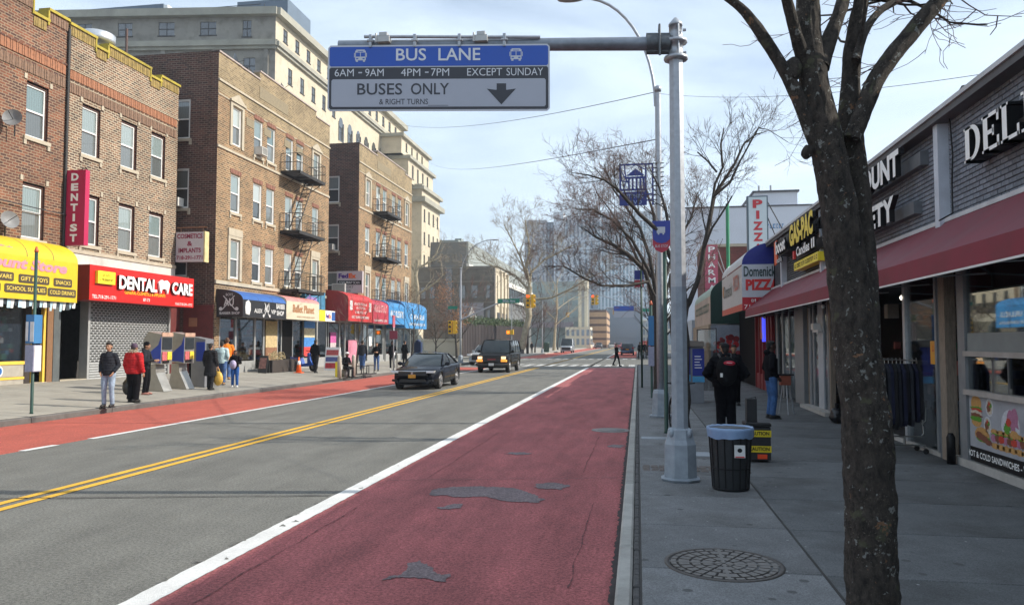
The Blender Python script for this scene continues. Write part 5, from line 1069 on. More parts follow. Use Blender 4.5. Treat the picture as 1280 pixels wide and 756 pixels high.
# maroon awning
maw = mat('maroon_awning_cloth', (.16, .014, .026), .65, var=.16, scale=2, bump=.1, dirt=.25); mv = mat('maroon_valance_cloth', (.20, .018, .036), .65, var=.16, scale=2, dirt=.25)
aw = thing('maroon_awning', 'long sloping maroon awning over the right hand shopfronts', 'awning', (4, 15, 2.7))
XV = 3.62
mb = MB(); n = 40
for i in range(n):
    y0, y1 = 4+23*i/n, 4+23*(i+1)/n
    sg0 = .018*sin(i*2.1); sg1 = .018*sin((i+1)*2.1)
    mb.add([(XV, y0, 2.98), (XV, y1, 2.98), ((XV+XS)/2, y1, 3.34-.03+sg1), ((XV+XS)/2, y0, 3.34-.03+sg0), (XS, y1, 3.70), (XS, y0, 3.70)], [(0, 1, 2, 3), (3, 2, 4, 5)], 0, True)
mb.build('top_cloth', maw, aw, world=True)
mb = MB()
for i in range(n):
    y0, y1 = 4+23*i/n, 4+23*(i+1)/n; mb.quad((XV, y0, 2.98), (XV, y1, 2.98), (XV-.01+.004*sin(i+1.), y1, 2.73), (XV-.01+.004*sin(i), y0, 2.73))
mb.build('valance', mv, aw, world=True)
MB().add([(XV, 27, 2.73), (XV, 27, 2.98), (XS, 27, 3.7), (XS, 27, 2.73)], [(0, 1, 2, 3)]).build('end_cloth', mv, aw, world=True)
MB().box(XV-.015, XV+.01, 4, 27, 2.705, 2.728).build('white_piping', M['white'], aw, world=True)
for y in range(5, 28, 2): MB().tube([(XS, y, 3.62), (XV+.02, y, 2.95), (XV+.02, y, 2.75), (XS, y, 2.8)], .015, 5).build('frame_tube', M['steel'], aw, world=True)
for y in (14.2, 17.4, 25.2):
    t = thing('bulb', {14.2: 'lit round lamp under the maroon awning above the clothes rack', 17.4: 'white globe lamp under the maroon awning right of the standing man', 25.2: 'white globe lamp under the far end of the maroon awning'}[y], 'lamp', (XS-.6 if y > 15 else XS-.02, y, 2.66))
    MB().ell((0, 0, 0), (.045, .045, .045)).build('globe', mat('lit_globe', (1, .92, .75), emit=2) if y < 15 else M['white'], t); MB().lathe([(.03, .05), (.03, .1)], 8).build('socket', blk, t)
# sign lettering; texts on walls facing -X read towards -Y
RXm = (0, -1, 0)
bw2 = [mat('white_raised_letter', (.88, .88, .86)), blk]
sg = thing('deli_sign', 'white serif raised letters reading DELI on the grey brick', 'shop sign', (XS-.1, 10.5, 4.2))
XL2 = XS-.22
def serif(ch, y, w, z, h):
    """heavy slab serif capitals as raised boxes and bars"""
    mb = MB(); s_ = w*.26; f = h*.13; e = .035
    def B(a0, a1, b0, b1): mb.box(XL2, XL2+.20, y-a1, y-a0, z+b0, z+b1)
    if ch in 'DEL':
        B(e, e+s_, 0, h); B(0, e*2+s_, 0, f*.55); B(0, e*2+s_, h-f*.55, h)
    if ch == 'D':
        n = 12; o = []; i_ = []
        for k in range(n+1):
            a = -pi/2+pi*k/n; o.append((y-(w*.45+w*.52*cos(a)), z+h/2+h/2*sin(a))); i_.append((y-(w*.42+w*.30*cos(a)), z+h/2+(h/2-f*.75)*sin(a)))
        for k in range(n): mb.prism([o[k], o[k+1], i_[k+1], i_[k]], 'x', XL2, XL2+.20)
        B(e+s_, w*.46, 0, f*.75); B(e+s_, w*.46, h-f*.75, h)
    if ch in 'EL': B(e+s_, w*.95, 0, f*.8); B(w*.86, w*.98, 0, h*.3)
    if ch == 'E': B(e+s_, w*.95, h-f*.8, h); B(w*.86, w*.98, h*.7, h); B(e+s_, w*.68, h*.44, h*.56); B(w*.6, w*.7, h*.36, h*.64)
    if ch == 'I': B(w*.3, w*.7, 0, h); B(0, w, 0, f*.6); B(0, w, h-f*.6, h)
    m2 = mb.mesh('letter', [M['white'] if 0 else bw2[0], bw2[1]])
    for p in m2.polygons:
        if p.center.x > XL2+.001: p.material_index = 1
    put('letter', m2, sg, world=True)
for ch, y, w in (('D', 11.0, .50), ('E', 10.46, .47), ('L', 9.95, .46), ('I', 9.45, .24)): serif(ch, y, w, 4.27, .46)
MB().box(XL2+.10, XS, 9.3, 11.0, 4.30, 4.5).build('raceway', blk, sg, world=True)
ds = thing('variety_sign', 'white raised letters reading DISCOUNT VARIETY behind the near trunk', 'shop sign', (XS-.1, 15, 4.2))
T('DISCOUNT', .44, 3.5, (XS-.24, 16.75, 4.62), RXm, UZ, bw2, ds, ext=.09, bold=.04); T('VARIETY', .42, 3.1, (XS-.24, 16.65, 3.92), RXm, UZ, bw2, ds, ext=.09, bold=.04)
MB().box(XS-.10, XS+.05, 12.95, 16.6, 4.70, 4.92).box(XS-.10, XS+.05, 13.3, 16.6, 3.98, 4.18).build('raceway', mat('grey_raceway', (.13, .14, .15), .6), ds, world=True)
gs = thing('video_shop_sign', 'yellow and white raised letters on three black bars left of the near trunk', 'shop sign', (XS-.1, 20.8, 4.4))
ybl = [mat('yellow_raised_letter', (.82, .62, .02), .4, var=0), blk]
T('GAS-PAC', .60, 2.9, (XS-.27, 22.3, 4.52), RXm, UZ, ybl, gs, ext=.08, bold=.05); MB().box(XS-.12, XS, 19.4, 22.2, 4.66, 4.95).box(XS-.2, XS, 21.4, 22.1, 5.0, 5.25).box(XS-.16, XS, 19.2, 22.2, 4.16, 4.44).build('raceway', blk, gs, world=True)
T('Candles', .26, 1.6, (XS-.26, 21.6, 4.18), RXm, UZ, bw2, gs, ext=.05, bold=.03); T('II', .24, .35, (XS-.26, 19.8, 4.2), RXm, UZ, bw2, gs, ext=.05, bold=.03); T('I', .22, .2, (XS-.26, 22.1, 4.16), RXm, UZ, mat('red_letter', (.6, .03, .03), .5, var=0), gs, ext=.05, bold=.05)
MB().box(XS-.24, XS, 19.4, 22.3, 3.86, 4.08).build('yellow_strip', mat('yellow_plate', (.85, .68, .03)), gs, world=True)
strokes(XS-.245, 19.5, 22.2, 3.92, 4.02, blk, gs, 8, .12)
b5 = thing('boost_sign', 'small sign of white raised letters with an orange patch beside the pizza awning', 'shop sign', (XS-.1, 24, 4.5))
T('boost', .40, 1.5, (XS-.34, 24.2, 4.52), RXm, UZ, bw2, b5, ext=.06, bold=.04); T('mobile', .16, .8, (XS-.34, 24.15, 4.26), RXm, UZ, bw2, b5, ext=.04)
MB().box(XS-.30, XS, 22.6, 24.25, 4.48, 4.98).build('raceway', blk, b5, world=True)
MB().prism([(24.3, 4.3), (24.75, 4.25), (24.8, 4.95), (24.45, 5.0)], 'x', XS-.34, XS-.30).build('orange_patch', mat('orange_patch', (.75, .13, .05), .5), b5, world=True)
# shopfront
beige = mat('weathered_timber_jamb', (.27, .215, .165), .8, var=.35, scale=8, stretch=(6, 6, .8)); al2 = mat('dull_aluminium', (.27, .28, .29), .5, metal=.35, var=.15)
sr = MB().box(XS+3.0, XS+3.2, -8, 27, .1, 3.6).build('back_wall', mat('dim_shop_wall', (.05, .04, .035), .9, var=.3), rs, world=True)
MB().box(XS, XS+3.2, -8, 27, -.1, .152).build('shop_floor', mat('dim_shop_floor', (.06, .055, .05), .5), rs, world=True)
MB().box(XS-.04, XS+.08, -2, 12.15, .15, .26).box(XS-.03, XS+.08, 12.66, 19, .15, .22).build('threshold', mat('pale_stone_threshold', (.42, .40, .37), .8, var=.2), rs, world=True)
def member(nm, y0, y1, z0, z1, d0=-.04, d1=.06, m=al2): MB().box(XS+d0, XS+d1, y0, y1, z0, z1).build(nm, m, rs, world=True)
member('mullion', 11.64, 11.82, .26, 3.6); member('mullion', 11.86, 11.93, .15, 3.6, -.02); member('mullion', 9.55, 9.66, .26, 3.6)
member('transom', 7, 11.64, 1.70, 1.77, -.07, .03, mat('pale_transom', (.40, .36, .33), .6)); member('transom', 7, 11.64, 1.17, 1.24, -.08, .05, mat('pale_transom', (.4, .36, .33)))
member('mullion', 10.85, 10.92, 1.24, 1.70, -.0, .04); member('mullion', 10.45, 10.49, 1.24, 1.7, 0, .04)
member('dark_recess', 11.95, 12.28, .15, 3.6, .25, .5, blk)
member('door_jamb', 12.30, 12.52, .15, 3.6, -.05, .1, beige); member('door_jamb', 12.54, 12.66, .15, 3.6, -.02, .1, mat('grey_jamb', (.14, .15, .16), .6))
member('window_frame', 12.66, 12.74, .22, 3.6); member('window_frame', 14.05, 14.17, .22, 3.6, -.04, .06, mat('bright_metal_frame', (.50, .52, .54), .4, metal=.5)); member('transom', 12.74, 14.05, 2.95, 3.0)
member('timber_post', 14.3, 14.42, .15, 3.6, .05, .15, beige)
put('pane', MB().box(XS, XS+.01, -8, 11.66, .26, 3.6).mesh('pane', M['glass']), rs, world=True)
put('pane', MB().box(XS, XS+.01, 12.74, 14.06, .22, 3.6).mesh('pane', M['glass']), rs, world=True)
MB().box(XS-.012, XS-.006, 9.67, 11.62, 1.77, 2.02).build('frosted_band', mat('frosted_film', (.22, .25, .25), .35, var=.15), rs, world=True)
# stock inside and the open shop mouth with rails
rr = random.Random(21); mb = MB()
for i in range(170):
    y = rr.uniform(7, 19); z = rr.uniform(.2, 2.6); s_ = rr.uniform(.08, .3); x = rr.uniform(XS+.5, XS+2.8)
    mb.box(x, x+s_, y, y+s_, z, z+s_*rr.uniform(.5, 1.6), rr.randrange(6))
tag(mb.build('stock', [mat('dim_stock_%d' % i, c_, .6) for i, c_ in enumerate([(.2, .05, .04), (.05, .07, .16), (.25, .22, .18), (.04, .14, .07), (.28, .18, .04), (.03, .03, .03)])], rs, world=True), kind='stuff')
tag(MB().lathe([(.17, 0), (.19, .05), (.19, .3), (.17, .36), (.19, .42), (.19, .75), (.17, .8)], 14).build('porcelain_jar', mat('blue_white_jar', (.35, .42, .5), .4, var=.7, scale=9), None, (XS+.35, 13.0, .17)), 'stacked blue and white patterned jars inside the shop window', 'jar')
p = thing('sticker', 'orange yellow price sticker inside the shop window', 'sticker', (XS-.01, 12.9, 1.55)); MB().box(-.006, 0, -.09, .09, 0, .36).build('sheet', mat('orange_sticker', (.75, .33, .02), .5, var=.2), p); strokes(XS-.018, 12.83, 12.97, 1.75, 1.85, mat('red_letter', (.6, .03, .03)), p, 4, .05)
# right of the trunk hidden; doors further along
dz = mat('white_door_frame', (.45, .47, .50), .5, var=.1)
for (y0, y1, m) in ((19.3, 19.42, beige), (19.46, 19.62, al2), (20.0, 20.55, dz), (21.0, 21.16, al2), (21.4, 21.6, al2), (21.66, 21.74, beige), (22.3, 23.5, al2), (24.3, 24.4, al2), (25.3, 25.5, al2), (26.3, 26.5, al2)):
    member('door_frame', y0, y1, .15, 3.6, -.03, .08, m)
for y0, y1 in ((19.6, 20.0), (20.55, 21.0), (21.1, 21.45), (23.5, 24.3), (24.4, 25.3), (25.5, 26.3)): put('pane', MB().box(XS, XS+.01, y0, y1, .2, 3.6).mesh('pane', M['glass']), rs, world=True)
member('door_threshold', 19.0, 21.8, .15, .24, -.25, .1, mat('pale_stone_threshold', (.42, .40, .37)))
t = thing('wall_fan', 'small white box fixture above the white shop door', 'fixture', (XS-.1, 20.3, 2.2)); MB().box(-.12, .06, -.14, .14, 0, .16).build('box', M['white'], t); MB().box(-.05, .05, -.3, .3, -.06, 0).build('bracket', M['white'], t)
t = thing('window_display', 'small glowing rainbow coloured screen in the shop door glass', 'screen', (XS+.05, 20.8, 1.0))
for i, c_ in enumerate(((.1, .5, .9), (.1, .8, .3), (.9, .8, .05), (.8, .1, .4))): MB().box(0, .02, -.12+i*.06, -.06+i*.06, 0, .42-.05*i).build('band', mat('glow_%d' % i, c_, emit=.8), t)
t = thing('neon_panel', 'tall lit blue panel in the red shopfront', 'lit sign', (XS-.1, 29.0, 1.9)); MB().box(0, .08, -.45, .0, 0, 1.2).build('panel', mat('blue_glow', (.06, .08, .9), emit=.7), t); strokes(XS-.11, 28.6, 28.95, 2.0, 3.0, wl, t, 3, .12)
# food poster (flat print, near)
fp = thing('sandwich_poster', 'large printed food poster with burgers and wraps at the bottom of the deli window', 'poster', (XS-.02, 10.6, .3))
XP = XS-.016
MB().box(XP, XP+.01, 8.2, 11.6, .28, 1.16).build('sheet', mat('poster_board', (.34, .35, .38), .5, var=.2, scale=3), fp, world=True)
MB().box(XP-.003, XP, 8.2, 11.6, .28, .47).build('black_strip', blk, fp, world=True)
T('HOT & COLD SANDWICHES - WRAPS', .085, 1.95, (XP-.006, 11.68, .335), RXm, UZ, wl, fp, bold=.02, ext=.001)
F = lambda n_, c_: mat('print_'+n_, c_, .5, var=.25, scale=30)
bun, letc, tom, meat, crm, onion, plate = F('bun', (.52, .28, .09)), F('lettuce', (.10, .28, .03)), F('tomato', (.50, .05, .03)), F('meat', (.20, .07, .04)), F('cream', (.55, .48, .38)), F('onion', (.40, .16, .26)), F('plate', (.55, .56, .6))
def el(y, z, ry, rz_, m, k, wob=0, seed=0):
    mb = MB(); n = 22; c_ = (XP-.001-k*.0006, y, z); pts = []
    for i in range(n):
        a = 2*pi*i/n; q = 1+wob*noise.noise((cos(a)*3+seed, sin(a)*3, seed)); pts.append((c_[0], y+ry*q*cos(a), z+rz_*q*sin(a)))
    mb.add(pts, [tuple(range(n))]); mb.build('print', m, fp, world=True)
def burger(y, z, s_, k):
    el(y, z+.13*s_, .17*s_, .11*s_, bun, k, .1); el(y, z-.13*s_, .16*s_, .07*s_, bun, k, .1)
    for i, (m, dz_) in enumerate(((letc, .06), (tom, .03), (crm, 0), (meat, -.04), (letc, -.09))): el(y, z+dz_*s_, .185*s_, .035*s_, m, k+1+i, .5, i+y)
burger(11.38, .94, .95, 1); 
for yy, zz in ((10.98, 1.04), (11.05, .80)): el(yy, zz, .11, .12, plate, 1); el(yy, zz, .085, .095, crm, 2, .3); el(yy+.02, zz-.01, .06, .05, meat, 3, .8, 2); el(yy-.03, zz+.03, .04, .03, letc, 4, .6, 4); el(yy, zz+.05, .03, .025, tom, 5, .6)
el(10.42, .86, .24, .20, plate, 1); el(10.36, .94, .14, .14, onion, 2, .5, 3); el(10.5, .82, .09, .07, letc, 3, .6); el(10.46, .90, .07, .05, tom, 4, .5); el(10.32, .76, .12, .05, bun, 4, .5)
for i in range(4): el(11.3-i*.09, .66-i*.028, .10, .035, meat, 5+i, .5, i)
el(11.22, .66, .22, .10, bun, 2, .1); el(11.18, .61, .22, .05, letc, 3, .6, 8); el(11.2, .62, .18, .04, meat, 4, .7, 9)
for i in range(9): el(10.88-i*.11, .66, .075, .05, (onion, meat, tom)[i % 3], 4+(i % 3), .6, i); 
for i in range(6): el(10.85-i*.16, .74, .11, .035, bun, 2, .3, i); el(10.85-i*.16, .56, .11, .04, bun, 2, .3, i+3); el(10.85-i*.16, .70, .10, .025, letc, 3, .6, i)
for i, yy in enumerate((9.6, 9.2, 8.8)): burger(yy, .85, .9, 1)
t = thing('bollard', 'short dark pipe bollard at the foot of the deli corner', 'bollard', (XS-.12, 12.0, .15)); MB().lathe([(.06, 0), (.06, .38), (.03, .44)], 10).build('post', blk, t)
t = thing('rubbish_bag', 'black rubbish bag on the pavement left of the near trunk', 'bag', (4.22, 17.6, .15)); mb = MB().ell((0, 0, .15), (.15, .19, .16), 20, 13)
mb.v = [(x*(1+.3*noise.noise((x*8, y*8, z*8))), y*(1+.3*noise.noise((x*8+5, y*8, z*8))), max(0, z*(1+.25*noise.noise((x*6, y*6, z*6+3))))) for x, y, z in mb.v]; mb.tube([(0, 0, .33), (.02, 0, .42)], [.03, .06], 7); mb.build('bag', mat('black_plastic_bag', (.015, .015, .017), .3, bump=.6, bscale=12), t)
# clothes rack
cr_ = thing('clothes_rack', 'chrome clothes rack of dark garments outside the shop, right of the near trunk', 'clothes rack', (4.12, 13.15, .15))
ch = mat('dull_chrome', (.35, .35, .34), .3, metal=.9, var=.2)
MB().tube([(-.25, -.0, .25), (.30, 0, .25), (.34, 0, .3), (.26, 0, 1.45), (-.3, 0, 1.47)], .014, 7).tube([(.3, 0, 1.0), (-.3, 0, 1.02)], .012, 6).tube([(.29, 0, .85), (.38, .0, .8), (.37, 0, .5), (.31, 0, .45)], .012, 6).build('rail', ch, cr_)
MB().tube([(-.35, 0, .12), (.36, 0, .11)], .016, 6).tube([(-.3, -.2, .1), (-.3, .2, .1)], .016, 6).tube([(.28, -.2, .1), (.28, .2, .1)], .016, 6).tube([(.05, 0, .11), (.05, 0, .25)], .018, 6).build('base', ch, cr_)
for x_ in (.30, -.30):
    for y_ in (-.2, .2): MB().ell((x_, y_, .045), (.045, .02, .045), 10, 6).build('castor', M['rubber'], cr_)
rr = random.Random(8)
for i in range(11):
    x = -.34+i*.06; g_ = thing('garment', 'dark jacket hanging on the chrome clothes rack, number %s counted from the tree trunk side' % 'one two three four five six seven eight nine ten eleven'.split()[i], 'garment', (4.12+x, 13.15, .15), rr.uniform(-.1, .1), 'garments on the rack')
    mb = MB(); w = rr.uniform(.17, .21); zb = rr.uniform(.35, .55)
    mb.prism([(-w*.35, 1.40), (w*.35, 1.40), (w, 1.28), (w*1.15, zb+.1), (w*.9, zb), (-w*.9, zb), (-w*1.15, zb+.1), (-w, 1.28)], 'x', -.022, .022)
    mb.build('cloth', mat('garment_%d' % (i % 3), ((.01, .012, .035), (.01, .01, .012), (.02, .022, .03))[i % 3], .9, var=.4, scale=12), g_)
    MB().tube([(0, 0, 1.40), (0, 0, 1.46), (0, .02, 1.49)], .006, 5).build('hanger', ch, g_)
# --- Domenick pizza awning, green shop, pharmacy, pizza sign ------------------
whv = mat('grey_white_awning_vinyl', (.52, .52, .52), .5, var=.08, scale=1.5); dbl = mat('royal_blue_awning', (.012, .018, .20), .45, var=.08)
da = thing('pizza_awning', 'rounded blue and white pizza awning past the maroon one, with its end facing us', 'awning', (4, 29, 3))
XE = 3.55; y0, y1 = 27.25, 33.5
arc = [(XE, 4.55)]+[(XS+.05-(XS-XE+.05)*cos(pi/2*k/8), 4.55+.75*sin(pi/2*k/8)) for k in range(1, 9)]
mb = MB().add([(x, y0, z) for x, z in [(XS+.2, 2.97), (XE, 2.97), (XE, 4.55), (XS+.2, 4.55)]], [(0, 1, 2, 3)]); mb.build('end_panel', mat('white_awning_end', (.50, .53, .58), .5, var=.05), da, world=True)
MB().add([(x, y0, z) for x, z in [(XS+.2, 4.552)]+arc+[(XS+.2, 5.3)]], [tuple(range(len(arc)+2))]).build('end_top', dbl, da, world=True)
MB().quad((XE, y0, 2.97), (XE, y1, 2.97), (XE, y1, 4.5), (XE, y0, 4.5)).build('front_panel', whv, da, world=True)
MB().add([(x, y, z) for y in (y0, y1) for x, z in arc], [(i, i+1, 9+i+1, 9+i) for i in range(8)], 0, True).build('top_cloth', whv, da, world=True)
MB().quad((XE-.006, y0, 2.97), (XE-.006, y1, 2.97), (XE-.006, y1, 3.2), (XE-.006, y0, 3.2)).build('red_band', mat('orange_red_band', (.55, .10, .06), .6), da, world=True)
dk = mat('dark_green_letter', (.02, .05, .045), .5, var=0); rl = mat('red_letter', (.6, .03, .03))
T('Domenick', .36, 1.06, (XE+.06, y0-.01, 4.13), EX, UZ, dk, da, bold=.02); T('PIZZA', .38, 1.12, (XE+.12, y0-.01, 3.66), EX, UZ, rl, da, bold=.05)
MB().box(XE, XS+.2, y0-.008, y0-.004, 2.97, 3.42).build('red_base', mat('sign_red_base', (.45, .02, .03), .5), da, world=True)
T('718-291', .15, .8, (XE+.06, y0-.015, 3.02), EX, UZ, wl, da); strokes(y0-.015, XE+.3, XE+.9, 3.25, 3.36, wl, da, 5, .1, ax='y')
T('Domenick', .5, 2.6, (XE-.01, 32.6, 3.65), RXm, UZ, dk, da, bold=.01); T('PIZZA', .55, 1.7, (XE-.01, 29.6, 3.75), RXm, UZ, mat('faded_red_print', (.5, .2, .16), .6, var=0), da, bold=.03)
mb = MB(); disc(mb, (XE-.012, 33.0, 3.95), .25, RXm, UZ, 14); mb.build('pizza_emblem', mat('pizza_print', (.5, .25, .1), .6, var=.5, scale=20), da, world=True)
gbd = thing('pizzeria_building', 'single storey building behind the pizza and green awnings', 'building', (6, 33, .15))
MB().box(XS+.35, 14, 27.25, 54.9, 0, 4.9).box(XS+.3, 14, 27.25, 54.9, 4.9, 5.3).build('wall', mat('grey_plaster', (.22, .2, .18)), gbd, world=True)
MB().box(XS, XS+.34, 31.2, 36, .15, 3.2).build('dark_front', M['dark'], gbd, world=True)
redf = mat('oxblood_shopfront', (.20, .012, .015), .5, var=.2)
for yy in (27.3, 27.9, 28.35, 29.2, 30.0, 30.9): MB().box(XS-.05, XS+.1, yy, yy+.14, .15, 3.2).build('red_post', redf, gbd, world=True)
MB().box(XS+.1, XS+.3, 27.3, 31.2, .15, 3.2).build('red_panel', redf, gbd, world=True); MB().box(XS-.02, XS+.1, 27.3, 31.2, .15, .7).build('red_base', redf, gbd, world=True)
MB().box(XS-.04, XS+.04, 29.35, 29.8, 2.0, 3.1).build('orange_panel', mat('orange_panel', (.6, .1, .05), .6), gbd, world=True)
# green awning with a dark green end and a tomato picture under it
ga = thing('green_awning', 'faded awning with a dark green rounded end beyond the pizza awning', 'awning', (4, 40, 2.7))
y0, y1, XE2, XS2 = 36.2, 46, 3.30, XS+.3
arc = [(XE2, 4.0)]+[(XS2-(XS2-XE2)*cos(pi/2*k/8), 4.0+.95*sin(pi/2*k/8)) for k in range(1, 9)]
MB().add([(x, y0, z) for x, z in [(XS2, 2.72), (XE2, 2.72)]+arc], [tuple(range(len(arc)+2))]).build('end_panel', mat('bottle_green_vinyl', (.008, .035, .025), .5, var=.1), ga, world=True)
fd = mat('faded_cream_pink_vinyl', (.42, .34, .28), .6, var=.2, scale=.8)
MB().quad((XE2, y0, 2.72), (XE2, y1, 2.72), (XE2, y1, 4.0), (XE2, y0, 4.0)).build('front_panel', fd, ga, world=True)
MB().add([(x, y, z) for y in (y0, y1) for x, z in arc], [(i, i+1, 9+i+1, 9+i) for i in range(8)], 0, True).build('top_cloth', mat('faded_green_top', (.30, .40, .34), .6, var=.2), ga, world=True)
strokes(XE2-.01, 37, 45, 3.3, 3.7, mat('faded_green_print', (.16, .24, .18), .6), ga, 3, .5)
tp = thing('tomato_poster', 'dark picture panel of red tomatoes under the green awning', 'poster', (4, 36.2, .9))
MB().box(3.3, XS+.3, 36.15, 36.19, .9, 2.66).build('sheet', mat('grey_poster', (.22, .25, .30), .5), tp, world=True)
rr = random.Random(4)
for i in range(26):
    x, z = rr.uniform(3.45, 4.5), rr.uniform(1.2, 2.2); mb = MB(); disc(mb, (x, 36.145-i*.0006, z), rr.uniform(.09, .15), EX, UZ, 12); mb.build('tomato_print', mat('tomato_print', (.28, .012, .015), .4, var=.5, scale=12, rnd=.5), tp, world=True)
MB().box(3.2, 3.34, 36.2, 46, .15, 2.7).build('stone_front', mat('mottled_stone_front', (.34, .27, .19), .8, var=.35, scale=4, stretch=(1, 3, .5)), gbd, world=True)
sgn = thing('pharmacy_sign', 'faded red vertical sign of white letters beyond the green awning', 'shop sign', (4.5, 48, 5.5))
MB().box(4.1, 4.85, 48, 48.2, 4.4, 7.8).build('sign_box', mat('faded_pink_red', (.45, .09, .14), .6, var=.1), sgn, world=True)
for i, ch_ in enumerate('PHARMAC'): T(ch_, .34, .42, (4.28, 47.99, 7.35-i*.47), EX, UZ, wl, sgn, bold=.02)
mb = MB().tube([(4.85, 48.1, 7.6), (5.9, 50, 4.9)], .03, 5); mb.tube([(4.85, 48.1, 6.8), (5.9, 50, 4.9)], .03, 5); mb.build('stay', M['steel'], sgn, world=True)
pz = thing('pizza_sign', 'tall white vertical sign reading PIZZA in red, standing on the roof', 'shop sign', (4.5, 30, 5.3))
MB().box(4.14, 4.90, 30, 30.25, 5.2, 7.42).build('sign_box', mat('grey_blue_sign_edge', (.10, .14, .17), .6), pz, world=True)
MB().box(4.19, 4.85, 29.985, 29.998, 5.2, 7.37).build('sign_face', mat('pale_sign_face', (.55, .62, .64), .5, var=.05), pz, world=True)
for i, ch_ in enumerate('PIZZA'): T(ch_, .32, .36 if ch_ != 'I' else .12, (4.34 if ch_ != 'I' else 4.46, 29.975, 6.95-i*.42), EX, UZ, mat('brick_red_letter', (.50, .03, .04), .5, var=0), pz, bold=.045)
mb = MB().tube([(4.9, 30.1, 7.2), (6.2, 31.5, 5.3)], .02, 5); mb.tube([(4.9, 30.1, 6.6), (5.7, 31.5, 5.3)], .02, 5).tube([(4.5, 30.2, 5.3), (4.5, 30.2, 4.8)], .05, 6); mb.build('stay', M['iron'], pz, world=True)
rsg = tag(MB().box(2.2, 3.1, 52, 52.2, 3.0, 3.9).build('small_red_sign', mat('small_red_sign', (.5, .03, .08), .6)), 'small red projecting sign near the far kerb on the right', 'shop sign')
tag(MB().box(3.2, 4.6, 47, 60, .15, 2.9).box(3.2, 4.6, 47, 60, 2.9, 3.2).build('white_storefront', mat('pale_blue_storefront', (.45, .52, .58), .6, var=.2, scale=1)), 'pale storefront beyond the green awning', 'storefront')
# ================================================================ STREET FURNITURE
st_ = M['steel']; pst = mat('painted_pole_base', (.27, .31, .35), .6, metal=.1, var=.2, scale=6, dirt=.3)
gy_ = thing('sign_gantry', 'big grey octagonal steel pole with a mast arm reaching over the bus lane', 'sign pole', (.52, 10.05, .15))
MB().lathe([(.24, 0), (.26, .03), (.215, .05), (.205, .46), (.18, .52), (.16, .64), (.105, .66)], 8, rot=pi/8, smooth=False).build('base', pst, gy_)
mb = MB()
for k in range(4):
    a = pi/4+pi/2*k; mb.ell((.15*cos(a), .15*sin(a), .60), (.04, .04, .055), 10, 7)
mb.build('bolt_cover', pst, gy_)
MB().lathe([(.108, .64), (.104, 2.45)], 8, rot=pi/8, smooth=False).build('painted_shaft', pst, gy_)
MB().lathe([(.103, 2.45), (.090, 5.7), (.090, 5.75)], 8, rot=pi/8, smooth=False).build('shaft', st_, gy_)
aw_ = Vector((-cos(radians(5)), -sin(radians(5)), .022)).normalized()
mb = MB().lathe([(.10, 5.40), (.155, 5.41), (.155, 5.45), (.095, 5.46), (.095, 5.62), (.15, 5.63), (.15, 5.67), (.085, 5.68), (.085, 5.86), (.09, 5.86), (.09, 5.89), (.02, 5.97)], 12)
for z in (5.48, 5.78): mb.tube([Vector((.09, -.06, z)), Vector((.13, -.06, z))], .02, 6)
mb.tube([(.03, -.11, 5.4), (.03, -.11, 5.85)], .012, 5)
mb.build('clamp_collar', st_, gy_)
A0 = Vector((0, 0, 5.63))
mb = MB()
p0 = A0+aw_*.08; p1 = A0+aw_*.38
for dz, r_ in ((.10, .045), (-.10, .045), (0, .12)): mb.tube([p0+Vector((0, 0, dz)), p1+Vector((0, 0, dz))], r_, 8)
mb.tube([p0+aw_*.13+Vector((0, -.13, -.2)), p0+aw_*.13+Vector((0, -.13, .2))], .016, 6).tube([p0+aw_*.13+Vector((0, -.13, .2)), p0+aw_*.13+Vector((0, .1, .2))], .016, 6)
mb.build('arm_bracket', mat('dark_galvanised', (.10, .11, .12), .5, metal=.6, var=.3, scale=20), gy_)
MB().tube([A0+aw_*.3, A0+aw_*4.48], [.088, .072], 18).build('mast_arm', mat('mast_arm_galvanised', (.20, .225, .26), .45, metal=.5, var=.25, scale=5), gy_)
# bus lane sign hanging on the arm
SW, SH = 2.95, .885
sL = Vector((-4.04, 9.53, 4.95)); R_ = Vector((2.93, .27, -.055)).normalized()
sgn = thing('bus_lane_sign', 'wide blue, black and grey overhead sign reading BUS LANE, BUSES ONLY', 'road sign', tuple(sL))
NN = Vector((R_.y, -R_.x, 0)).normalized(); KX = SW/3.08
def SP(u, v, d=0): return sL+R_*(u*KX)+Vector((0, 0, 1))*v+NN*d
def plate(nm, u0, u1, v0, v1, d0, d1, m, r=0):
    pts = [(u0, v0), (u1, v0), (u1, v1), (u0, v1)] if not r else [(u0+r, v0), (u1-r, v0), (u1, v0+r), (u1, v1-r), (u1-r, v1), (u0+r, v1), (u0, v1-r), (u0, v0+r)]
    n = len(pts); mb = MB(); v = [SP(a, b_, d0) for a, b_ in pts]+[SP(a, b_, d1) for a, b_ in pts]
    mb.add(v, [tuple(range(n)), tuple(range(2*n-1, n-1, -1))]+[(i, (i+1) % n, (i+1) % n+n, i+n) for i in range(n)]); return mb.build(nm, m, sgn, world=True)
whl = mat('sign_letter_white', (.62, .64, .68), .4, var=0); whs = mat('sign_white', (.50, .52, .57), .45, var=.03); bks = mat('sign_black', (.028, .030, .040), .45, var=0); bls = mat('sign_blue', (.012, .075, .40), .45, var=.04); grs = mat('sign_pale_grey', (.36, .38, .44), .45, var=.03)
SW = 3.08; plate('backing', 0, SW, 0, SH, 0, .012, whs, .035); plate('blue_field', .022, SW-.022, .60, SH-.022, .012, .015, bls, .02)
plate('black_field', .022, SW-.022, .022, .585, .012, .015, bks, .02); plate('grey_field', .055, SW-.055, .055, .425, .015, .018, grs, .02)
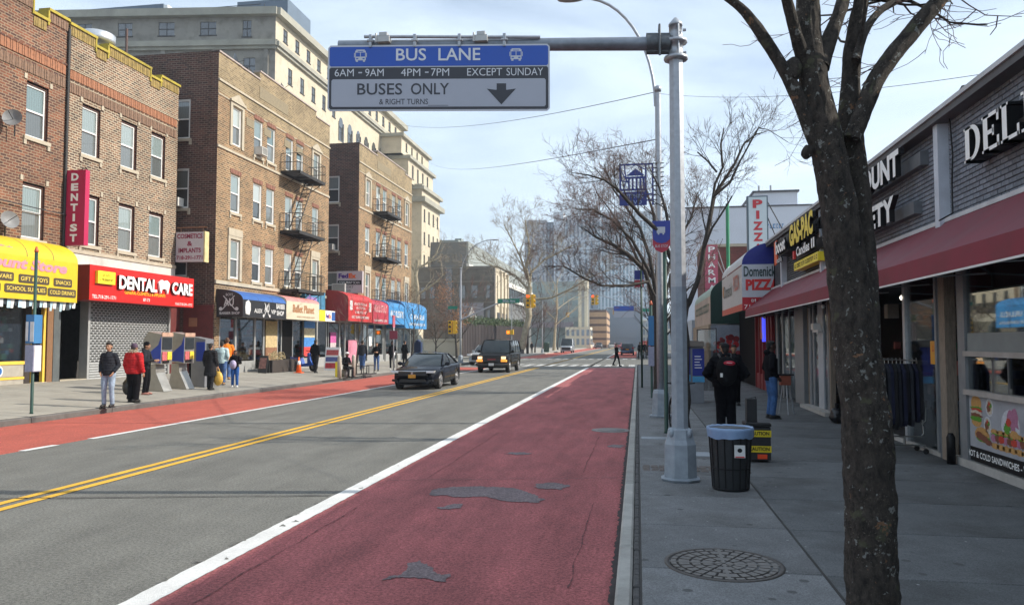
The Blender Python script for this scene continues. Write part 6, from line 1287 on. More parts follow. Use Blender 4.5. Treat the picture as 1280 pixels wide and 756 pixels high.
def ST(s_, h, w, u, v, m, bold=.012): T(s_, h, w*KX, SP(u, v, .018), R_, UZ, m, sgn, bold=bold, ext=.0015)
def STs(words, h, v, m, bold=.012):
    for s_, u, w in words: ST(s_, h, w, u, v, m, bold)
STs([('BUS', .96, .42), ('LANE', 1.55, .58)], .165, .67, whl)
for s_, u, w in (('6AM', .10, .27), ('9AM', .53, .26), ('4PM', 1.03, .27), ('7PM', 1.45, .25), ('EXCEPT', 1.95, .48), ('SUNDAY', 2.49, .50)): ST(s_, .100, w, u, .464, whl, -.004)
for u in (.435, 1.365): plate('dash', u, u+.05, .505, .522, .018, .020, whs)
STs([('BUSES', .42, .63), ('ONLY', 1.17, .53)], .155, .215, bks)
ST('& RIGHT TURNS', .075, .68, .73, .085, bks, .008)
plate('fine_line', 1.41, 1.69, .068, .074, .018, .0195, bks)
# arrow
mb = MB(); ar = [(2.42, .06+.02), (2.62, .29), (2.50, .275), (2.485, .275), (2.485, .36), (2.355, .36), (2.355, .275), (2.34, .275), (2.22, .29)]
mb.add([SP(a, b_, .0195) for a, b_ in ar], [tuple(range(len(ar)))]); mb.build('down_arrow', bks, sgn, world=True)
def busicon(u, v):
    mb = MB(); P = lambda a, b_, c_, d, dd=.0165: mb.add([SP(u+a, v+c_, dd), SP(u+b_, v+c_, dd), SP(u+b_, v+d, dd), SP(u+a, v+d, dd)], [(0, 1, 2, 3)])
    P(-.075, .075, .02, .15); P(-.06, .06, .15, .165); P(-.065, -.035, 0, .02); P(.035, .065, 0, .02); P(-.09, -.08, .06, .12); P(.08, .09, .06, .12)
    mb.build('bus_symbol', whs, sgn, world=True); mb = MB()
    P = lambda a, b_, c_, d, dd=.0175: mb.add([SP(u+a, v+c_, dd), SP(u+b_, v+c_, dd), SP(u+b_, v+d, dd), SP(u+a, v+d, dd)], [(0, 1, 2, 3)])
    P(-.065, -.005, .07, .125); P(.005, .065, .07, .125); P(-.06, -.03, .035, .05); P(.03, .06, .035, .05); P(-.04, .04, .135, .145); mb.build('bus_symbol_detail', bls, sgn, world=True)
busicon(.46, .66); busicon(2.62, .66)
# channel and straps holding the sign
mb = MB(); mb.tube([SP(.5, SH+.13, -.02), SP(2.95, SH+.10, -.02)], .022, 6); mb.build('sign_rail', st_, sgn, world=True)
for u in (.6, 1.22, 1.84, 2.46):
    mb = MB(); a, b_ = SP(u-.02, SH-.03, .02), SP(u+.02, SH+.14, .0); mb.box(min(a.x, b_.x), max(a.x, b_.x), min(a.y, b_.y)-.01, max(a.y, b_.y)+.02, a.z, b_.z).tube([SP(u-.045, SH+.055, .025), SP(u+.045, SH+.055, .025)], .018, 6)
    mb.build('strap', st_, sgn, world=True)
for u in (.78, 2.14):
    mb = MB(); a, b_ = SP(u-.09, SH+.02, .03), SP(u+.09, SH+.15, -.02); mb.box(a.x, b_.x, min(a.y, b_.y), max(a.y, b_.y)+.04, a.z+.02, a.z+.1).box(a.x+.03, b_.x-.03, min(a.y, b_.y), max(a.y, b_.y)+.04, b_.z-.03, b_.z+.02).tube([SP(u-.1, SH+.03, .04), SP(u-.1, SH+.15, .03)], .014, 6)
    mb.build('clamp', M['alu'], sgn, world=True)

# lamp pole with cobra lamp behind the gantry
def street_lamp(label, x, y, h, arm, side, base=True, z0=.15, group=None):
    t = thing('street_lamp', label, 'street lamp', (x, y, z0), 0, group)
    if base: MB().lathe([(.27, 0), (.28, .04), (.22, .06), (.2, .55), (.17, .62), (.11, .64)], 8, rot=pi/8, smooth=False).build('base', pst, t)
    MB().lathe([(.095, .0), (.09, 3), (.07, h-.2), (.07, h-.15), (.085, h-.15), (.085, h-.05), (.02, h)], 8, rot=pi/8).build('shaft', st_, t)
    pts = []
    for k in range(13):
        a = pi/2*k/12; pts.append((side*(.06+arm*(1-cos(a))), 0, h-.5+2.75*sin(a)))
    MB().tube(pts, .035, 7).build('lamp_arm', st_, t)
    e = pts[-1]
    MB().ell((e[0]+side*.25, 0, e[2]-.01), (.34, .13, .055), 14, 8).build('lamp_head', mat('lamp_head_grey', (.30, .30, .30), .5, metal=.3, var=.1), t)
    return t
sl_ = street_lamp('grey street lamp pole carrying the blue cut-out boulevard sign, behind the gantry pole', .52, 18.35, 7.85, 1.75, -1)
# the other lamps
street_lamp('tall street lamp with a curved arm at the left corner of the crossing', -14.45, 62, 7.9, 2.6, 1, group='lamps along the road')
street_lamp('street lamp pole on the far right kerb beyond the crossing', .45, 86, 8.0, 2.3, -1, group='lamps along the road')
street_lamp('street lamp pole on the far left pavement among the bare trees', -14.8, 120, 8.2, 2.4, 1, group='lamps along the road')
# blue cut-out SUTPHIN BLVD sign
cu = thing('boulevard_sign', 'dark blue cut-out metal sign with a temple front reading SUTPHIN BLVD', 'street sign', (.5, 18.3, 5.1))
nb = mat('navy_sign_metal', (.022, .035, .19), .5, var=.12)
def C(u0, u1, v0, v1, nm=None): cm.box(-.40+u0, -.40+u1, 18.28, 18.30, 5.12+v0, 5.12+v1)
cm = MB()
C(0, .78, .96, 1.0); C(0, .04, 0, .96); C(.60, .64, .0, .96); C(.76, .80, 0, 1.0); C(.04, .60, .0, .03); C(.04, .6, .30, .33); C(.64, .76, .10, .13); C(.64, .76, .24, .28)
C(.04, .60, .03, .30)
cm.build('frame', nb, cu, world=True)
cm = MB()
for u in (.20, .29, .38, .47, .55): C(u, u+.045, .40, .64)
C(.04, .60, .35, .40); C(.16, .60, .64, .69)
cm.prism([(-.24, 5.83), (.20, 5.83), (-.02, 6.0)], 'y', 18.28, 18.30); cm.prism([(-.22+.02, 5.99), (-.02, 6.08), (.2, 5.96), (.2, 5.99), (-.02, 6.10)], 'y', 18.28, 18.3)
cm.tube([(-.28, 18.29, 6.08), (-.24, 18.29, 5.7), (-.30, 18.29, 5.52)], .015, 5).tube([(-.36, 18.29, 5.95), (-.16, 18.29, 5.62), (-.2, 18.29, 5.5)], .013, 5).tube([(-.38, 18.29, 5.72), (-.2, 18.29, 5.68), (-.12, 18.29, 5.8)], .015, 5)
cm.build('temple_cutout', nb, cu, world=True)
pl2 = mat('pale_blue_print', (.30, .38, .55), .6, var=0)
T('SUTPHIN', .10, .50, (-.35, 18.275, 5.29), EX, UZ, pl2, cu); T('BLVD', .09, .34, (-.22, 18.275, 5.15), EX, UZ, pl2, cu)
mb = MB()
for i in range(10): mb.tube([(.38, 18.29, 5.14+i*.108), (.64, 18.3, 5.14+i*.108)], .013, 5)
mb.build('clamp_band', M['iron'], cu, world=True)
# green bus stop pole with round topped bus sign
bp = thing('bus_stop_pole', 'thin dark green bus stop pole between the gantry pole and the lamp pole', 'sign pole', (.53, 15.15, .15))
MB().lathe([(.05, 0), (.038, .04), (.038, 4.1)], 10).build('post', M['green'], bp)
bsn = thing('bus_stop_sign', 'shield shaped blue bus stop sign with a red foot on the green pole', 'bus sign', (.45, 15.08, 3.6))
pts = [(.30, 3.78), (.36, 3.67), (.47, 3.62), (.58, 3.67), (.64, 3.78), (.64, 4.18), (.30, 4.18)]
MB().prism([(x, z) for x, z in pts], 'y', 15.07, 15.085).build('red_foot', mat('sign_red', (.42, .03, .06), .5, var=.05), bsn, world=True)
MB().prism([(.31, 3.88), (.38, 3.82), (.47, 3.80), (.56, 3.82), (.63, 3.88), (.65, 4.24), (.29, 4.24)], 'y', 15.062, 15.069).build('blue_field', mat('sign_royal', (.03, .05, .30), .5, var=.05), bsn, world=True)
mb = MB().box(.38, .54, 15.055, 15.061, 4.0, 4.12).box(.40, .43, 15.055, 15.061, 3.97, 4.0).box(.49, .52, 15.055, 15.061, 3.97, 4.0); mb.build('bus_symbol', whs, bsn, world=True)
T('BUS STOP', .05, .24, (.35, 15.06, 3.72), EX, UZ, whs, bsn)
# second bus stop pole with timetable box (right kerb)
def info_pole(label, x, y, z, h, blue=1, gr='M'):
    t = thing('timetable_pole', label, 'sign pole', (x, y, z)); MB().lathe([(.045, 0), (.036, .04), (.036, h)], 10).build('post', M['green'], t)
    MB().lathe([(.04, h), (.05, h+.03), (.02, h+.14)], 8).build('cap', mat('orange_cap', (.45, .09, .03), .5), t)
    return t
tb = info_pole('green bus stop pole carrying a blue timetable box near the left kerb', -14.43, 16.5, .17, 3.9)
tb2 = thing('timetable_box', 'four sided blue and white timetable box on the left green pole', 'timetable', (-14.43, 16.5, 1.2))
tbl = mat('timetable_blue', (.04, .17, .36), .5, var=.1); tpa = mat('timetable_paper', (.27, .285, .38), .6, var=.15, scale=12)
MB().box(-.11, .11, -.128, .128, -.02, .62).build('lower_panel', tpa, tb2); MB().box(-.11, .11, -.128, .128, .66, 1.35).build('upper_panel', tbl, tb2)
MB().box(.01, .11, -.135, -.13, .70, 1.18).box(-.11, -.04, -.135, -.13, .72, 1.18).build('white_sheet', mat('sheet_white', (.62, .63, .62), .6), tb2); MB().box(.112, .116, -.1, .12, .0, .6).build('white_sheet', mat('sheet_white', (.62, .63, .62)), tb2)
tc2 = info_pole('dark pole with a narrow blue and white timetable box near the right kerb', .42, 24.5, .15, 2.9)
tb3 = thing('timetable_box', 'narrow blue and white timetable box on the dark right kerb pole', 'timetable', (.40, 24.4, 1.2))
MB().box(-.08, .1, -.14, .1, -.05, .55).build('lower_panel', tpa, tb3); MB().box(-.07, .1, -.14, .1, .58, 1.5).build('upper_panel', tbl, tb3)
fl = thing('bus_flag', 'small blue and red route flag on the right kerb before the crossing', 'bus sign', (.15, 30, 4.3)); MB().box(-.26, .1, 0, .03, 0, .35).build('blue_field', mat('sign_royal', (.03, .05, .30)), fl); MB().box(-.26, .1, 0, .03, -.3, -.02).build('red_field', mat('sign_red', (.42, .03, .06)), fl); MB().lathe([(.04, -4.15), (.04, .6)], 8).build('post', M['green'], fl)
# litter bin
bn = thing('litter_bin', 'black wire litter bin lined with a pale blue bag by the gantry pole', 'litter bin', (1.08, 9.55, .15)); bn.scale = (.93, .93, .86)
MB().lathe([(.215, 0), (.225, .02), (.262, .80), (.27, .84)], 28).build('body', mat('black_mesh_plastic', (.022, .025, .028), .5, var=.3, scale=40, bump=.4, bscale=120), bn)
mb = MB()
for k in range(16):
    a = 2*pi*k/16; mb.tube([(.225*cos(a), .225*sin(a), .02), (.268*cos(a), .268*sin(a), .82)], .009, 5)
for z, r_ in ((.03, .226), (.30, .24), (.82, .272)): mb.tube([(r_*cos(2*pi*k/24), r_*sin(2*pi*k/24), z) for k in range(25)], .011, 5)
mb.build('ribs', blk, bn)
bagm = mat('pale_blue_bin_liner', (.20, .30, .47), .35, var=.12, scale=6); rr = random.Random(6)
n = 40; rings = []
for (r0, z, j) in ((.20, .5, .02), (.24, .74, .02), (.262, .845, .008), (.285, .86, .012), (.295, .83, .012), (.288, .79, .018), (.284, .75, .022)):
    ring = []
    for k in range(n):
        a = 2*pi*k/n; q = noise.noise((cos(a)*3, sin(a)*3, z*6)); dz = (-.035*(1+noise.noise((cos(a)*2, sin(a)*2, 9)))) if z < .76 and r0 > .27 else 0
        rr_ = r0+j*q+.006*sin(a*19+z*30); ring.append((rr_*cos(a), rr_*sin(a), z+dz+.012*noise.noise((cos(a)*5, sin(a)*5, 2))))
    rings.append(ring)
mb = MB(); mb.add([p for r in rings for p in r], [(i*n+k, i*n+(k+1) % n, (i+1)*n+(k+1) % n, (i+1)*n+k) for i in range(len(rings)-1) for k in range(n)], 0, True); mb.build('bin_liner', bagm, bn)
mb = MB().box(.02, .15, -.268, -.258, .47, .64); mb.build('sticker', mat('sheet_white', (.62, .63, .62)), bn); MB().box(.03, .14, -.271, -.268, .475, .49).build('sticker_stripe', rl, bn)
mb = MB(); disc(mb, (.085, -.270, .57), .03, EX, UZ, 12); mb.build('sticker_print', blk, bn); 
# trolley of black cases with caution tape
cs_ = thing('case_trolley', 'black case with yellow CAUTION tape on a hand trolley behind the litter bin', 'case', (1.72, 11.85, .15)); cs_.scale = (.9, .9, .93)
MB().bevbox(-.19, .19, -.2, .2, .04, .56, .02).build('case', mat('black_fabric_case', (.018, .018, .02), .8, var=.3, bump=.2), cs_)
MB().bevbox(-.2, .2, -.21, .21, .56, .62, .02).build('lid', blk, cs_); MB().box(-.16, .0, -.08, .08, .62, .98).build('upright_bag', mat('black_fabric_case', (.018, .018, .02)), cs_)
for z in (.40, .16):
    MB().box(-.192, .192, -.208, -.2, z, z+.10).box(.19, .2, -.2, .2, z, z+.1).build('yellow_tape', mat('yellow_tape', (.62, .48, .01), .5, var=.1), cs_); T('CAUTION', .055, .29, (1.72-.14, 11.85-.1885, .15+(z+.025)*.93), EX, UZ, blk, cs_, bold=.03, ext=.001)
MB().box(-.02, .13, -.207, -.2, .06, .13).build('orange_tag', mat('orange_tag', (.7, .06, .01), .5), cs_)
MB().tube([(-.14, .2, .1), (-.14, .2, .96), (.02, .2, .99), (.02, .2, .96), (.02, .2, .1)], .012, 6).build('handle', blk, cs_)
for x in (-.17, .17): MB().tube([(x-.015, .19, .05), (x+.015, .19, .05)], .05, 12).build('wheel', M['rubber'], cs_)
# ticket kiosks on the right pavement
kk = thing('bus_kiosk', 'blue and white bus ticket kiosk standing behind the gantry pole', 'kiosk', (1.6, 22.9, .15))
MB().box(-.45, .25, -.3, .3, .0, 1.62).build('body', mat('kiosk_grey', (.17, .18, .20), .5, var=.15), kk)
MB().box(-.06, .27, -.32, -.305, .78, 1.55).box(-.44, -.12, -.32, -.305, .82, 1.6).build('blue_panel', mat('kiosk_blue', (.012, .025, .22), .4, var=.1), kk); MB().box(-.06, .27, -.325, -.305, .60, .76).box(-.44, -.12, -.325, -.305, .62, .8).build('light_blue_band', mat('kiosk_light_blue', (.06, .28, .5), .4), kk)
MB().prism([(-.5, 1.62), (.3, 1.62), (.25, 1.76), (-.45, 1.80)], 'y', -.4, .4).build('roof', mat('kiosk_roof', (.16, .14, .12), .7), kk)
mb = MB()
for i in range(5): mb.box(0, .2-.03*(i % 3), -.328, -.321, 1.0+i*.08, 1.02+i*.08)
mb.build('white_print', wl, kk)
fr = thing('framed_screen', 'thin framed glass panel beside the ticket kiosk', 'panel', (2.1, 23.5, .15)); MB().tube([(-.35, 0, 0), (-.35, 0, 2.1), (.2, 0, 2.15), (.2, 0, 0)], .02, 6).build('frame', M['iron'], fr); MB().box(-.33, .18, -.004, .004, .3, 2.1).build('glass', M['glass'], fr)
# parking meter / A-frame near the red shopfront
af = thing('easel_stand', 'folding stand with a red box behind the standing man', 'stand', (3.55, 19.6, .15))
mb = MB().tube([(-.15, .1, 0), (-.05, 0, .95)], .015, 6).tube([(.2, .1, 0), (.05, 0, .95)], .015, 6).tube([(0, -.25, 0), (0, 0, .95)], .015, 6); mb.build('legs', st_, af); MB().box(-.14, .1, -.1, .1, .7, .93).build('red_box', mat('rusty_red_box', (.25, .06, .03), .6, var=.3), af); MB().box(-.2, .17, -.12, .12, .93, .97).build('tray', blk, af)
# bicycle leaning by the green pole
def bicycle(label, x, y, z, rz):
    t = thing('bicycle', label, 'bicycle', (x, y, z), rz)
    for yy in (-.5, .5):
        mb = MB().tube([(0, yy+.33*cos(2*pi*k/20), .34+.33*sin(2*pi*k/20)) for k in range(21)], .02, 6, cap=False); w = mb.build('wheel', M['rubber'], t)
        mb = MB()
        for k in range(10): mb.tube([(0, yy, .34), (0, yy+.32*cos(2*pi*k/10), .34+.32*sin(2*pi*k/10))], .004, 3)
        mb.build('spokes', ch, w)
    MB().tube([(0, -.5, .34), (0, -.38, .85), (0, .12, .80), (0, .5, .34), (0, -.02, .30), (0, -.36, .76)], .018, 6).tube([(0, -.02, .3), (0, .16, .92)], .018, 6).build('frame', mat('dark_bike_frame', (.03, .03, .035), .4), t)
    MB().ell((0, .18, .95), (.06, .13, .035)).build('saddle', blk, t); MB().tube([(-.25, -.36, 1.0), (0, -.42, .98), (.25, -.36, 1.0)], .014, 6).tube([(0, -.40, .85), (0, -.42, .98)], .014, 6).build('handlebar', blk, t)
bicycle('dark bicycle chained to the green bus stop pole', .72, 14.7, .15, radians(8))
# left pavement: ticket machines
mch = mat('brushed_machine_steel', (.38, .37, .34), .35, metal=.6, var=.12, scale=5); mbl = mat('machine_blue', (.025, .06, .36), .35, var=.1)
def machine(label, x, y):
    t = thing('ticket_machine', label, 'ticket machine', (x, y, zL(x)), radians(-4), 'ticket machines on the left pavement')
    MB().prism([(-.42, 0), (.34, 0), (.02, .62), (.0, .9), (-.30, .9), (-.30, .62)], 'y', -.22, .22).build('pedestal', mch, t)
    MB().prism([(-.42, .95), (.24, .90), (.26, 1.9), (-.25, 2.0), (-.44, 1.75)], 'y', -.28, .28).build('housing', mch, t)
    MB().prism([(.0, .98), (.235, .94), (.245, 1.84), (.14, 1.55), (-.12, 1.35), (-.35, 1.15), (-.35, .98)], 'y', -.292, -.281).build('blue_panel', mbl, t)
    MB().box(.262, .275, -.24, .24, 1.40, 1.80).build('screen', mat('dark_screen', (.03, .035, .04), .15), t); MB().box(.262, .275, -.24, -.02, 1.02, 1.32).build('red_white_panel', mat('machine_red', (.5, .12, .12), .5, var=.5, scale=14), t)
    MB().box(.262, .275, .02, .24, 1.05, 1.32).build('yellow_panel', mat('machine_yellow', (.7, .5, .04), .5, var=.3, scale=10), t); MB().box(.25, .285, -.28, .28, 1.83, 1.97).build('header', mat('machine_header', (.4, .25, .18), .5, var=.3, scale=8), t)
    MB().box(.26, .28, -.2, .1, .95, 1.03).build('receipt_slot', blk, t); return t
machine('leftmost ticket machine, beside the person in the red jacket', -15.93, 23.75); machine('middle ticket machine of the three on the left pavement', -15.95, 25.1)
t = thing('fare_kiosk', 'slim grey blue fare kiosk, last of the three machines on the left', 'kiosk', (-15.9, 26.3, zL(-15.9)))
MB().prism([(-.3, 0), (.25, 0), (.25, 1.75), (-.3, 1.85)], 'y', -.28, .28).build('body', mat('kiosk_steel', (.25, .26, .28), .4, metal=.4, var=.1), t); MB().box(-.1, .23, -.295, -.285, .95, 1.65).build('blue_panel', mbl, t); MB().box(.252, .27, -.2, .2, 1.2, 1.6).build('screen', mat('dark_screen', (.03, .035, .04)), t)
# cone, planter, sandwich boards, bollards, rack
t = thing('traffic_cone', 'orange traffic cone with a white collar in front of the blue scooter', 'traffic cone', (-17.2, 37.3, zL(-17.2)))
MB().bevbox(-.2, .2, -.2, .2, 0, .04).build('base', mat('cone_orange', (.80, .13, .02), .5, var=.08), t); MB().lathe([(.15, .04), (.03, .82)], 16).build('body', mat('cone_orange', (.8, .13, .02)), t); MB().lathe([(.098, .42), (.067, .62)], 16).build('collar', wl, t)
t = thing('planter_box', 'low dark brown planter box at the foot of the shop', 'planter', (-18.3, 37.6, zL(-18.3)))
MB().bevbox(-.3, .3, -1.6, 1.2, 0, .62, .02).build('box', mat('dark_brown_box', (.04, .03, .025), .8, var=.3), t); mb = MB(); leaves(mb, 0, -.6, .8, .3, .9, .3, 260, .06, random.Random(3)); mb.build('dry_grass', mat('dry_straw', (.42, .33, .18), .9, var=.4), t)
t = thing('sandwich_board', 'narrow sandwich board with a yellow edge beside the barber door', 'sandwich board', (-18.3, 35.7, zL(-18.2))); t.scale = (.75, .75, .75)
MB().prism([(-.25, 0), (-.2, 0), (.02, 1.15), (-.03, 1.15)], 'x', -.3, .3).prism([(.25, 0), (.2, 0), (-.02, 1.15), (.03, 1.15)], 'x', -.3, .3).build('boards', mat('black_board', (.03, .03, .03), .6), t); MB().prism([(-.26, .3), (-.252, .3), (-.06, 1.0), (-.07, 1.0)], 'x', -.24, .24).build('picture', mat('board_picture', (.25, .12, .1), .6, var=.6, scale=6), t)
t = thing('sandwich_board', 'white and red sandwich board under the red awning', 'sandwich board', (-17.0, 41.3, zL(-17)))
MB().prism([(-.3, 0), (-.25, 0), (.02, 1.3), (-.03, 1.3)], 'x', -.42, .42).prism([(.3, 0), (.25, 0), (-.02, 1.3), (.03, 1.3)], 'x', -.42, .42).build('boards', wl, t)
for i, (z0_, z1_, c_) in enumerate(((.12, .42, (.5, .05, .06)), (.5, .75, (.1, .12, .3)), (.85, 1.15, (.5, .1, .1)))): MB().prism([(-.31+z0_*.21, z0_), (-.30+z0_*.21, z0_), (-.30+z1_*.21, z1_), (-.31+z1_*.21, z1_)], 'x', -.36, .36).build('print_band', mat('board_print_%d' % i, c_, .6, var=.4, scale=9), t)
for lab, x, y, m in (('pale concrete bollard left of the seated person', -14.2, 35.3, mat('pale_bollard', (.40, .38, .32), .8, var=.2)), ('pale concrete bollard right of the seated person', -14.1, 36.9, mat('pale_bollard', (.4, .38, .32)))):
    t = thing('bollard', lab, 'bollard', (x, y, .15)); MB().lathe([(.10, 0), (.10, 1.0), (.07, 1.08), (.02, 1.1)], 12).build('post', m, t)
t = thing('yellow_stand', 'small yellow box stand behind the left concrete bollard', 'stand', (-14.5, 35.9, .17)); MB().box(-.12, .12, -.1, .1, 0, .75).build('box', mat('yellow_plate', (.85, .68, .03)), t)
t = thing('bike_rack', 'low black iron rack on the left kerb by the young tree', 'rack', (-14.0, 38.3, .15))
mb = MB()
for yy in (-.8, 0, .8): mb.tube([(-.2, yy, .05), (-.2, yy, .5), (.2, yy, .5), (.2, yy, .05)], .03, 5)
mb.tube([(-.25, -1, .08), (-.25, 1, .08)], .035, 5).tube([(.25, -1, .08), (.25, 1, .08)], .035, 5); mb.build('rails', M['iron'], t)
for lab, x, y in (('curved steel hoop rail left of the dark sedan', -13.6 if 0 else -14.3, 44.6),):
    t = thing('hoop_rail', lab, 'rail', (x, y, .15)); MB().tube([(-.1, -.3, 0), (-.1, -.3, .9), (-.1, -.15, 1.15), (-.1, .15, 1.15), (-.1, .3, .9), (-.1, .3, 0)], .04, 6).build('hoop', ch, t)
# parking sign pole on left
t = thing('parking_sign', 'thin grey pole with red and white parking plates left of the dark sedan', 'road sign', (-14.2, 43.6, .15)); MB().lathe([(.03, 0), (.03, 3.3)], 6).build('post', st_, t); MB().box(-.02, .02, -.2, .2, 2.6, 3.3).build('red_plate', mat('sign_red', (.42, .03, .06)), t); MB().box(-.24, .24, -.05, -.03, 1.9, 2.4).build('maroon_plate', mat('maroon_plate', (.20, .03, .06), .6), t)
# scooter
t = thing('scooter', 'blue scooter parked by the wall behind the traffic cone', 'scooter', (-17.6, 38.9, zL(-17.6)), radians(70))
for yy in (-.62, .62): w = MB().tube([(-.05, yy, .27), (.05, yy, .27)], .27, 18).build('wheel', M['rubber'], t); MB().tube([(-.055, yy, .27), (.055, yy, .27)], .14, 12).build('rim', ch, w)
sbm = mat('scooter_blue', (.02, .08, .35), .25, coat=.8, var=0); MB().prism([(-.7, .35), (-.5, .62), (-.42, 1.0), (-.3, .98), (-.3, .45), (.1, .38), (.25, .72), (.95, .78), (.85, .45), (.2, .25), (-.35, .27)], 'x', -.14, .14).build('body', sbm, t)
MB().ell((0, .45, .82), (.15, .42, .08)).build('saddle', blk, t); MB().tube([(-.33, -.38, 1.12), (0, -.45, 1.05), (.33, -.38, 1.12)], .02, 6).tube([(0, -.6, .3), (0, -.42, 1.06)], .03, 6).build('handlebar', blk, t); MB().ell((0, -.55, .92), (.09, .06, .08)).build('headlight', whs, t)
# stone urn plinth and blue box near the blue awning
t = thing('monument_base', 'dark stone bell shaped plinth beyond the last blue awning', 'monument', (-22, 74, .15)); MB().lathe([(1.5, 0), (1.5, .8), (1.1, .9), (1.0, 1.9), (.75, 2.3), (.5, 2.5), (.45, 3.1), (.3, 3.3), (.1, 3.6)], 8, smooth=False).build('plinth', mat('dark_green_stone', (.05, .06, .055), .7, var=.2), t)
t = thing('mail_box', 'dark blue mailbox beside the last blue awning', 'mailbox', (-19.5, 67, .15)); MB().box(-.3, .3, -.3, .3, 0, 1.7).build('body', mat('mailbox_blue', (.01, .025, .08), .4), t); MB().lathe([(.3, 1.7), (.25, 1.85), (.1, 1.95)], 4, rot=pi/4).build('top', mat('mailbox_blue', (.02, .06, .2)), t)
# litter bin beyond crossing, right cart and folks
t = thing('litter_bin', 'dark green litter bin on the far left pavement under the pale trees', 'litter bin', (-15.2, 129, .15)); MB().lathe([(.45, 0), (.5, 1.5), (.55, 1.55), (.3, 1.7)], 12).build('body', M['green'], t)
# traffic signals and mast arms
sy = mat('signal_yellow', (.72, .42, .02), .5, var=.06)
def signal(label, loc, rz=0, lit='red', group='traffic signals'):
    t = thing('traffic_signal', label, 'traffic light', loc, rz, group)
    for r_, off in ((0, 0), (pi/2, .36)):
        q = Matrix.Rotation(r_, 3, 'Z')
        mb = MB(); mb.box(-.17, .17, -.12, .12, 0, 1.1); mb.v = [tuple(q @ Vector(v)+Vector((off, 0, 0))) for v in mb.v]; mb.build('housing', sy, t)
        for i in range(3):
            mb = MB(); mb.tube([(0, -.12, .18+i*.37), (0, -.26, .19+i*.37)], .13, 12); mb.v = [tuple(q @ Vector(v)+Vector((off, 0, 0))) for v in mb.v]; vi = mb.build('visor', sy, t)
            on = (lit == 'red' and i == 2 and r_ == 0)
            mb = MB(); disc(mb, (0, -.265, .19+i*.37), .115, (1, 0, 0), UZ, 14); mb.v = [tuple(q @ Vector(v)+Vector((off, 0, 0))) for v in mb.v]; mb.build('lens', mat('lit_red_lens', (.9, .03, .01), emit=4, var=0) if on else mat('dark_lens', (.02, .02, .01), .2, var=0), vi)
    return t
def mast(label, x, y, z, tip, group='signal mast arms'):
    t = thing('mast_arm', label, 'mast arm', (x, y, z), 0, group); tp_ = Vector(tip)-Vector((x, y, z))
    MB().tube([(0, 0, 0), tuple(tp_*.5+Vector((0, 0, .25))), tuple(tp_)], [.08, .06, .04], 7).build('arm', st_, t); MB().tube([(0, 0, 1.2), tuple(tp_*.35+Vector((0, 0, .18)))], .02, 5).build('stay', st_, t); return t
mast('long signal mast arm from the left corner lamp pole', -14.45, 62, 3.7, (-8.55, 62, 5.75))
signal('yellow traffic signal at the end of the left mast arm', (-8.8, 62, 4.65))
t = thing('street_name_sign', 'green street name sign reading 89th Ave on the left mast arm', 'street sign', (-10.4, 61.9, 5.05)); MB().box(-.9, .9, -.02, .02, 0, .36).build('plate', mat('street_sign_green', (.01, .20, .13), .5, var=.04), t); T('89th Ave', .2, 1.05, (-10.9, 61.87, 5.13), EX, UZ, whs, t, bold=.02)
t = thing('street_name_sign', 'small green street name sign on the left corner lamp pole', 'street sign', (-15.0, 61.9, 4.6)); MB().box(-.5, .3, -.02, .02, 0, .25).build('plate', mat('street_sign_green', (.01, .20, .13)), t)
signal('low yellow pedestrian signal left of the corner lamp pole', (-15.3, 62, 2.55), lit='none'); 
t = thing('pedestrian_signal', 'pedestrian signal with a lit orange hand right of the corner lamp pole', 'traffic light', (-12.6, 75, 2.6)); MB().box(-.22, .22, -.15, .15, 0, .45).box(.24, .5, -.15, .15, 0, .5).build('housing', sy, t); MB().box(-.16, .1, -.16, -.151, .1, .36).build('lit_hand', mat('lit_orange_hand', (1, .13, .01), emit=2.5, var=0), t); MB().tube([(.3, 0, .2), (.3, 0, 3.8)], .04, 6).tube([(.3, 0, -2.45), (.3, 0, .2)], .05, 6).build('post', st_, t)
mast('signal mast arm reaching left over the far right kerb', .45, 86, 5.0, (-4.7, 86, 7.3)); signal('yellow traffic signal hanging over the bus lane beyond the crossing', (-4.9, 86, 6.0))
t = thing('bus_lane_sign', 'small far overhead blue and grey bus lane sign on the right mast arm', 'road sign', (-1.5, 85.8, 4.6)); MB().box(-1.1, 1.1, 0, .04, .7, 1.25).build('blue_field', bls, t); MB().box(-1.1, 1.1, 0, .04, 0, .68).build('grey_field', grs, t)
t = thing('street_name_sign', 'small green street name sign on the far right lamp pole', 'street sign', (1.0, 85.8, 5.2)); MB().box(-.5, .5, 0, .04, 0, .35).build('plate', mat('street_sign_green', (.01, .20, .13)), t)
for i, (x, y, z, l_) in enumerate(((-5.5, 180, 8.2, 'left of the far green sign'), (-16.0, 175, 7.5, 'over the far left lane'))): signal('distant yellow traffic signal '+l_, (x, y, z), lit='none')
t = thing('street_name_sign', 'wide distant green street sign hanging over the road', 'street sign', (-3, 180, 8.6)); MB().box(-1.5, 1.5, 0, .05, 0, .8).build('plate', mat('street_sign_green', (.01, .20, .13)), t)
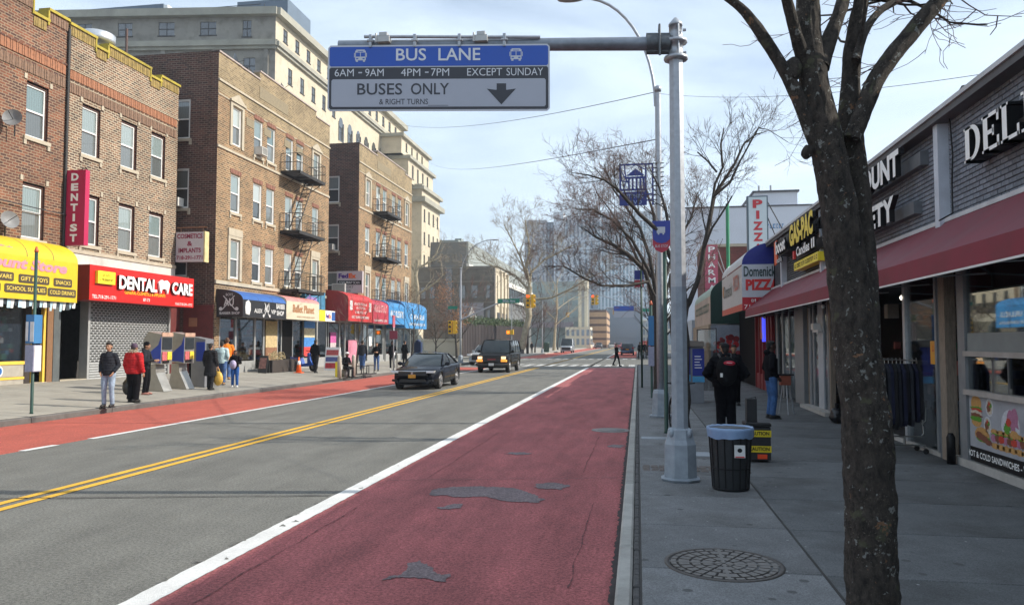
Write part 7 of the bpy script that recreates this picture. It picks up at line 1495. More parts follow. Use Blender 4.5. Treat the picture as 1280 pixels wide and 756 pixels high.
# overhead cables
cab = mat('black_cable', (.03, .03, .035), .6, var=0)
def cable(label, a, b, sag, r=.012):
    a, b = Vector(a), Vector(b); pts = [a.lerp(b, k/20)-Vector((0, 0, sag*4*(k/20)*(1-k/20))) for k in range(21)]
    tag(MB().tube([tuple(p) for p in pts], r, 4).build('overhead_cable', cab), label, 'cable')
cable('thin overhead cable falling left from the top of the lamp pole', (.52, 18.35, 7.85), (-19.3, 58.4, 19.4), .6, .010); cable('lower thin overhead cable left of the lamp pole', (.5, 18.35, 6.7), (-47.0, 165, 43), 1.5, .014)
cable('thin overhead cable right of the gantry pole', (.52, 18.35, 7.8), (4.7, 10.5, 5.35), .2, .005); cable('dark cable across the brick front at far left', (XR+.1, 15, 6.9), (XR+.12, 25, 6.55), .1, .02)
# ================================================================ VEHICLES
def car(name, label, cat, loc, rz, paint, P, group=None):
    """vehicle with its nose towards -Y; P holds the profile"""
    t = thing(name, label, cat, loc, rz, group); Lc, Wd = P['L'], P['W']/2; R = P['wr']; ax = P['axles']
    def lerp(tab, y):
        for i in range(len(tab)-1):
            if tab[i][0] <= y <= tab[i+1][0]:
                f = (y-tab[i][0])/(tab[i+1][0]-tab[i][0]);  return tab[i][1]+(tab[i+1][1]-tab[i][1])*f
        return tab[-1][1]
    ys = sorted(set([Lc*i/60 for i in range(61)]+[a+R*1.15*c_ for a in ax for c_ in (-1, -.999, -.9, -.7, -.4, 0, .4, .7, .9, .999, 1)]))
    ys = [y for y in ys if 0 <= y <= Lc]
    mb = MB(); rings = []
    for y in ys:
        w = lerp(P['w'], y)*Wd; zt = lerp(P['top'], y); zb = lerp(P['bot'], y); za = zb
        for a in ax:
            if abs(y-a) < R*1.15: za = max(za, R+sqrt(max(0, (R*1.15)**2-(y-a)**2))*.96)
        zm = max(za+.02, zb+(zt-zb)*.45)
        h = [(0, zb), (w*.70, zb), (w*.72, max(zb, za-.01)), (w*.96, za), (w, zm), (w*.99, max(zm+.01, zt-.16)), (w*.955, zt-.045), (w*.84, zt), (w*.4, zt+P.get('crown', .02)), (0, zt+P.get('crown', .02)*1.2)]
        B_ = lambda x: y+P.get('bow', .22)*(abs(x)/Wd)**2.2*max(0, 1-y/.9)**1.2-P.get('bow', .2)*.7*(abs(x)/Wd)**2.2*max(0, 1-(Lc-y)/.8)
        ring = [(x, B_(x), z) for x, z in h]+[(-x, B_(x), z) for x, z in reversed(h[1:-1])]; rings.append(ring)
    n = len(rings[0]); v = [p for r in rings for p in r]; fs = [(i*n+k, i*n+(k+1) % n, (i+1)*n+(k+1) % n, (i+1)*n+k) for i in range(len(rings)-1) for k in range(n)]
    mb.add(v, fs, 0, True); mb.add(rings[0], [tuple(range(n))], 0); mb.add(rings[-1], [tuple(reversed(range(n)))], 0); mb.build('body', paint, t)
    # cabin
    yA, yB, yC, yD = P['cab']; zB, zR = P['belt'], P['roof']; wb, wt = Wd*P.get('wb', .9), Wd*P.get('wt', .72)
    def arcrow(w, y, z, bow, m=9): return [(w*(-1+2*k/(m-1)), y+bow*((-1+2*k/(m-1))**2), z) for k in range(m)]
    glass = mat('car_window', (.010, .016, .018), .05, spec=.5, var=0, coat=.3)
    zs = lambda f: zB+(zR-zB)*f
    for nm, (y0, y1, b0, b1) in (('windscreen', (yA, yB, .22, .12)), ('rear_window', (yD, yC, -.15, -.08))):
        a, b_ = arcrow(wb*.93, y0, zB, b0), arcrow(wt*.93, y1, zR-.03, b1); mb = MB(); mid = arcrow((wb+wt)/2*.945, (y0+y1)/2-(.03 if y0 < y1 else -.03), zs(.5)+.03, (b0+b1)/2)
        mb.add(a+mid+b_, [(i, i+1, 9+i+1, 9+i) for i in range(8)]+[(9+i, 10+i, 19+i, 18+i) for i in range(8)], 0, True); mb.build(nm, glass, t)
    rf = []; 
    for k in range(9):
        f = k/8; y = yB+(yC-yB)*f; b_ = .12-.20*f; z = zR-.03+.05*sin(pi*(.12+.76*f)); rf.append([(x, yy, z+.055*(1-(x/wt)**2)-.02) for x, yy, _ in arcrow(wt, y, z, b_)])
    mb = MB(); mb.add([p for r in rf for p in r], [(i*9+k, i*9+k+1, (i+1)*9+k+1, (i+1)*9+k) for i in range(8) for k in range(8)], 0, True); mb.build('roof', paint, t)
    for s_ in (-1, 1):
        lo = [(s_*wb, yA+.22+ (yD-.15-yA-.22)*k/8, zB) for k in range(9)]; hi = [(s_*wt*.99, yB+.12+(yC-.08-yB-.12)*k/8, rf[k][8 if s_ > 0 else 0][2]-.02) for k in range(9)]
        md = [((a[0]+b_[0])/2+s_*.03, (a[1]+b_[1])/2, (a[2]+b_[2])/2) for a, b_ in zip(lo, hi)]
        mb = MB(); mb.add(lo+md+hi, [(i, i+1, 10+i, 9+i) for i in range(8)]+[(9+i, 10+i, 19+i, 18+i) for i in range(8)], 0, True); mb.build('side_window', glass, t)
        mb = MB()
        for k, r_ in [(0, .035), (8, .05)]+[(q, .022) for q in P.get('pillars', (4,))]: mb.tube([lo[k], md[k], hi[k]], r_, 6)
        mb.tube(hi, .03, 6).tube([(p[0]*1.005, p[1], p[2]) for p in lo], .018, 5); mb.build('pillar', paint, t)
        m_ = MB().ell((s_*(Wd+.09), yA+.42, zB+.08), (.11, .07, .085), 10, 7).tube([(s_*Wd*.9, yA+.42, zB), (s_*(Wd+.05), yA+.42, zB+.05)], .03, 5).build('mirror', paint, t)
        # door lines and handles
        mb = MB()
        for yy in P.get('doors', ()): mb.box(s_*(Wd*.995), s_*(Wd*1.002), yy, yy+.012, P['bot'][1][1]+.12, zB-.06)
        for yy in P.get('handles', ()): mb.box(s_*Wd*.985, s_*(Wd+.012), yy, yy+.16, zB-.16, zB-.13)
        if mb.v: mb.build('door_trim', blk, t)
    for a in ax:
        for s_ in (-1, 1):
            x1 = s_*(Wd-.02); x0 = s_*(Wd-.24); w = MB().tube([(x0, a, R), (x0+s_*.01, a, R), (x1-s_*.01, a, R), (x1, a, R)], [R*.97, R, R, R*.95], 24).build('wheel', M['rubber'], t)
            mb = MB(); mb.tube([(x1-s_*.03, a, R), (x1+s_*.004, a, R)], R*.70, 20, 0, False)
            rimm = mat('alloy_rim', (.40, .40, .41), .3, metal=.8, var=0); ri = mb.build('rim', mat('dark_rim_well', (.05, .05, .05), .5, metal=.3), w); mb = MB()
            for k in range(10): q = 2*pi*k/10; mb.tube([(x1+s_*.012, a+.05*cos(q), R+.05*sin(q)), (x1+s_*.008, a+R*.66*cos(q), R+R*.66*sin(q))], .016, 4)
            mb.tube([(x1+s_*.006, a+R*.68*cos(2*pi*k/20), R+R*.68*sin(2*pi*k/20)) for k in range(21)], .014, 5); mb.build('spokes', rimm, w)
    mb = MB().box(-Wd*.7, Wd*.7, .15, Lc-.15, P['bot'][1][1]-.02, P['bot'][1][1]+.12); mb.build('underbody', blk, t)
    return t, lerp
navy = mat('dark_navy_car_paint', (.003, .005, .011), .6, metal=.0, var=0, coat=.5, spec=.05)
sed = dict(L=4.9, W=1.86, wr=.335, axles=(.95, 3.75), w=[(0, .86), (.12, .92), (.35, .97), (.8, 1), (4.2, 1), (4.6, .96), (4.9, .86)], top=[(0, .56), (.05, .66), (.15, .735), (.35, .79), (.7, .845), (1.1, .89), (1.5, .925), (2.5, .96), (4.0, 1.0), (4.6, 1.03), (4.85, 1.0), (4.9, .9)], bot=[(0, .24), (.4, .2), (4.5, .22), (4.9, .32)],
  cab=(1.22, 2.2, 3.3, 4.4), belt=.915, roof=1.42, wb=.90, wt=.70, bow=.34, doors=(1.55, 2.6, 3.7), handles=(2.35, 3.35), crown=.035)
A_, _ = car('sedan', 'dark navy sedan with an orange plate driving towards us in the oncoming lane', 'car', (-8.8, 29.4, 0), 0, navy, sed)
hl = mat('headlight_glass', (.80, .82, .84), .12, var=0, coat=1); chd = mat('dark_grille', (.012, .012, .013), .35, var=0); chb = mat('chrome_trim', (.55, .55, .56), .15, metal=1, var=0)
mb = MB().prism([(-.60, .56), (.60, .56), (.56, .72), (-.56, .72)], 'y', -.02, .1); mb.build('grille', chd, A_)
mb = MB().prism([(-.55, .30), (.55, .30), (.5, .42), (-.5, .42)], 'y', -.008, .1); mb.build('lower_intake', chd, A_)
MB().tube([(-.80, .10, .735), (-.45, -.025, .735), (0, -.05, .725), (.45, -.025, .735), (.80, .10, .735)], .022, 6).build('chrome_strip', chb, A_)
for s_ in (-1, 1):
    MB().prism([(s_*.45, .66), (s_*.86, .68), (s_*.90, .76), (s_*.50, .735)][::s_], 'y', .0, .22).build('headlight', hl, A_); MB().prism([(s_*.62, .30), (s_*.84, .34), (s_*.82, .42), (s_*.64, .40)][::s_], 'y', .0, .1).build('fog_light_recess', chd, A_)
mb = MB().tube([(.045*cos(2*pi*k/12), -.055, .66+.045*sin(2*pi*k/12)) for k in range(13)], .01, 5); mb.box(-.02, .02, -.06, -.05, .62, .70).build('badge', chb, A_)
MB().box(-.15, .15, -.06, -.04, .47, .61).build('number_plate', mat('orange_number_plate', (.62, .27, .02), .5, var=.2, scale=20), A_); T('T7419', .07, .22, (-8.62-.11, 29.6-.062, .505), EX, UZ, blk, A_, ext=.001) if 0 else None
vb = mat('black_van_paint', (.005, .005, .0055), .6, metal=0, var=0, coat=.4, spec=.05)
van = dict(L=5.6, W=2.0, wr=.37, axles=(.9, 4.4), w=[(0, .86), (.2, .97), (.8, 1), (5.3, 1), (5.6, .95)], top=[(0, .98), (.1, 1.08), (1.1, 1.22), (1.5, 1.26), (5.4, 1.28), (5.6, 1.2)], bot=[(0, .34), (.4, .3), (5.2, .32), (5.6, .4)],
  cab=(1.0, 1.75, 5.25, 5.55), belt=1.22, roof=2.02, doors=(1.5, 2.5, 3.8), handles=(2.3, 2.6), wb=.97, wt=.84, pillars=(1, 2, 4, 6), crown=.03)
V_, _ = car('passenger_van', 'black passenger van with glowing amber lights following the navy sedan', 'van', (-8.82, 46.2, 0), 0, vb, van)
MB().prism([(-.55, .66), (.55, .66), (.55, .98), (-.55, .98)], 'y', -.03, .1).build('grille', chd, V_); MB().tube([(-.95, .1, .5), (-.7, -.05, .48), (.7, -.05, .48), (.95, .1, .5)], .10, 8).build('bumper', mat('black_bumper', (.02, .02, .02), .5), V_)
amb = mat('lit_amber_lamp', (1, .36, .05), emit=.7, var=0); warm = mat('lit_headlamp', (1, .66, .36), emit=.9, var=0)
for s_ in (-1, 1): MB().box(s_*.60, s_*.86, -.035, .08, .84, 1.0).build('headlight', warm, V_); MB().box(s_*.58, s_*.93, -.03, .15, .68, .80).build('indicator', amb, V_)
MB().box(-.16, .16, -.16, -.14, .44, .60).build('number_plate', mat('sheet_white', (.62, .63, .62)), V_)
MB().prism([(-.25, .78), (.25, .78), (.25, .86), (-.25, .86)], 'y', -.05, -.03).build('badge', mat('badge_red', (.25, .02, .02), .5), V_)
whc = mat('pale_silver_paint', (.45, .46, .46), .3, metal=.3, var=0, coat=1)
suv = dict(L=4.7, W=1.9, wr=.36, axles=(.9, 3.7), w=[(0, .84), (.2, .95), (.8, 1), (4.4, 1), (4.7, .92)], top=[(0, .85), (.1, .95), (1.2, 1.06), (4.4, 1.08), (4.7, .98)], bot=[(0, .3), (.4, .26), (4.4, .28), (4.7, .38)],
  cab=(1.15, 1.85, 4.1, 4.6), belt=1.04, roof=1.66, doors=(1.45, 2.5, 3.5), wb=.92, wt=.76, pillars=(3, 6))
U_, _ = car('pale_car', 'pale silver car turning at the corner, half hidden behind the black van', 'car', (-12.75, 60.5, 0), radians(-12), whc, suv)
for s_ in (-1, 1): MB().box(s_*.5, s_*.85, -.02, .1, .78, .92).build('headlight', hl, U_)
MB().box(-.45, .45, -.02, .1, .45, .8).build('grille', chd, U_)
sv = dict(L=5.9, W=2.02, wr=.36, axles=(1.0, 4.6), w=[(0, .86), (.3, .97), (.8, 1), (5.6, 1), (5.9, .97)], top=[(0, .95), (.15, 1.1), (1.0, 1.25), (1.3, 1.3), (5.7, 1.32), (5.9, 1.25)], bot=[(0, .34), (.4, .3), (5.5, .32), (5.9, .4)],
  cab=(.85, 1.6, 5.6, 5.88), belt=1.28, roof=2.45, wb=.98, wt=.88, pillars=(1, 2, 4, 6))
G_, _ = car('cargo_van', 'silver grey cargo van coming in the far left bus lane', 'van', (-12.0, 130, 0), 0, mat('silver_van_paint', (.30, .33, .36), .35, metal=.4, var=0, coat=.6), sv)
MB().box(-.7, .7, -.03, .1, .5, .95).build('grille', chd, G_)
B_, _ = car('blue_car', 'dark blue sport utility car seen from behind in the far right lane', 'car', (-1.55, 108, 0), pi, mat('dark_blue_car_paint', (.018, .035, .085), .3, metal=.4, var=0, coat=1), suv)
# nose points away: turn so the tail faces us
B_.rotation_euler = (0, 0, pi); B_.location = (-1.45, 113, 0)
for s_ in (-1, 1): MB().box(s_*.66, s_*.92, 4.55, 4.72, .92, 1.12).build('tail_light', mat('tail_red', (.35, .02, .02), .3), B_)
MB().box(-.2, .2, 4.69, 4.74, .75, .9).build('number_plate', mat('orange_number_plate', (.62, .27, .02)), B_)
cols_ = [((.5, .5, .5), 'silver'), ((.06, .06, .07), 'black'), ((.4, .05, .05), 'red'), ((.6, .6, .6), 'white'), ((.1, .12, .15), 'grey')]
for i, (x, y, k, lab) in enumerate(((-14.5+.9, 225, 3, 'white car farthest left in the distant line of traffic'), (-10.8, 215, 1, 'black car second from the left in the distant traffic'), (-7.6, 230, 0, 'silver car in the middle of the distant traffic'), (-5.2, 205, 2, 'red car in the distant traffic left of the blue car'), (-9.5, 250, 4, 'grey car behind the silver one in the distant traffic'))):
    o, _ = car('distant_car', lab, 'car', (x, y, 0), 0, mat('distant_paint_%d' % i, cols_[k][0], .3, metal=.2, var=0, coat=.7), suv, 'distant cars')
# ================================================================ PEOPLE
def remesh(o, vox, sm=4):
    m = o.modifiers.new('r', 'REMESH'); m.mode = 'VOXEL'; m.voxel_size = vox; m.use_smooth_shade = True
    s_ = o.modifiers.new('s', 'SMOOTH'); s_.factor = .5; s_.iterations = sm; return o
skin = {k: mat('skin_'+k, c_, .55, var=.08, scale=20) for k, c_ in dict(light=(.48, .27, .19), tan=(.32, .17, .10), brown=(.14, .068, .04), dark=(.06, .03, .02)).items()}
def fab(n_, c_): return mat('cloth_'+n_, c_, .95, var=.35, scale=9, bump=.7, bscale=16, spec=.12)
def person(label, x, y, z, face, h, top, legs, shoes, sk='tan', hair=(.02, .015, .012), hat=None, hood=None, coat=0, puffer=False, step=.0, arms='down', bulk=.9, near=False, sit=False, lean=0, bag=None, kidscale=1, furhood=None, skirtless=True, group=None):
    """local frame: the person faces -Y; face = heading angle in degrees (0 faces the camera, 180 shows the back)"""
    t = thing('person', label, 'person', (x, y, z), radians(face), group); s = h/1.75
    V = lambda a, b, c_: Vector((a*s, b*s, c_*s)); bk = bulk
    hipz = .92 if not sit else .50
    def up(p): return p+V(0, -lean*(p.z/s-hipz), 0) if p.z/s > hipz else p
    dz = 0 if not sit else -.42
    sh = {q: up(V(q*.166*min(bk, 1.32), .01, 1.405+dz)) for q in (-1, 1)}
    hip = {q: V(q*.095, 0, .92+dz) for q in (-1, 1)}
    if sit: kn = {q: V(q*.13, -.42, .50) for q in (-1, 1)}; an = {q: V(q*.13, -.40, .09) for q in (-1, 1)}
    else:
        kn = {q: V(q*.10, -.03-q*step*.35, .50+abs(step)*.02) for q in (-1, 1)}; an = {q: V(q*.11, .02-q*step*.75-(0), .085+(.09 if q*step < 0 and abs(step) > .2 else 0)) for q in (-1, 1)}
    el_, wr = {}, {}
    for q in (-1, 1):
        a = arms if isinstance(arms, str) else arms[0 if q < 0 else 1]
        if a == 'down': el_[q] = V(q*.222*max(1, bk*.95), .03+q*step*.2, 1.14); wr[q] = V(q*.225*max(1, bk*.95), -.06+q*step*.35, .89)
        elif a == 'pocket': el_[q] = V(q*.235*max(1, bk*.95), .07, 1.14); wr[q] = V(q*.17, -.09, .95)
        elif a == 'front': el_[q] = V(q*.26, -.06, 1.14); wr[q] = V(q*.10, -.30, 1.15)
        elif a == 'face': el_[q] = V(q*.27, -.14, 1.18); wr[q] = V(q*.13, -.20, 1.45)
        elif a == 'back': el_[q] = V(q*.30, .08, 1.2); wr[q] = V(q*.28, .02, .98)
        el_[q] = up(el_[q]+V(0, 0, dz)); wr[q] = up(wr[q]+V(0, 0, dz))
    nk = up(V(0, .0, 1.49+dz)); hc = up(V(0, -.015, 1.63+dz)); 
    mb = MB()
    # body core
    mb.ell(up(V(0, 0, 1.25+dz)), (.145*s, .10*s, .25*s), 12, 8).ell(V(0, 0, .95+dz), (.15*s, .11*s, .13*s), 12, 8).tube([nk-V(0, 0, .06), nk+V(0, 0, .0), hc-V(0, -.01, .02)], [.06*s, .054*s, .05*s], 10)
    # head: skull, face, jaw, nose, brow, lips, ears
    mb.ell(hc+V(0, .018, .035), (.076*s, .092*s, .088*s), 16, 12).ell(hc+V(0, -.022, -.015), (.062*s, .07*s, .092*s), 14, 10).ell(hc+V(0, -.045, -.075), (.036*s, .034*s, .03*s), 10, 7)
    mb.tube([hc+V(0, -.085, .015), hc+V(0, -.108, -.022), hc+V(0, -.088, -.035)], [.009*s, .016*s, .012*s], 7).ell(hc+V(0, -.082, .035), (.05*s, .018*s, .014*s), 10, 6).ell(hc+V(0, -.088, -.055), (.024*s, .012*s, .011*s), 8, 6)
    for q in (-1, 1): mb.ell(hc+V(q*.078, .01, -.005), (.013*s, .022*s, .032*s), 8, 6)
    for q in (-1, 1):
        mb.tube([sh[q]-V(q*.06, 0, 0), sh[q], el_[q], wr[q]], [.055*s, .054*s, .040*s, .029*s], 10).tube([hip[q], kn[q], an[q]], [.085*s, .058*s, .042*s], 10).ell(an[q]+V(0, -.05, -.045), (.042*s, .11*s, .035*s), 10, 7)
        # hand: palm, four unequal curled fingers, thumb
        d = (wr[q]-el_[q]).normalized(); side = d.cross(Vector((0, -1, 0)) if abs(d.y) < .8 else Vector((0, 0, 1))).normalized(); nrm = side.cross(d).normalized()
        inw = -nrm if True else nrm
        pc = wr[q]+d*.05*s; Rm = Matrix((side, nrm, d)).transposed(); mb.ell(pc, (.018*s, .040*s, .05*s), 10, 7, R=Rm)
        for i, (off, ln) in enumerate(((-.027, .066), (-.009, .074), (.009, .07), (.026, .056))):
            b0 = wr[q]+d*.085*s+nrm*off*s; c0 = side*(-q)*.0; cu_ = side*(-q if side.x*q > 0 else q)*1
            cu_ = Vector((-q*.8, -.2, 0)); b1 = b0+d*ln*.5*s+cu_*.012*s; b2 = b1+d*ln*.4*s+cu_*.028*s; mb.tube([b0, b1, b2], [.0098*s, .009*s, .0075*s], 7)
        th = wr[q]+d*.035*s-nrm*.035*s; mb.tube([th, th+d*.035*s-nrm*.022*s, th+d*.065*s-nrm*.026*s], [.0115*s, .0105*s, .0085*s], 7)
    remesh(mb.build('body', skin[sk], t), .0085*s if near else .0105*s, 2)
    # eyes and mouth
    for q in (-1, 1): MB().ell(hc+V(q*.028, -.0865, .012), (.012*s, .006*s, .0065*s), 8, 6).build('eye', blk, t)
    # trousers
    mb = MB(); lr = 1.12*min(bk, 1.45)
    mb.ell(V(0, .005, .95+dz), (.165*s*min(bk, 1.45), .125*s*min(bk, 1.45), .14*s), 14, 9)
    for q in (-1, 1): mb.tube([hip[q]+V(0, 0, .02), kn[q].lerp(hip[q], .4), kn[q], kn[q].lerp(an[q], .5), an[q]+V(0, 0, .0)], [.094*s*lr, .086*s*lr, .068*s*lr, .062*s*lr, .058*s*lr], 12)
    for q in (-1, 1): mb.ell(an[q]+V(0, .0, .03), (.062*s*lr, .066*s*lr, .02*s), 10, 6)
    remesh(mb.build('trousers', legs, t), .013*s, 3)
    # jacket or coat
    mb = MB(); e = .020 if not puffer else .032; zb = (.86 if not coat else coat)+dz
    prof = [(zb, .150, .115), (zb+.12, .155, .120), (1.05+dz, .148, .113), (1.18+dz, .154, .118), (1.31+dz, .162, .12), (1.39+dz, .145, .105), (1.45+dz, .10, .088), (1.51+dz, .068, .068)]
    if coat: prof[0] = (zb, .20, .15); prof[1] = (zb+.2, .185, .14)
    n = 20; rg = []
    pr2 = []
    for i in range(len(prof)-1):
        for k in range(4): f = k/4; pr2.append(tuple(prof[i][j]+(prof[i+1][j]-prof[i][j])*f for j in range(3)))
    pr2.append(prof[-1])
    for zz, rx, ry in pr2:
        ee = e*(1-max(0, (zz-dz-1.42))*8)+ (.006*sin((zz)*2*pi/.075) if puffer and zz-dz < 1.45 else 0)
        c_ = up(V(0, .005, zz)); rg.append([(c_.x+(rx*min(bk, 1.62)+ee)*s*cos(2*pi*k/n), c_.y+(ry*bk+ee)*s*sin(2*pi*k/n)*1.0, c_.z) for k in range(n)])
    mb.add([p for r in rg for p in r], [(i*n+k, i*n+(k+1) % n, (i+1)*n+(k+1) % n, (i+1)*n+k) for i in range(len(rg)-1) for k in range(n)]+[tuple(range(n-1, -1, -1)), tuple((len(rg)-1)*n+k for k in range(n))], 0, True)
    for q in (-1, 1):
        pa = [sh[q]-V(q*.08, 0, .01), sh[q]]; ra = [.085, .082]
        for k in range(1, 9): pa.append(sh[q].lerp(el_[q], k/8)); ra.append(.078-.016*k/8+(.006*sin(k*2.4) if puffer else 0))
        for k in range(1, 8): pa.append(el_[q].lerp(wr[q], k/7)); ra.append(.062-.014*k/7+(.006*sin(k*2.4) if puffer else 0))
        mb.tube(pa, [r_*s*(1.12 if puffer else 1.0)*min(bk, 1.2) for r_ in ra], 12).ell(sh[q]-V(q*.01, 0, 0), (.085*s, .082*s, .08*s), 10, 8)
    if hood == 'down' or furhood: mb.ell(up(V(0, .09, 1.50+dz)), (.11*s, .07*s, .07*s), 12, 8)
    if hood == 'up': mb.ell(hc+V(0, .035, .02), (.108*s, .105*s, .135*s), 14, 10); mb.tube([nk+V(0, .03, -.02), hc+V(0, .045, -.02)], [.1*s, .1*s], 12)
    remesh(mb.build('coat' if coat else 'jacket', top, t), .0125*s, 2)
    if puffer is False: MB().box(-.004*s, .004*s, -(.125*bk+e+.012)*s, -(.1)*s, (zb+.03)*s, (1.36+dz)*s).build('zip', blk, t) if not lean else None
    # shoes
    mb = MB()
    for q in (-1, 1):
        mb = MB(); a = an[q]; mb.ell(a+V(0, -.055, -.035), (.052*s, .135*s, .045*s), 12, 8).ell(a+V(0, .01, 0), (.050*s, .055*s, .06*s), 10, 7); mb.v = [(p[0], p[1], max(p[2], a.z-.083*s)) for p in mb.v]; mb.build('shoe', shoes, t)
        MB().bevbox(a.x-.05*s, a.x+.05*s, a.y-.185*s, a.y+.07*s, a.z-.085*s, a.z-.062*s, .004).build('sole', M['rubber'] if shoes is not whiteshoe else whiteshoe, t)
    # hair / hat
    if hood != 'up':
        mb = MB(); hm = mat('hair_%02d%02d%02d' % tuple(int(q*99) for q in hair), hair, .8, var=.3, scale=40, bump=.5, bscale=80)
        mb.ell(hc+V(0, .030, .050), (.083*s, .092*s, .086*s), 16, 10); mb.ell(hc+V(0, .062, .0), (.070*s, .055*s, .085*s), 12, 8)
        if not hat: mb.ell(hc+V(0, -.02, .088), (.068*s, .072*s, .045*s), 12, 8)
        remesh(mb.build('hair', hm, t), .012*s, 2)
    if hat:
        mb = MB(); 
        if hat[0] == 'cap': mb.ell(hc+V(0, .022, .072), (.092*s, .104*s, .072*s), 16, 10).ell(hc+V(0, -.10, .062), (.065*s, .07*s, .012*s), 12, 6)
        else: mb.ell(hc+V(0, .022, .065), (.090*s, .100*s, .090*s), 16, 10).ell(hc+V(0, .02, .03), (.096*s, .106*s, .028*s), 16, 8)
        mb.build('hat', hat[1], t)
    if furhood: mb = MB(); leaves(mb, *up(V(0, .05, 1.53+dz)), .14*s, .12*s, .06*s, 900, .03*s, random.Random(3)); mb.build('fur_hood', mat('pale_fur', (.45, .38, .28), .95, var=.4), t)
    def hb(lab, nm, m, q, w, hh):
        b = thing('bag', lab, 'bag', (0, 0, 0)); hand = wr[q]+(wr[q]-el_[q]).normalized()*.09*s
        wc = Matrix.Rotation(radians(face), 3, 'Z') @ hand+Vector((x, y, z)); b.location = wc
        mb = MB().ell((0, 0, -.10-hh/2), (w/2, w*.32, hh/2), 14, 9); mb.v = [(p[0]*(1+.25*noise.noise((p[0]*9, p[1]*9, p[2]*9))), p[1]*(1+.3*noise.noise((p[0]*9+4, p[1]*9, p[2]*9))), p[2]) for p in mb.v]
        mb.build('bag_body', m, b); MB().tube([(-w*.2, 0, -.16), (-.03, 0, -.02), (.0, 0, .0), (.03, 0, -.02), (w*.2, 0, -.16)], .012, 5).build('handles', m, b)
    if bag: hb(*bag)
    return t, V, up
whiteshoe = mat('white_shoe', (.62, .61, .58), .5, var=.1); bsh = mat('black_shoe', (.012, .012, .012), .5, var=.1); brn = mat('tan_boot', (.35, .2, .1), .7, var=.2)
jb = fab('black', (.006, .006, .008)); jn = fab('blackish_puffer', (.022, .024, .030)); jr = fab('red', (.42, .022, .025)); jo = fab('orange', (.70, .19, .025)); jl = fab('pale_blue', (.40, .52, .53)); jd = fab('denim', (.06, .11, .24)); jlt = fab('pale_denim', (.27, .35, .44)); jk = fab('charcoal', (.02, .02, .022)); bl_ = fab('bright_blue', (.03, .10, .32)); jbr = fab('brown', (.08, .045, .03))
person('man in a black puffer jacket and pale jeans on the left kerb, hands in pockets', -13.9, 18.5, .16, 12, 1.72, jn, jlt, bsh, sk='tan', arms='pocket', puffer=True, bulk=.90)
person('heavy person in a red puffer jacket seen from behind on the left kerb', -14.3, 20.1, .17, 172, 1.66, jr, jb, bsh, sk='tan', hat=('knit', fab('purple_grey', (.09, .06, .09))), furhood=True, puffer=True, bulk=1.38, arms='down', bag=('shiny black plastic bag hanging from the hand of the person in red', 'bag', mat('black_plastic_bag', (.015, .015, .017)), 1, .34, .48))
person('person in a black coat and black hat just behind the red jacket', -15.5, 22.4, .2, 100, 1.68, jn, jb, fab('pinkish_shoe', (.35, .16, .13)), hat=('knit', jb), hood='down', arms='front')
person('person in blue half hidden between the ticket machines and the fare kiosk', -16.45, 26.6, .27, 30, 1.68, bl_, jb, bsh, sk='brown', arms='front')
person('woman in a long quilted black coat and boots, right of the ticket machines', -15.0, 25.3, .2, 175, 1.64, jk, jk, mat('black_boot', (.01, .01, .01), .6), coat=.52, puffer=True, bulk=1.12, step=.12, bag=('yellow plastic bag carried by the woman in the long black coat', 'bag', mat('yellow_plastic_bag', (.62, .38, .06), .45, var=.2), -1, .36, .52))
person('person in a pale blue jacket walking behind the woman in the long black coat', -15.9, 27.6, .25, 195, 1.66, jl, jd, brn, bulk=1.15, step=.15, arms='pocket')
person('person in a bright orange jacket and jeans leaning forward mid stride', -16.6, 29.2, .28, 205, 1.78, jo, jd, brn, hair=(.1, .05, .03), step=.38, lean=.12, arms=('front', 'back'), bulk=1.08)
person('child in a black jacket and blue leggings, hugging something pale', -14.95, 26.9, .2, 20, 1.38, jb, bl_, whiteshoe, sk='brown', arms='front', step=.05, bulk=1.0)
tag(MB().ell((0, 0, 0), (.13, .1, .17), 12, 8).build('soft_toy_bundle', fab('lilac', (.40, .36, .52)), None, (-14.88, 26.62, 1.05)), 'pale lilac bundle held by the child in the black jacket', 'bundle')
person('man in a black jacket and black trousers walking away past the blue scooter', -16.7, 38.2, .27, 170, 1.72, jb, jk, bsh, hair=(.02, .02, .02), step=.18, bulk=1.1, arms='pocket', hood='down')
person('person in black sitting low between the two concrete bollards', -14.2, 36.1, .15, 60, 1.62, jb, jk, bsh, sk='brown', hat=('cap', M['white']), sit=True, lean=.15, arms='front')
tag(MB().lathe([(.18, 0), (.18, .38)], 12).build('stool', mat('grey_stool', (.2, .2, .2), .7), None, (-14.25, 36.2, .16)), 'low stool under the seated person', 'stool')
person('person in a black puffer with a blue waistband walking away under the red awning', -15.9, 43.0, .24, 190, 1.74, jn, jd, bsh, step=.3, bulk=1.12)
person('person in a dark jacket and blue jeans, left of the hooded figure in black', -15.1, 43.2, .2, 15, 1.66, jb, jd, bsh, step=.1, arms='front')
person('figure in an all black hooded tracksuit with white shoes by the left kerb', -14.9, 45.5, .2, 0, 1.72, jb, jb, whiteshoe, sk='dark', hood='up', arms='pocket')
person('person in a dark coat behind the parking sign pole', -15.5, 50.0, .22, 160, 1.76, jb, jk, bsh, arms='down', coat=.5)
person('pedestrian in black crossing the road at the crosswalk', -1.62, 59.8, .01, 60, 1.72, jb, jk, bsh, sk='light', step=.32, arms=('front', 'down'), hair=(.08, .05, .03))
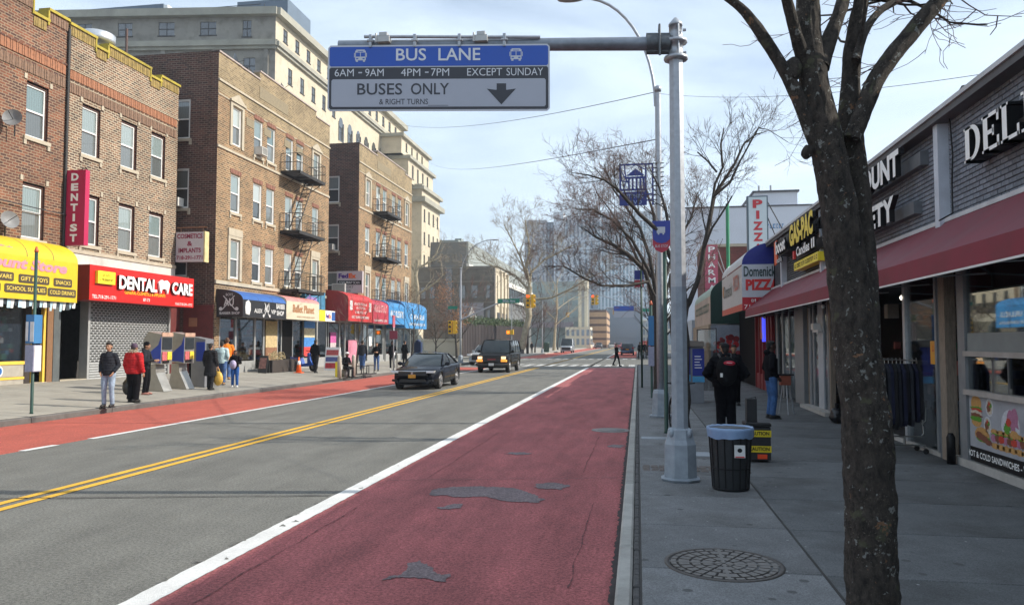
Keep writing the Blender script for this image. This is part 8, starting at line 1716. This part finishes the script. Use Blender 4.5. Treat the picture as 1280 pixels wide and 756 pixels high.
# right pavement
P_, V, up = person('large man in black walking away with a red marked black backpack', 1.76, 16.2, .15, 182, 1.70, jb, jb, bsh, sk='tan', hat=('cap', jk), puffer=True, bulk=1.85, hood='down', arms='pocket', near=True)
bkp = thing('backpack', 'black backpack with a red patch worn by the large man in black', 'backpack', (1.74, 16.2, .15), radians(182))
s = 1.70/1.75
mb = MB().ell(V(0, .31, 1.20), (.215*s, .14*s, .31*s), 16, 12); mb.v = [(p[0]*1.0, p[1], p[2]) for p in mb.v]; mb.ell(V(0, .38, 1.08), (.14*s, .07*s, .13*s), 12, 8); remesh(mb.build('pack', mat('backpack_nylon', (.006, .006, .007), .8, spec=.15, var=.3, bump=.4, bscale=25), bkp), .012, 2)
mb = MB().ell(V(-.04, .412, 1.36), (.12*s, .035*s, .052*s), 14, 8); mb.build('red_patch', mat('backpack_red', (.45, .012, .035), .5, var=.1), bkp)
MB().tube([V(-.09, .457, 1.365), V(.02, .457, 1.375)], .006, 4).build('white_print', wl, bkp); MB().box(.10*s, .145*s, .41*s, .455*s, 1.08*s, 1.16*s).build('white_tag', wl, bkp); MB().tube([V(.02, .30, 1.50), V(-.06, .33, 1.47)], .012, 5).build('orange_pull', jo, bkp)
for q in (-1, 1): MB().tube([V(q*.10, .2, 1.46), V(q*.13, .02, 1.54), V(q*.13, -.16, 1.38), V(q*.17, -.1, 1.1), V(q*.15, .18, 1.02)], .022, 6).build('strap', blk, bkp)
person('standing man in a black hooded jacket and ripped jeans outside the maroon awning shops', 3.01, 18.4, .15, 100, 1.76, jb, fab('mid_denim', (.055, .12, .27)), bsh, sk='dark', hair=(.008, .008, .008), hood='down', arms='pocket', near=True, bulk=1.0)
person('person with a pale collar facing us behind the large man in black', 2.25, 21.4, .15, 10, 1.72, jk, jb, bsh, sk='tan', arms='front', bulk=1.1)
person('person with dark hair and dark jacket beside the one with the pale collar', 2.62, 22.0, .15, 0, 1.66, jb, jb, bsh, sk='tan')
for i, (x, y, f, c_, lab) in enumerate(((.7, 80, 20, jb, 'person in black on the far right kerb beside the parked blue car'), (.2, 78, 200, jb, 'second dark figure on the far right kerb'), (-16.2, 118, 0, jk, 'dark figure on the far left pavement under the bare trees'), (-17.5, 122, 180, jbr, 'brown coated figure on the far left pavement'), (-15.9, 134, 10, jn, 'small dark figure by the far green bin'), (-15.6, 190, 0, jb, 'tiny dark figure far along the left pavement'))):
    person(lab, x, y, .15, f, 1.72, c_, jk, bsh, step=.15)
# ================================================================ TREES
def grow(mb, tw, p, d, ln, r, depth, rnd, up_=.12, spread=.6, seg=5, wob=.16, minr=.003, budget=None, kids=3, taper=.35):
    p = Vector(p); d = Vector(d).normalized(); pts = [p.copy()]; rad = [r]
    for i in range(seg):
        d = (d+Vector((rnd.gauss(0, wob), rnd.gauss(0, wob), rnd.gauss(0, wob)+up_*.5))).normalized(); p = p+d*ln/seg; pts.append(p.copy()); rad.append(max(minr*.7, r*(1-(1-taper)*(i+1)/seg)))
    (mb if depth > 1 else tw).tube(pts, rad, 6 if r > .03 else (4 if r > .012 else 3), 0, True, cap=False)
    if depth <= 0: return
    for k in range(kids):
        f = rnd.uniform(.25, 1); i = min(seg-1, int(f*seg)); q = pts[i].lerp(pts[i+1], f*seg-i); dd = (pts[i+1]-pts[i]).normalized(); o = Vector((rnd.gauss(0, 1), rnd.gauss(0, 1), rnd.gauss(0, 1))); o = (o-dd*o.dot(dd)).normalized()
        nd = (dd+o*rnd.uniform(spread*.6, spread*1.4)+Vector((0, 0, up_))).normalized(); grow(mb, tw, q, nd, ln*rnd.uniform(.5, .8), max(minr, rad[i]*rnd.uniform(.45, .65)), depth-1, rnd, up_, spread, max(3, seg-1), wob*1.1, minr, kids=kids, taper=taper)
def tree(name, label, data_, rs_, seed, barkm, twigm, depth, tln, n_per, minr, up_=.1, spread=.7, kids=3, group=None, start=.35, fine=8):
    data = [[p[:3]+(p[3]*(rs_ if li else 1),) for p in L_] for li, L_ in enumerate(data_)]
    rnd = random.Random(seed); t = thing(name, label, 'tree', (data[0][0][0], data[0][0][1], .1), 0, group)
    tk = MB(); br = MB(); tw = MB()
    for li, limb in enumerate(data):
        pts = [Vector(p[:3]) for p in limb]; rad = [p[3] for p in limb]
        # resample with a little irregularity
        P2, R2 = [], []
        for i in range(len(pts)-1):
            m_ = max(2, int((pts[i+1]-pts[i]).length/ (fine*rad[i]+.02)))
            for k in range(min(m_, 12)):
                f = k/min(m_, 12); P2.append(pts[i].lerp(pts[i+1], f)+Vector((rnd.gauss(0, .1), rnd.gauss(0, .1), 0))*rad[i]); R2.append((rad[i]+(rad[i+1]-rad[i])*f)*rnd.uniform(.94, 1.08))
        P2.append(pts[-1]); R2.append(rad[-1])
        (tk if li == 0 else br).tube(P2, R2, 12 if R2[0] > .06 else 7)
        if li == 0: continue
        n_ = int(n_per*len(pts)/5)
        for k in range(n_):
            f = start+(1-start)*(k+rnd.random())/n_; i = min(len(P2)-2, int(f*(len(P2)-1))); dd = (P2[i+1]-P2[i]).normalized(); o = Vector((rnd.gauss(0, 1), rnd.gauss(0, 1), rnd.gauss(0, 1))); o = (o-dd*o.dot(dd)).normalized()
            grow(br, tw, P2[i], (dd+o*rnd.uniform(.4, 1)+Vector((0, 0, .25))), tln*rnd.uniform(.5, 1.1), max(minr*1.5, R2[i]*.5), depth, rnd, up_, spread, 5, .13, minr, kids=kids)
    tk.build('trunk', barkm, t, world=True); br.build('branches', barkm, t, world=True); tag(tw.build('crown', twigm, t, world=True), kind='stuff'); return t
bark = mat('dark_grey_bark', (.045, .038, .032), .95, var=.4, scale=14, bump=.8, bscale=30); twig = mat('brown_twigs', (.085, .055, .042), .9, var=.3); twr = mat('reddish_twigs', (.15, .085, .065), .9, var=.3)
tree('street_tree', 'bare street tree with dark limbs fanning out behind the gantry pole', TREES['treeA'], .47, 3, bark, twig, 3, .62, 7, .003, group='bare trees on the right kerb')
tree('street_tree', 'bare reddish twigged street tree spreading left over the bus lane', TREES['treeC'], .6, 5, bark, twr, 4, 1.25, 16, .0045, up_=.04, spread=.75, group='bare trees on the right kerb', start=.2)
pb = mat('pale_mottled_bark', (.34, .29, .20), .9, var=.4, scale=3, bump=.4); pt = mat('pale_twigs', (.22, .17, .12), .9, var=.3)
tree('plane_tree', 'pale barked bare plane tree beyond the crossing on the left', TREES['plane1'], .62, 7, pb, pt, 4, 3.0, 12, .012, spread=.8, start=.2, group='bare plane trees')
tree('pale_tree', 'pale leafless tree in front of the courthouse, above the blue awnings', TREES['pale_left'], .75, 9, pb, pt, 3, 3.0, 6, .014, spread=.8, start=.1)
def simple_tree(name, label, x, y, z, h, r, seed, bm, tm, depth=3, minr=.01, spread=.7, trunk=.35, up_=.15, group=None, kids=3, nb=7, wob=.12):
    rnd = random.Random(seed); t = thing(name, label, 'tree', (x, y, z), 0, group); tk, br, tw = MB(), MB(), MB(); pts = [Vector((0, 0, 0))]; d = Vector((0, 0, 1)); n_ = 8
    for i in range(n_): d = (d+Vector((rnd.gauss(0, .06), rnd.gauss(0, .06), .1))).normalized(); pts.append(pts[-1]+d*h*.75/n_)
    rad = [r*(1.25 if i == 0 else 1-.75*i/n_) for i in range(n_+1)]; tk.tube(pts, rad, 8)
    for k in range(nb):
        f = trunk+(1-trunk)*k/nb; i = min(n_-1, int(f*n_)); a = k*2.4+rnd.random(); grow(br, tw, pts[i].lerp(pts[i+1], f*n_-i), (cos(a), sin(a), .8), h*.42*(1.15-f*.5), rad[i]*.55, depth, rnd, up_, spread, 5, wob, minr, kids=kids)
    tk.build('trunk', bm, t); br.build('branches', bm, t); tag(tw.build('crown', tm, t), kind='stuff'); return t
simple_tree('street_tree', 'thin dark bare tree in front of the blue awnings', -14.9, 49.3, .18, 5.3, .075, 2, bark, twig, 3, .007, trunk=.45, nb=9)
simple_tree('young_tree', 'slim young tree with brown clinging leaves by the left kerb rack', -14.6, 38.6, .17, 3.7, .045, 4, bark, twr, 3, .004, trunk=.55, nb=9, spread=.5)
bt = simple_tree('leafy_brown_tree', 'reddish brown leaved tree left of the corner lamp pole', -19.5, 82, .15, 8.5, .14, 5, bark, twr, 3, .015, nb=10, trunk=.25)
mb = MB(); rr = random.Random(3)
for i in range(14): leaves(mb, rr.uniform(-2, 2), rr.uniform(-2, 2), rr.uniform(3, 8), 1.3, 1.3, 1.0, 120, .09, rr)
tag(mb.build('leaf_cluster', mat('rusty_leaves', (.22, .11, .055), .9, var=.4, scale=1), bt), kind='stuff')
bt = simple_tree('small_brown_tree', 'small dark brown leaved tree by the cream garden wall', -18.8, 70.5, .15, 4.8, .1, 6, bark, twig, 3, .010, nb=9, trunk=.3)
mb = MB()
for i in range(12): leaves(mb, rr.uniform(-1, 1), rr.uniform(-1, 1), rr.uniform(2, 4.4), .7, .7, .5, 90, .06, rr)
tag(mb.build('leaf_cluster', mat('dark_brown_leaves', (.10, .055, .035), .9, var=.4, scale=1), bt), kind='stuff')
for i, (x, y, h, r, lab, m1, m2) in enumerate(((-16.2, 150, 19, .3, 'tall pale plane tree behind the silver cargo van', pb, pt), (-16.0, 112, 9, .16, 'dark bare tree beside the pale plane tree', bark, twig), (-16.5, 124, 8, .13, 'reddish bare tree in the far left row, nearer', bark, twr), (-16.8, 137, 8, .13, 'reddish bare tree in the far left row, middle', bark, twr), (-17, 165, 10, .15, 'bare tree far along the left pavement', bark, twr), (2.2, 74, 9, .2, 'bare reddish tree beyond the crossing on the right kerb', bark, twr), (1.3, 100, 9, .18, 'second bare reddish tree beyond the crossing on the right', bark, twr), (1.4, 44, 7.5, .15, 'bare tree on the right kerb just before the crossing', bark, twr))):
    simple_tree('street_tree', lab, x, y, .15, h, r, 20+i, m1, m2, 3, .016, nb=9, spread=.75, group='bare trees along the road')
# the near tree: trunk and limbs with rough lichen spotted bark
nb_ = bpy.data.materials.new('lichen_spotted_bark'); nb_.use_nodes = True; n = nb_.node_tree.nodes; l = nb_.node_tree.links; b = n['Principled BSDF']; b.inputs['Roughness'].default_value = .95
g = n.new('ShaderNodeTexCoord'); mp3 = n.new('ShaderNodeMapping'); mp3.inputs['Scale'].default_value = (1, 1, .55); l.new(g.outputs['Object'], mp3.inputs[0])
a = n.new('ShaderNodeTexNoise'); a.inputs['Scale'].default_value = 26; a.inputs['Detail'].default_value = 12; a.inputs['Roughness'].default_value = .8; l.new(mp3.outputs[0], a.inputs[0])
c1 = n.new('ShaderNodeValToRGB'); c1.color_ramp.elements[0].color = (.008, .007, .006, 1); c1.color_ramp.elements[0].position = .36; c1.color_ramp.elements[1].color = (.10, .082, .066, 1); c1.color_ramp.elements[1].position = .66; l.new(a.outputs[0], c1.inputs[0])
def spots(prev, scale, thr, w, col, dist=.35):
    v = n.new('ShaderNodeTexVoronoi'); v.inputs['Scale'].default_value = scale; nn = n.new('ShaderNodeTexNoise'); nn.inputs['Scale'].default_value = scale*1.8; nn.inputs['Detail'].default_value = 6; l.new(g.outputs['Object'], nn.inputs[0])
    mxx = n.new('ShaderNodeMixRGB'); mxx.inputs[0].default_value = dist*.35; l.new(g.outputs['Object'], mxx.inputs[1]); l.new(nn.outputs[1], mxx.inputs[2]); l.new(mxx.outputs[0], v.inputs['Vector'])
    big = n.new('ShaderNodeTexNoise'); big.inputs['Scale'].default_value = 2.6; l.new(g.outputs['Object'], big.inputs[0]); ad = n.new('ShaderNodeMath'); ad.operation = 'MULTIPLY_ADD'; l.new(big.outputs[0], ad.inputs[0]); ad.inputs[1].default_value = -.55; l.new(v.outputs['Distance'], ad.inputs[2])
    r_ = n.new('ShaderNodeMapRange'); r_.inputs[1].default_value = thr; r_.inputs[2].default_value = thr+w; r_.inputs[3].default_value = 1; r_.inputs[4].default_value = 0; l.new(ad.outputs[0], r_.inputs[0])
    m_ = n.new('ShaderNodeMixRGB'); m_.inputs[2].default_value = col; l.new(r_.outputs[0], m_.inputs[0]); l.new(prev, m_.inputs[1]); return m_.outputs[0]
o_ = spots(c1.outputs[0], 9, -.12, .08, (.085, .085, .05, 1)); o_ = spots(o_, 17, -.13, .06, (.27, .28, .26, 1)); o_ = spots(o_, 34, -.15, .05, (.17, .15, .12, 1)); o_ = spots(o_, 13, -.195, .03, (.24, .13, .07, 1))
l.new(o_, b.inputs['Base Color']); bp_ = n.new('ShaderNodeBump'); bp_.inputs['Strength'].default_value = 1.0; bp_.inputs['Distance'].default_value = .035; l.new(a.outputs[0], bp_.inputs['Height']); l.new(bp_.outputs[0], b.inputs['Normal'])
nt_ = thing('near_tree', 'large dark lichen spotted tree trunk forking above, close on the right', 'tree', (TREES['near'][0][0][0], 4.3, .1))
def bark_tube(mb, limb, nside, step, amp):
    pts = [Vector(p[:3]) for p in limb]; rad = [p[3] for p in limb]; P2, R2 = [], []
    for i in range(len(pts)-1):
        m_ = max(1, int((pts[i+1]-pts[i]).length/step)); p_0 = pts[max(0, i-1)]; p_3 = pts[min(len(pts)-1, i+2)]
        for k in range(m_):
            f = k/m_; q = .5*((2*pts[i])+(-p_0+pts[i+1])*f+(2*p_0-5*pts[i]+4*pts[i+1]-p_3)*f*f+(-p_0+3*pts[i]-3*pts[i+1]+p_3)*f**3); P2.append(q); R2.append(rad[i]+(rad[i+1]-rad[i])*f)
    P2.append(pts[-1]); R2.append(rad[-1]); b0 = len(mb.v); mb.tube(P2, R2, nside)
    for i in range(len(P2)):
        c_ = P2[i]
        for k in range(nside):
            q = Vector(mb.v[b0+i*nside+k]); d = (q-c_); rr_ = d.length; e_ = noise.noise(q*7)*.9+noise.noise(Vector((q.x*26, q.y*26, q.z*11)))*.75-abs(noise.noise(Vector((q.x*42, q.y*42, q.z*12))))*.9+noise.noise(Vector((q.x*70, q.y*70, q.z*40)))*.35
            mb.v[b0+i*nside+k] = tuple(c_+d*(1+e_*amp*min(1, .14/max(rr_, .02))))
NR = [[p[:3]+(p[3]*(.90 if p[2] < 2.5 else .85),) for p in q] for q in TREES['near']]
mb = MB(); bark_tube(mb, NR[0], 72, .011, .085); mb.build('trunk', nb_, nt_, world=True)
mb = MB()
for lb in NR[1:]: bark_tube(mb, lb, 40, .014, .07)
rnd = random.Random(17)
for (x, y, z, r_) in ((TREES['near'][0][9][0]-.115, 4.26, TREES['near'][0][9][2]+.05, .05), (TREES['near'][3][1][0]-.02, 4.25, TREES['near'][3][1][2]-.14, .028), (TREES['near'][0][7][0]+.15, 4.4, TREES['near'][0][7][2]-.25, .05)):
    e0 = len(mb.v); mb.ell((x, y, z), (r_, r_, r_*1.3), 12, 9); mb.v[e0:] = [tuple(Vector(v)*1+Vector((noise.noise(Vector(v)*20)*.02,)*3)) for v in mb.v[e0:]]
mb.build('branches', nb_, nt_, world=True)
br, tw = MB(), MB()
for li in (2, 6, 1):
    lb = TREES['near'][li]
    for k in range(4):
        i = rnd.randrange(len(lb)//2+1, len(lb)-1); p = Vector(lb[i][:3]); grow(br, tw, p, (rnd.uniform(-1, 1), rnd.uniform(-.4, 1), rnd.uniform(-.2, .9)), rnd.uniform(.5, .9), .012, 2, rnd, .05, .7, 6, .2, .0028, kids=3)
# drooping twig over the deli sign and twigs at the top
q = TREES['near'][2]
for pth in ([(q[6][0]+.05, 4.45, q[6][2]+.02), (q[6][0]+.14, 4.45, q[6][2]-.06), (q[6][0]+.22, 4.45, q[6][2]-.12), (q[6][0]+.30, 4.45, q[6][2]-.13), (q[6][0]+.40, 4.45, q[6][2]-.14)],
            [(q[6][0]+.17, 4.45, q[6][2]-.09), (q[6][0]+.10, 4.45, q[6][2]-.15), (q[6][0]+.03, 4.45, q[6][2]-.165), (q[6][0]-.05, 4.45, q[6][2]-.19)], [(q[6][0]+.28, 4.45, q[6][2]-.13), (q[6][0]+.27, 4.45, q[6][2]-.19), (q[6][0]+.24, 4.45, q[6][2]-.23)]): tw.tube(pth, [.004, .0035, .003, .0025, .002][:len(pth)], 4)
br.build('twigs', nb_, nt_, world=True); tag(tw.build('crown', mat('near_twigs', (.09, .05, .045), .9, var=.3), nt_, world=True), kind='stuff')

# ================================================================ AIR
hz = bpy.data.materials.new('haze_air'); hz.use_nodes = True; n = hz.node_tree.nodes; n.remove(n['Principled BSDF']); pv = n.new('ShaderNodeVolumePrincipled')
pv.inputs['Color'].default_value = (.78, .86, .95, 1); pv.inputs['Density'].default_value = .0006; pv.inputs['Anisotropy'].default_value = .3
hz.node_tree.links.new(pv.outputs[0], n['Material Output'].inputs['Volume'])
tag(MB().box(-420, 420, -40, 720, -1.6, 75).build('haze', hz), kind='stuff')
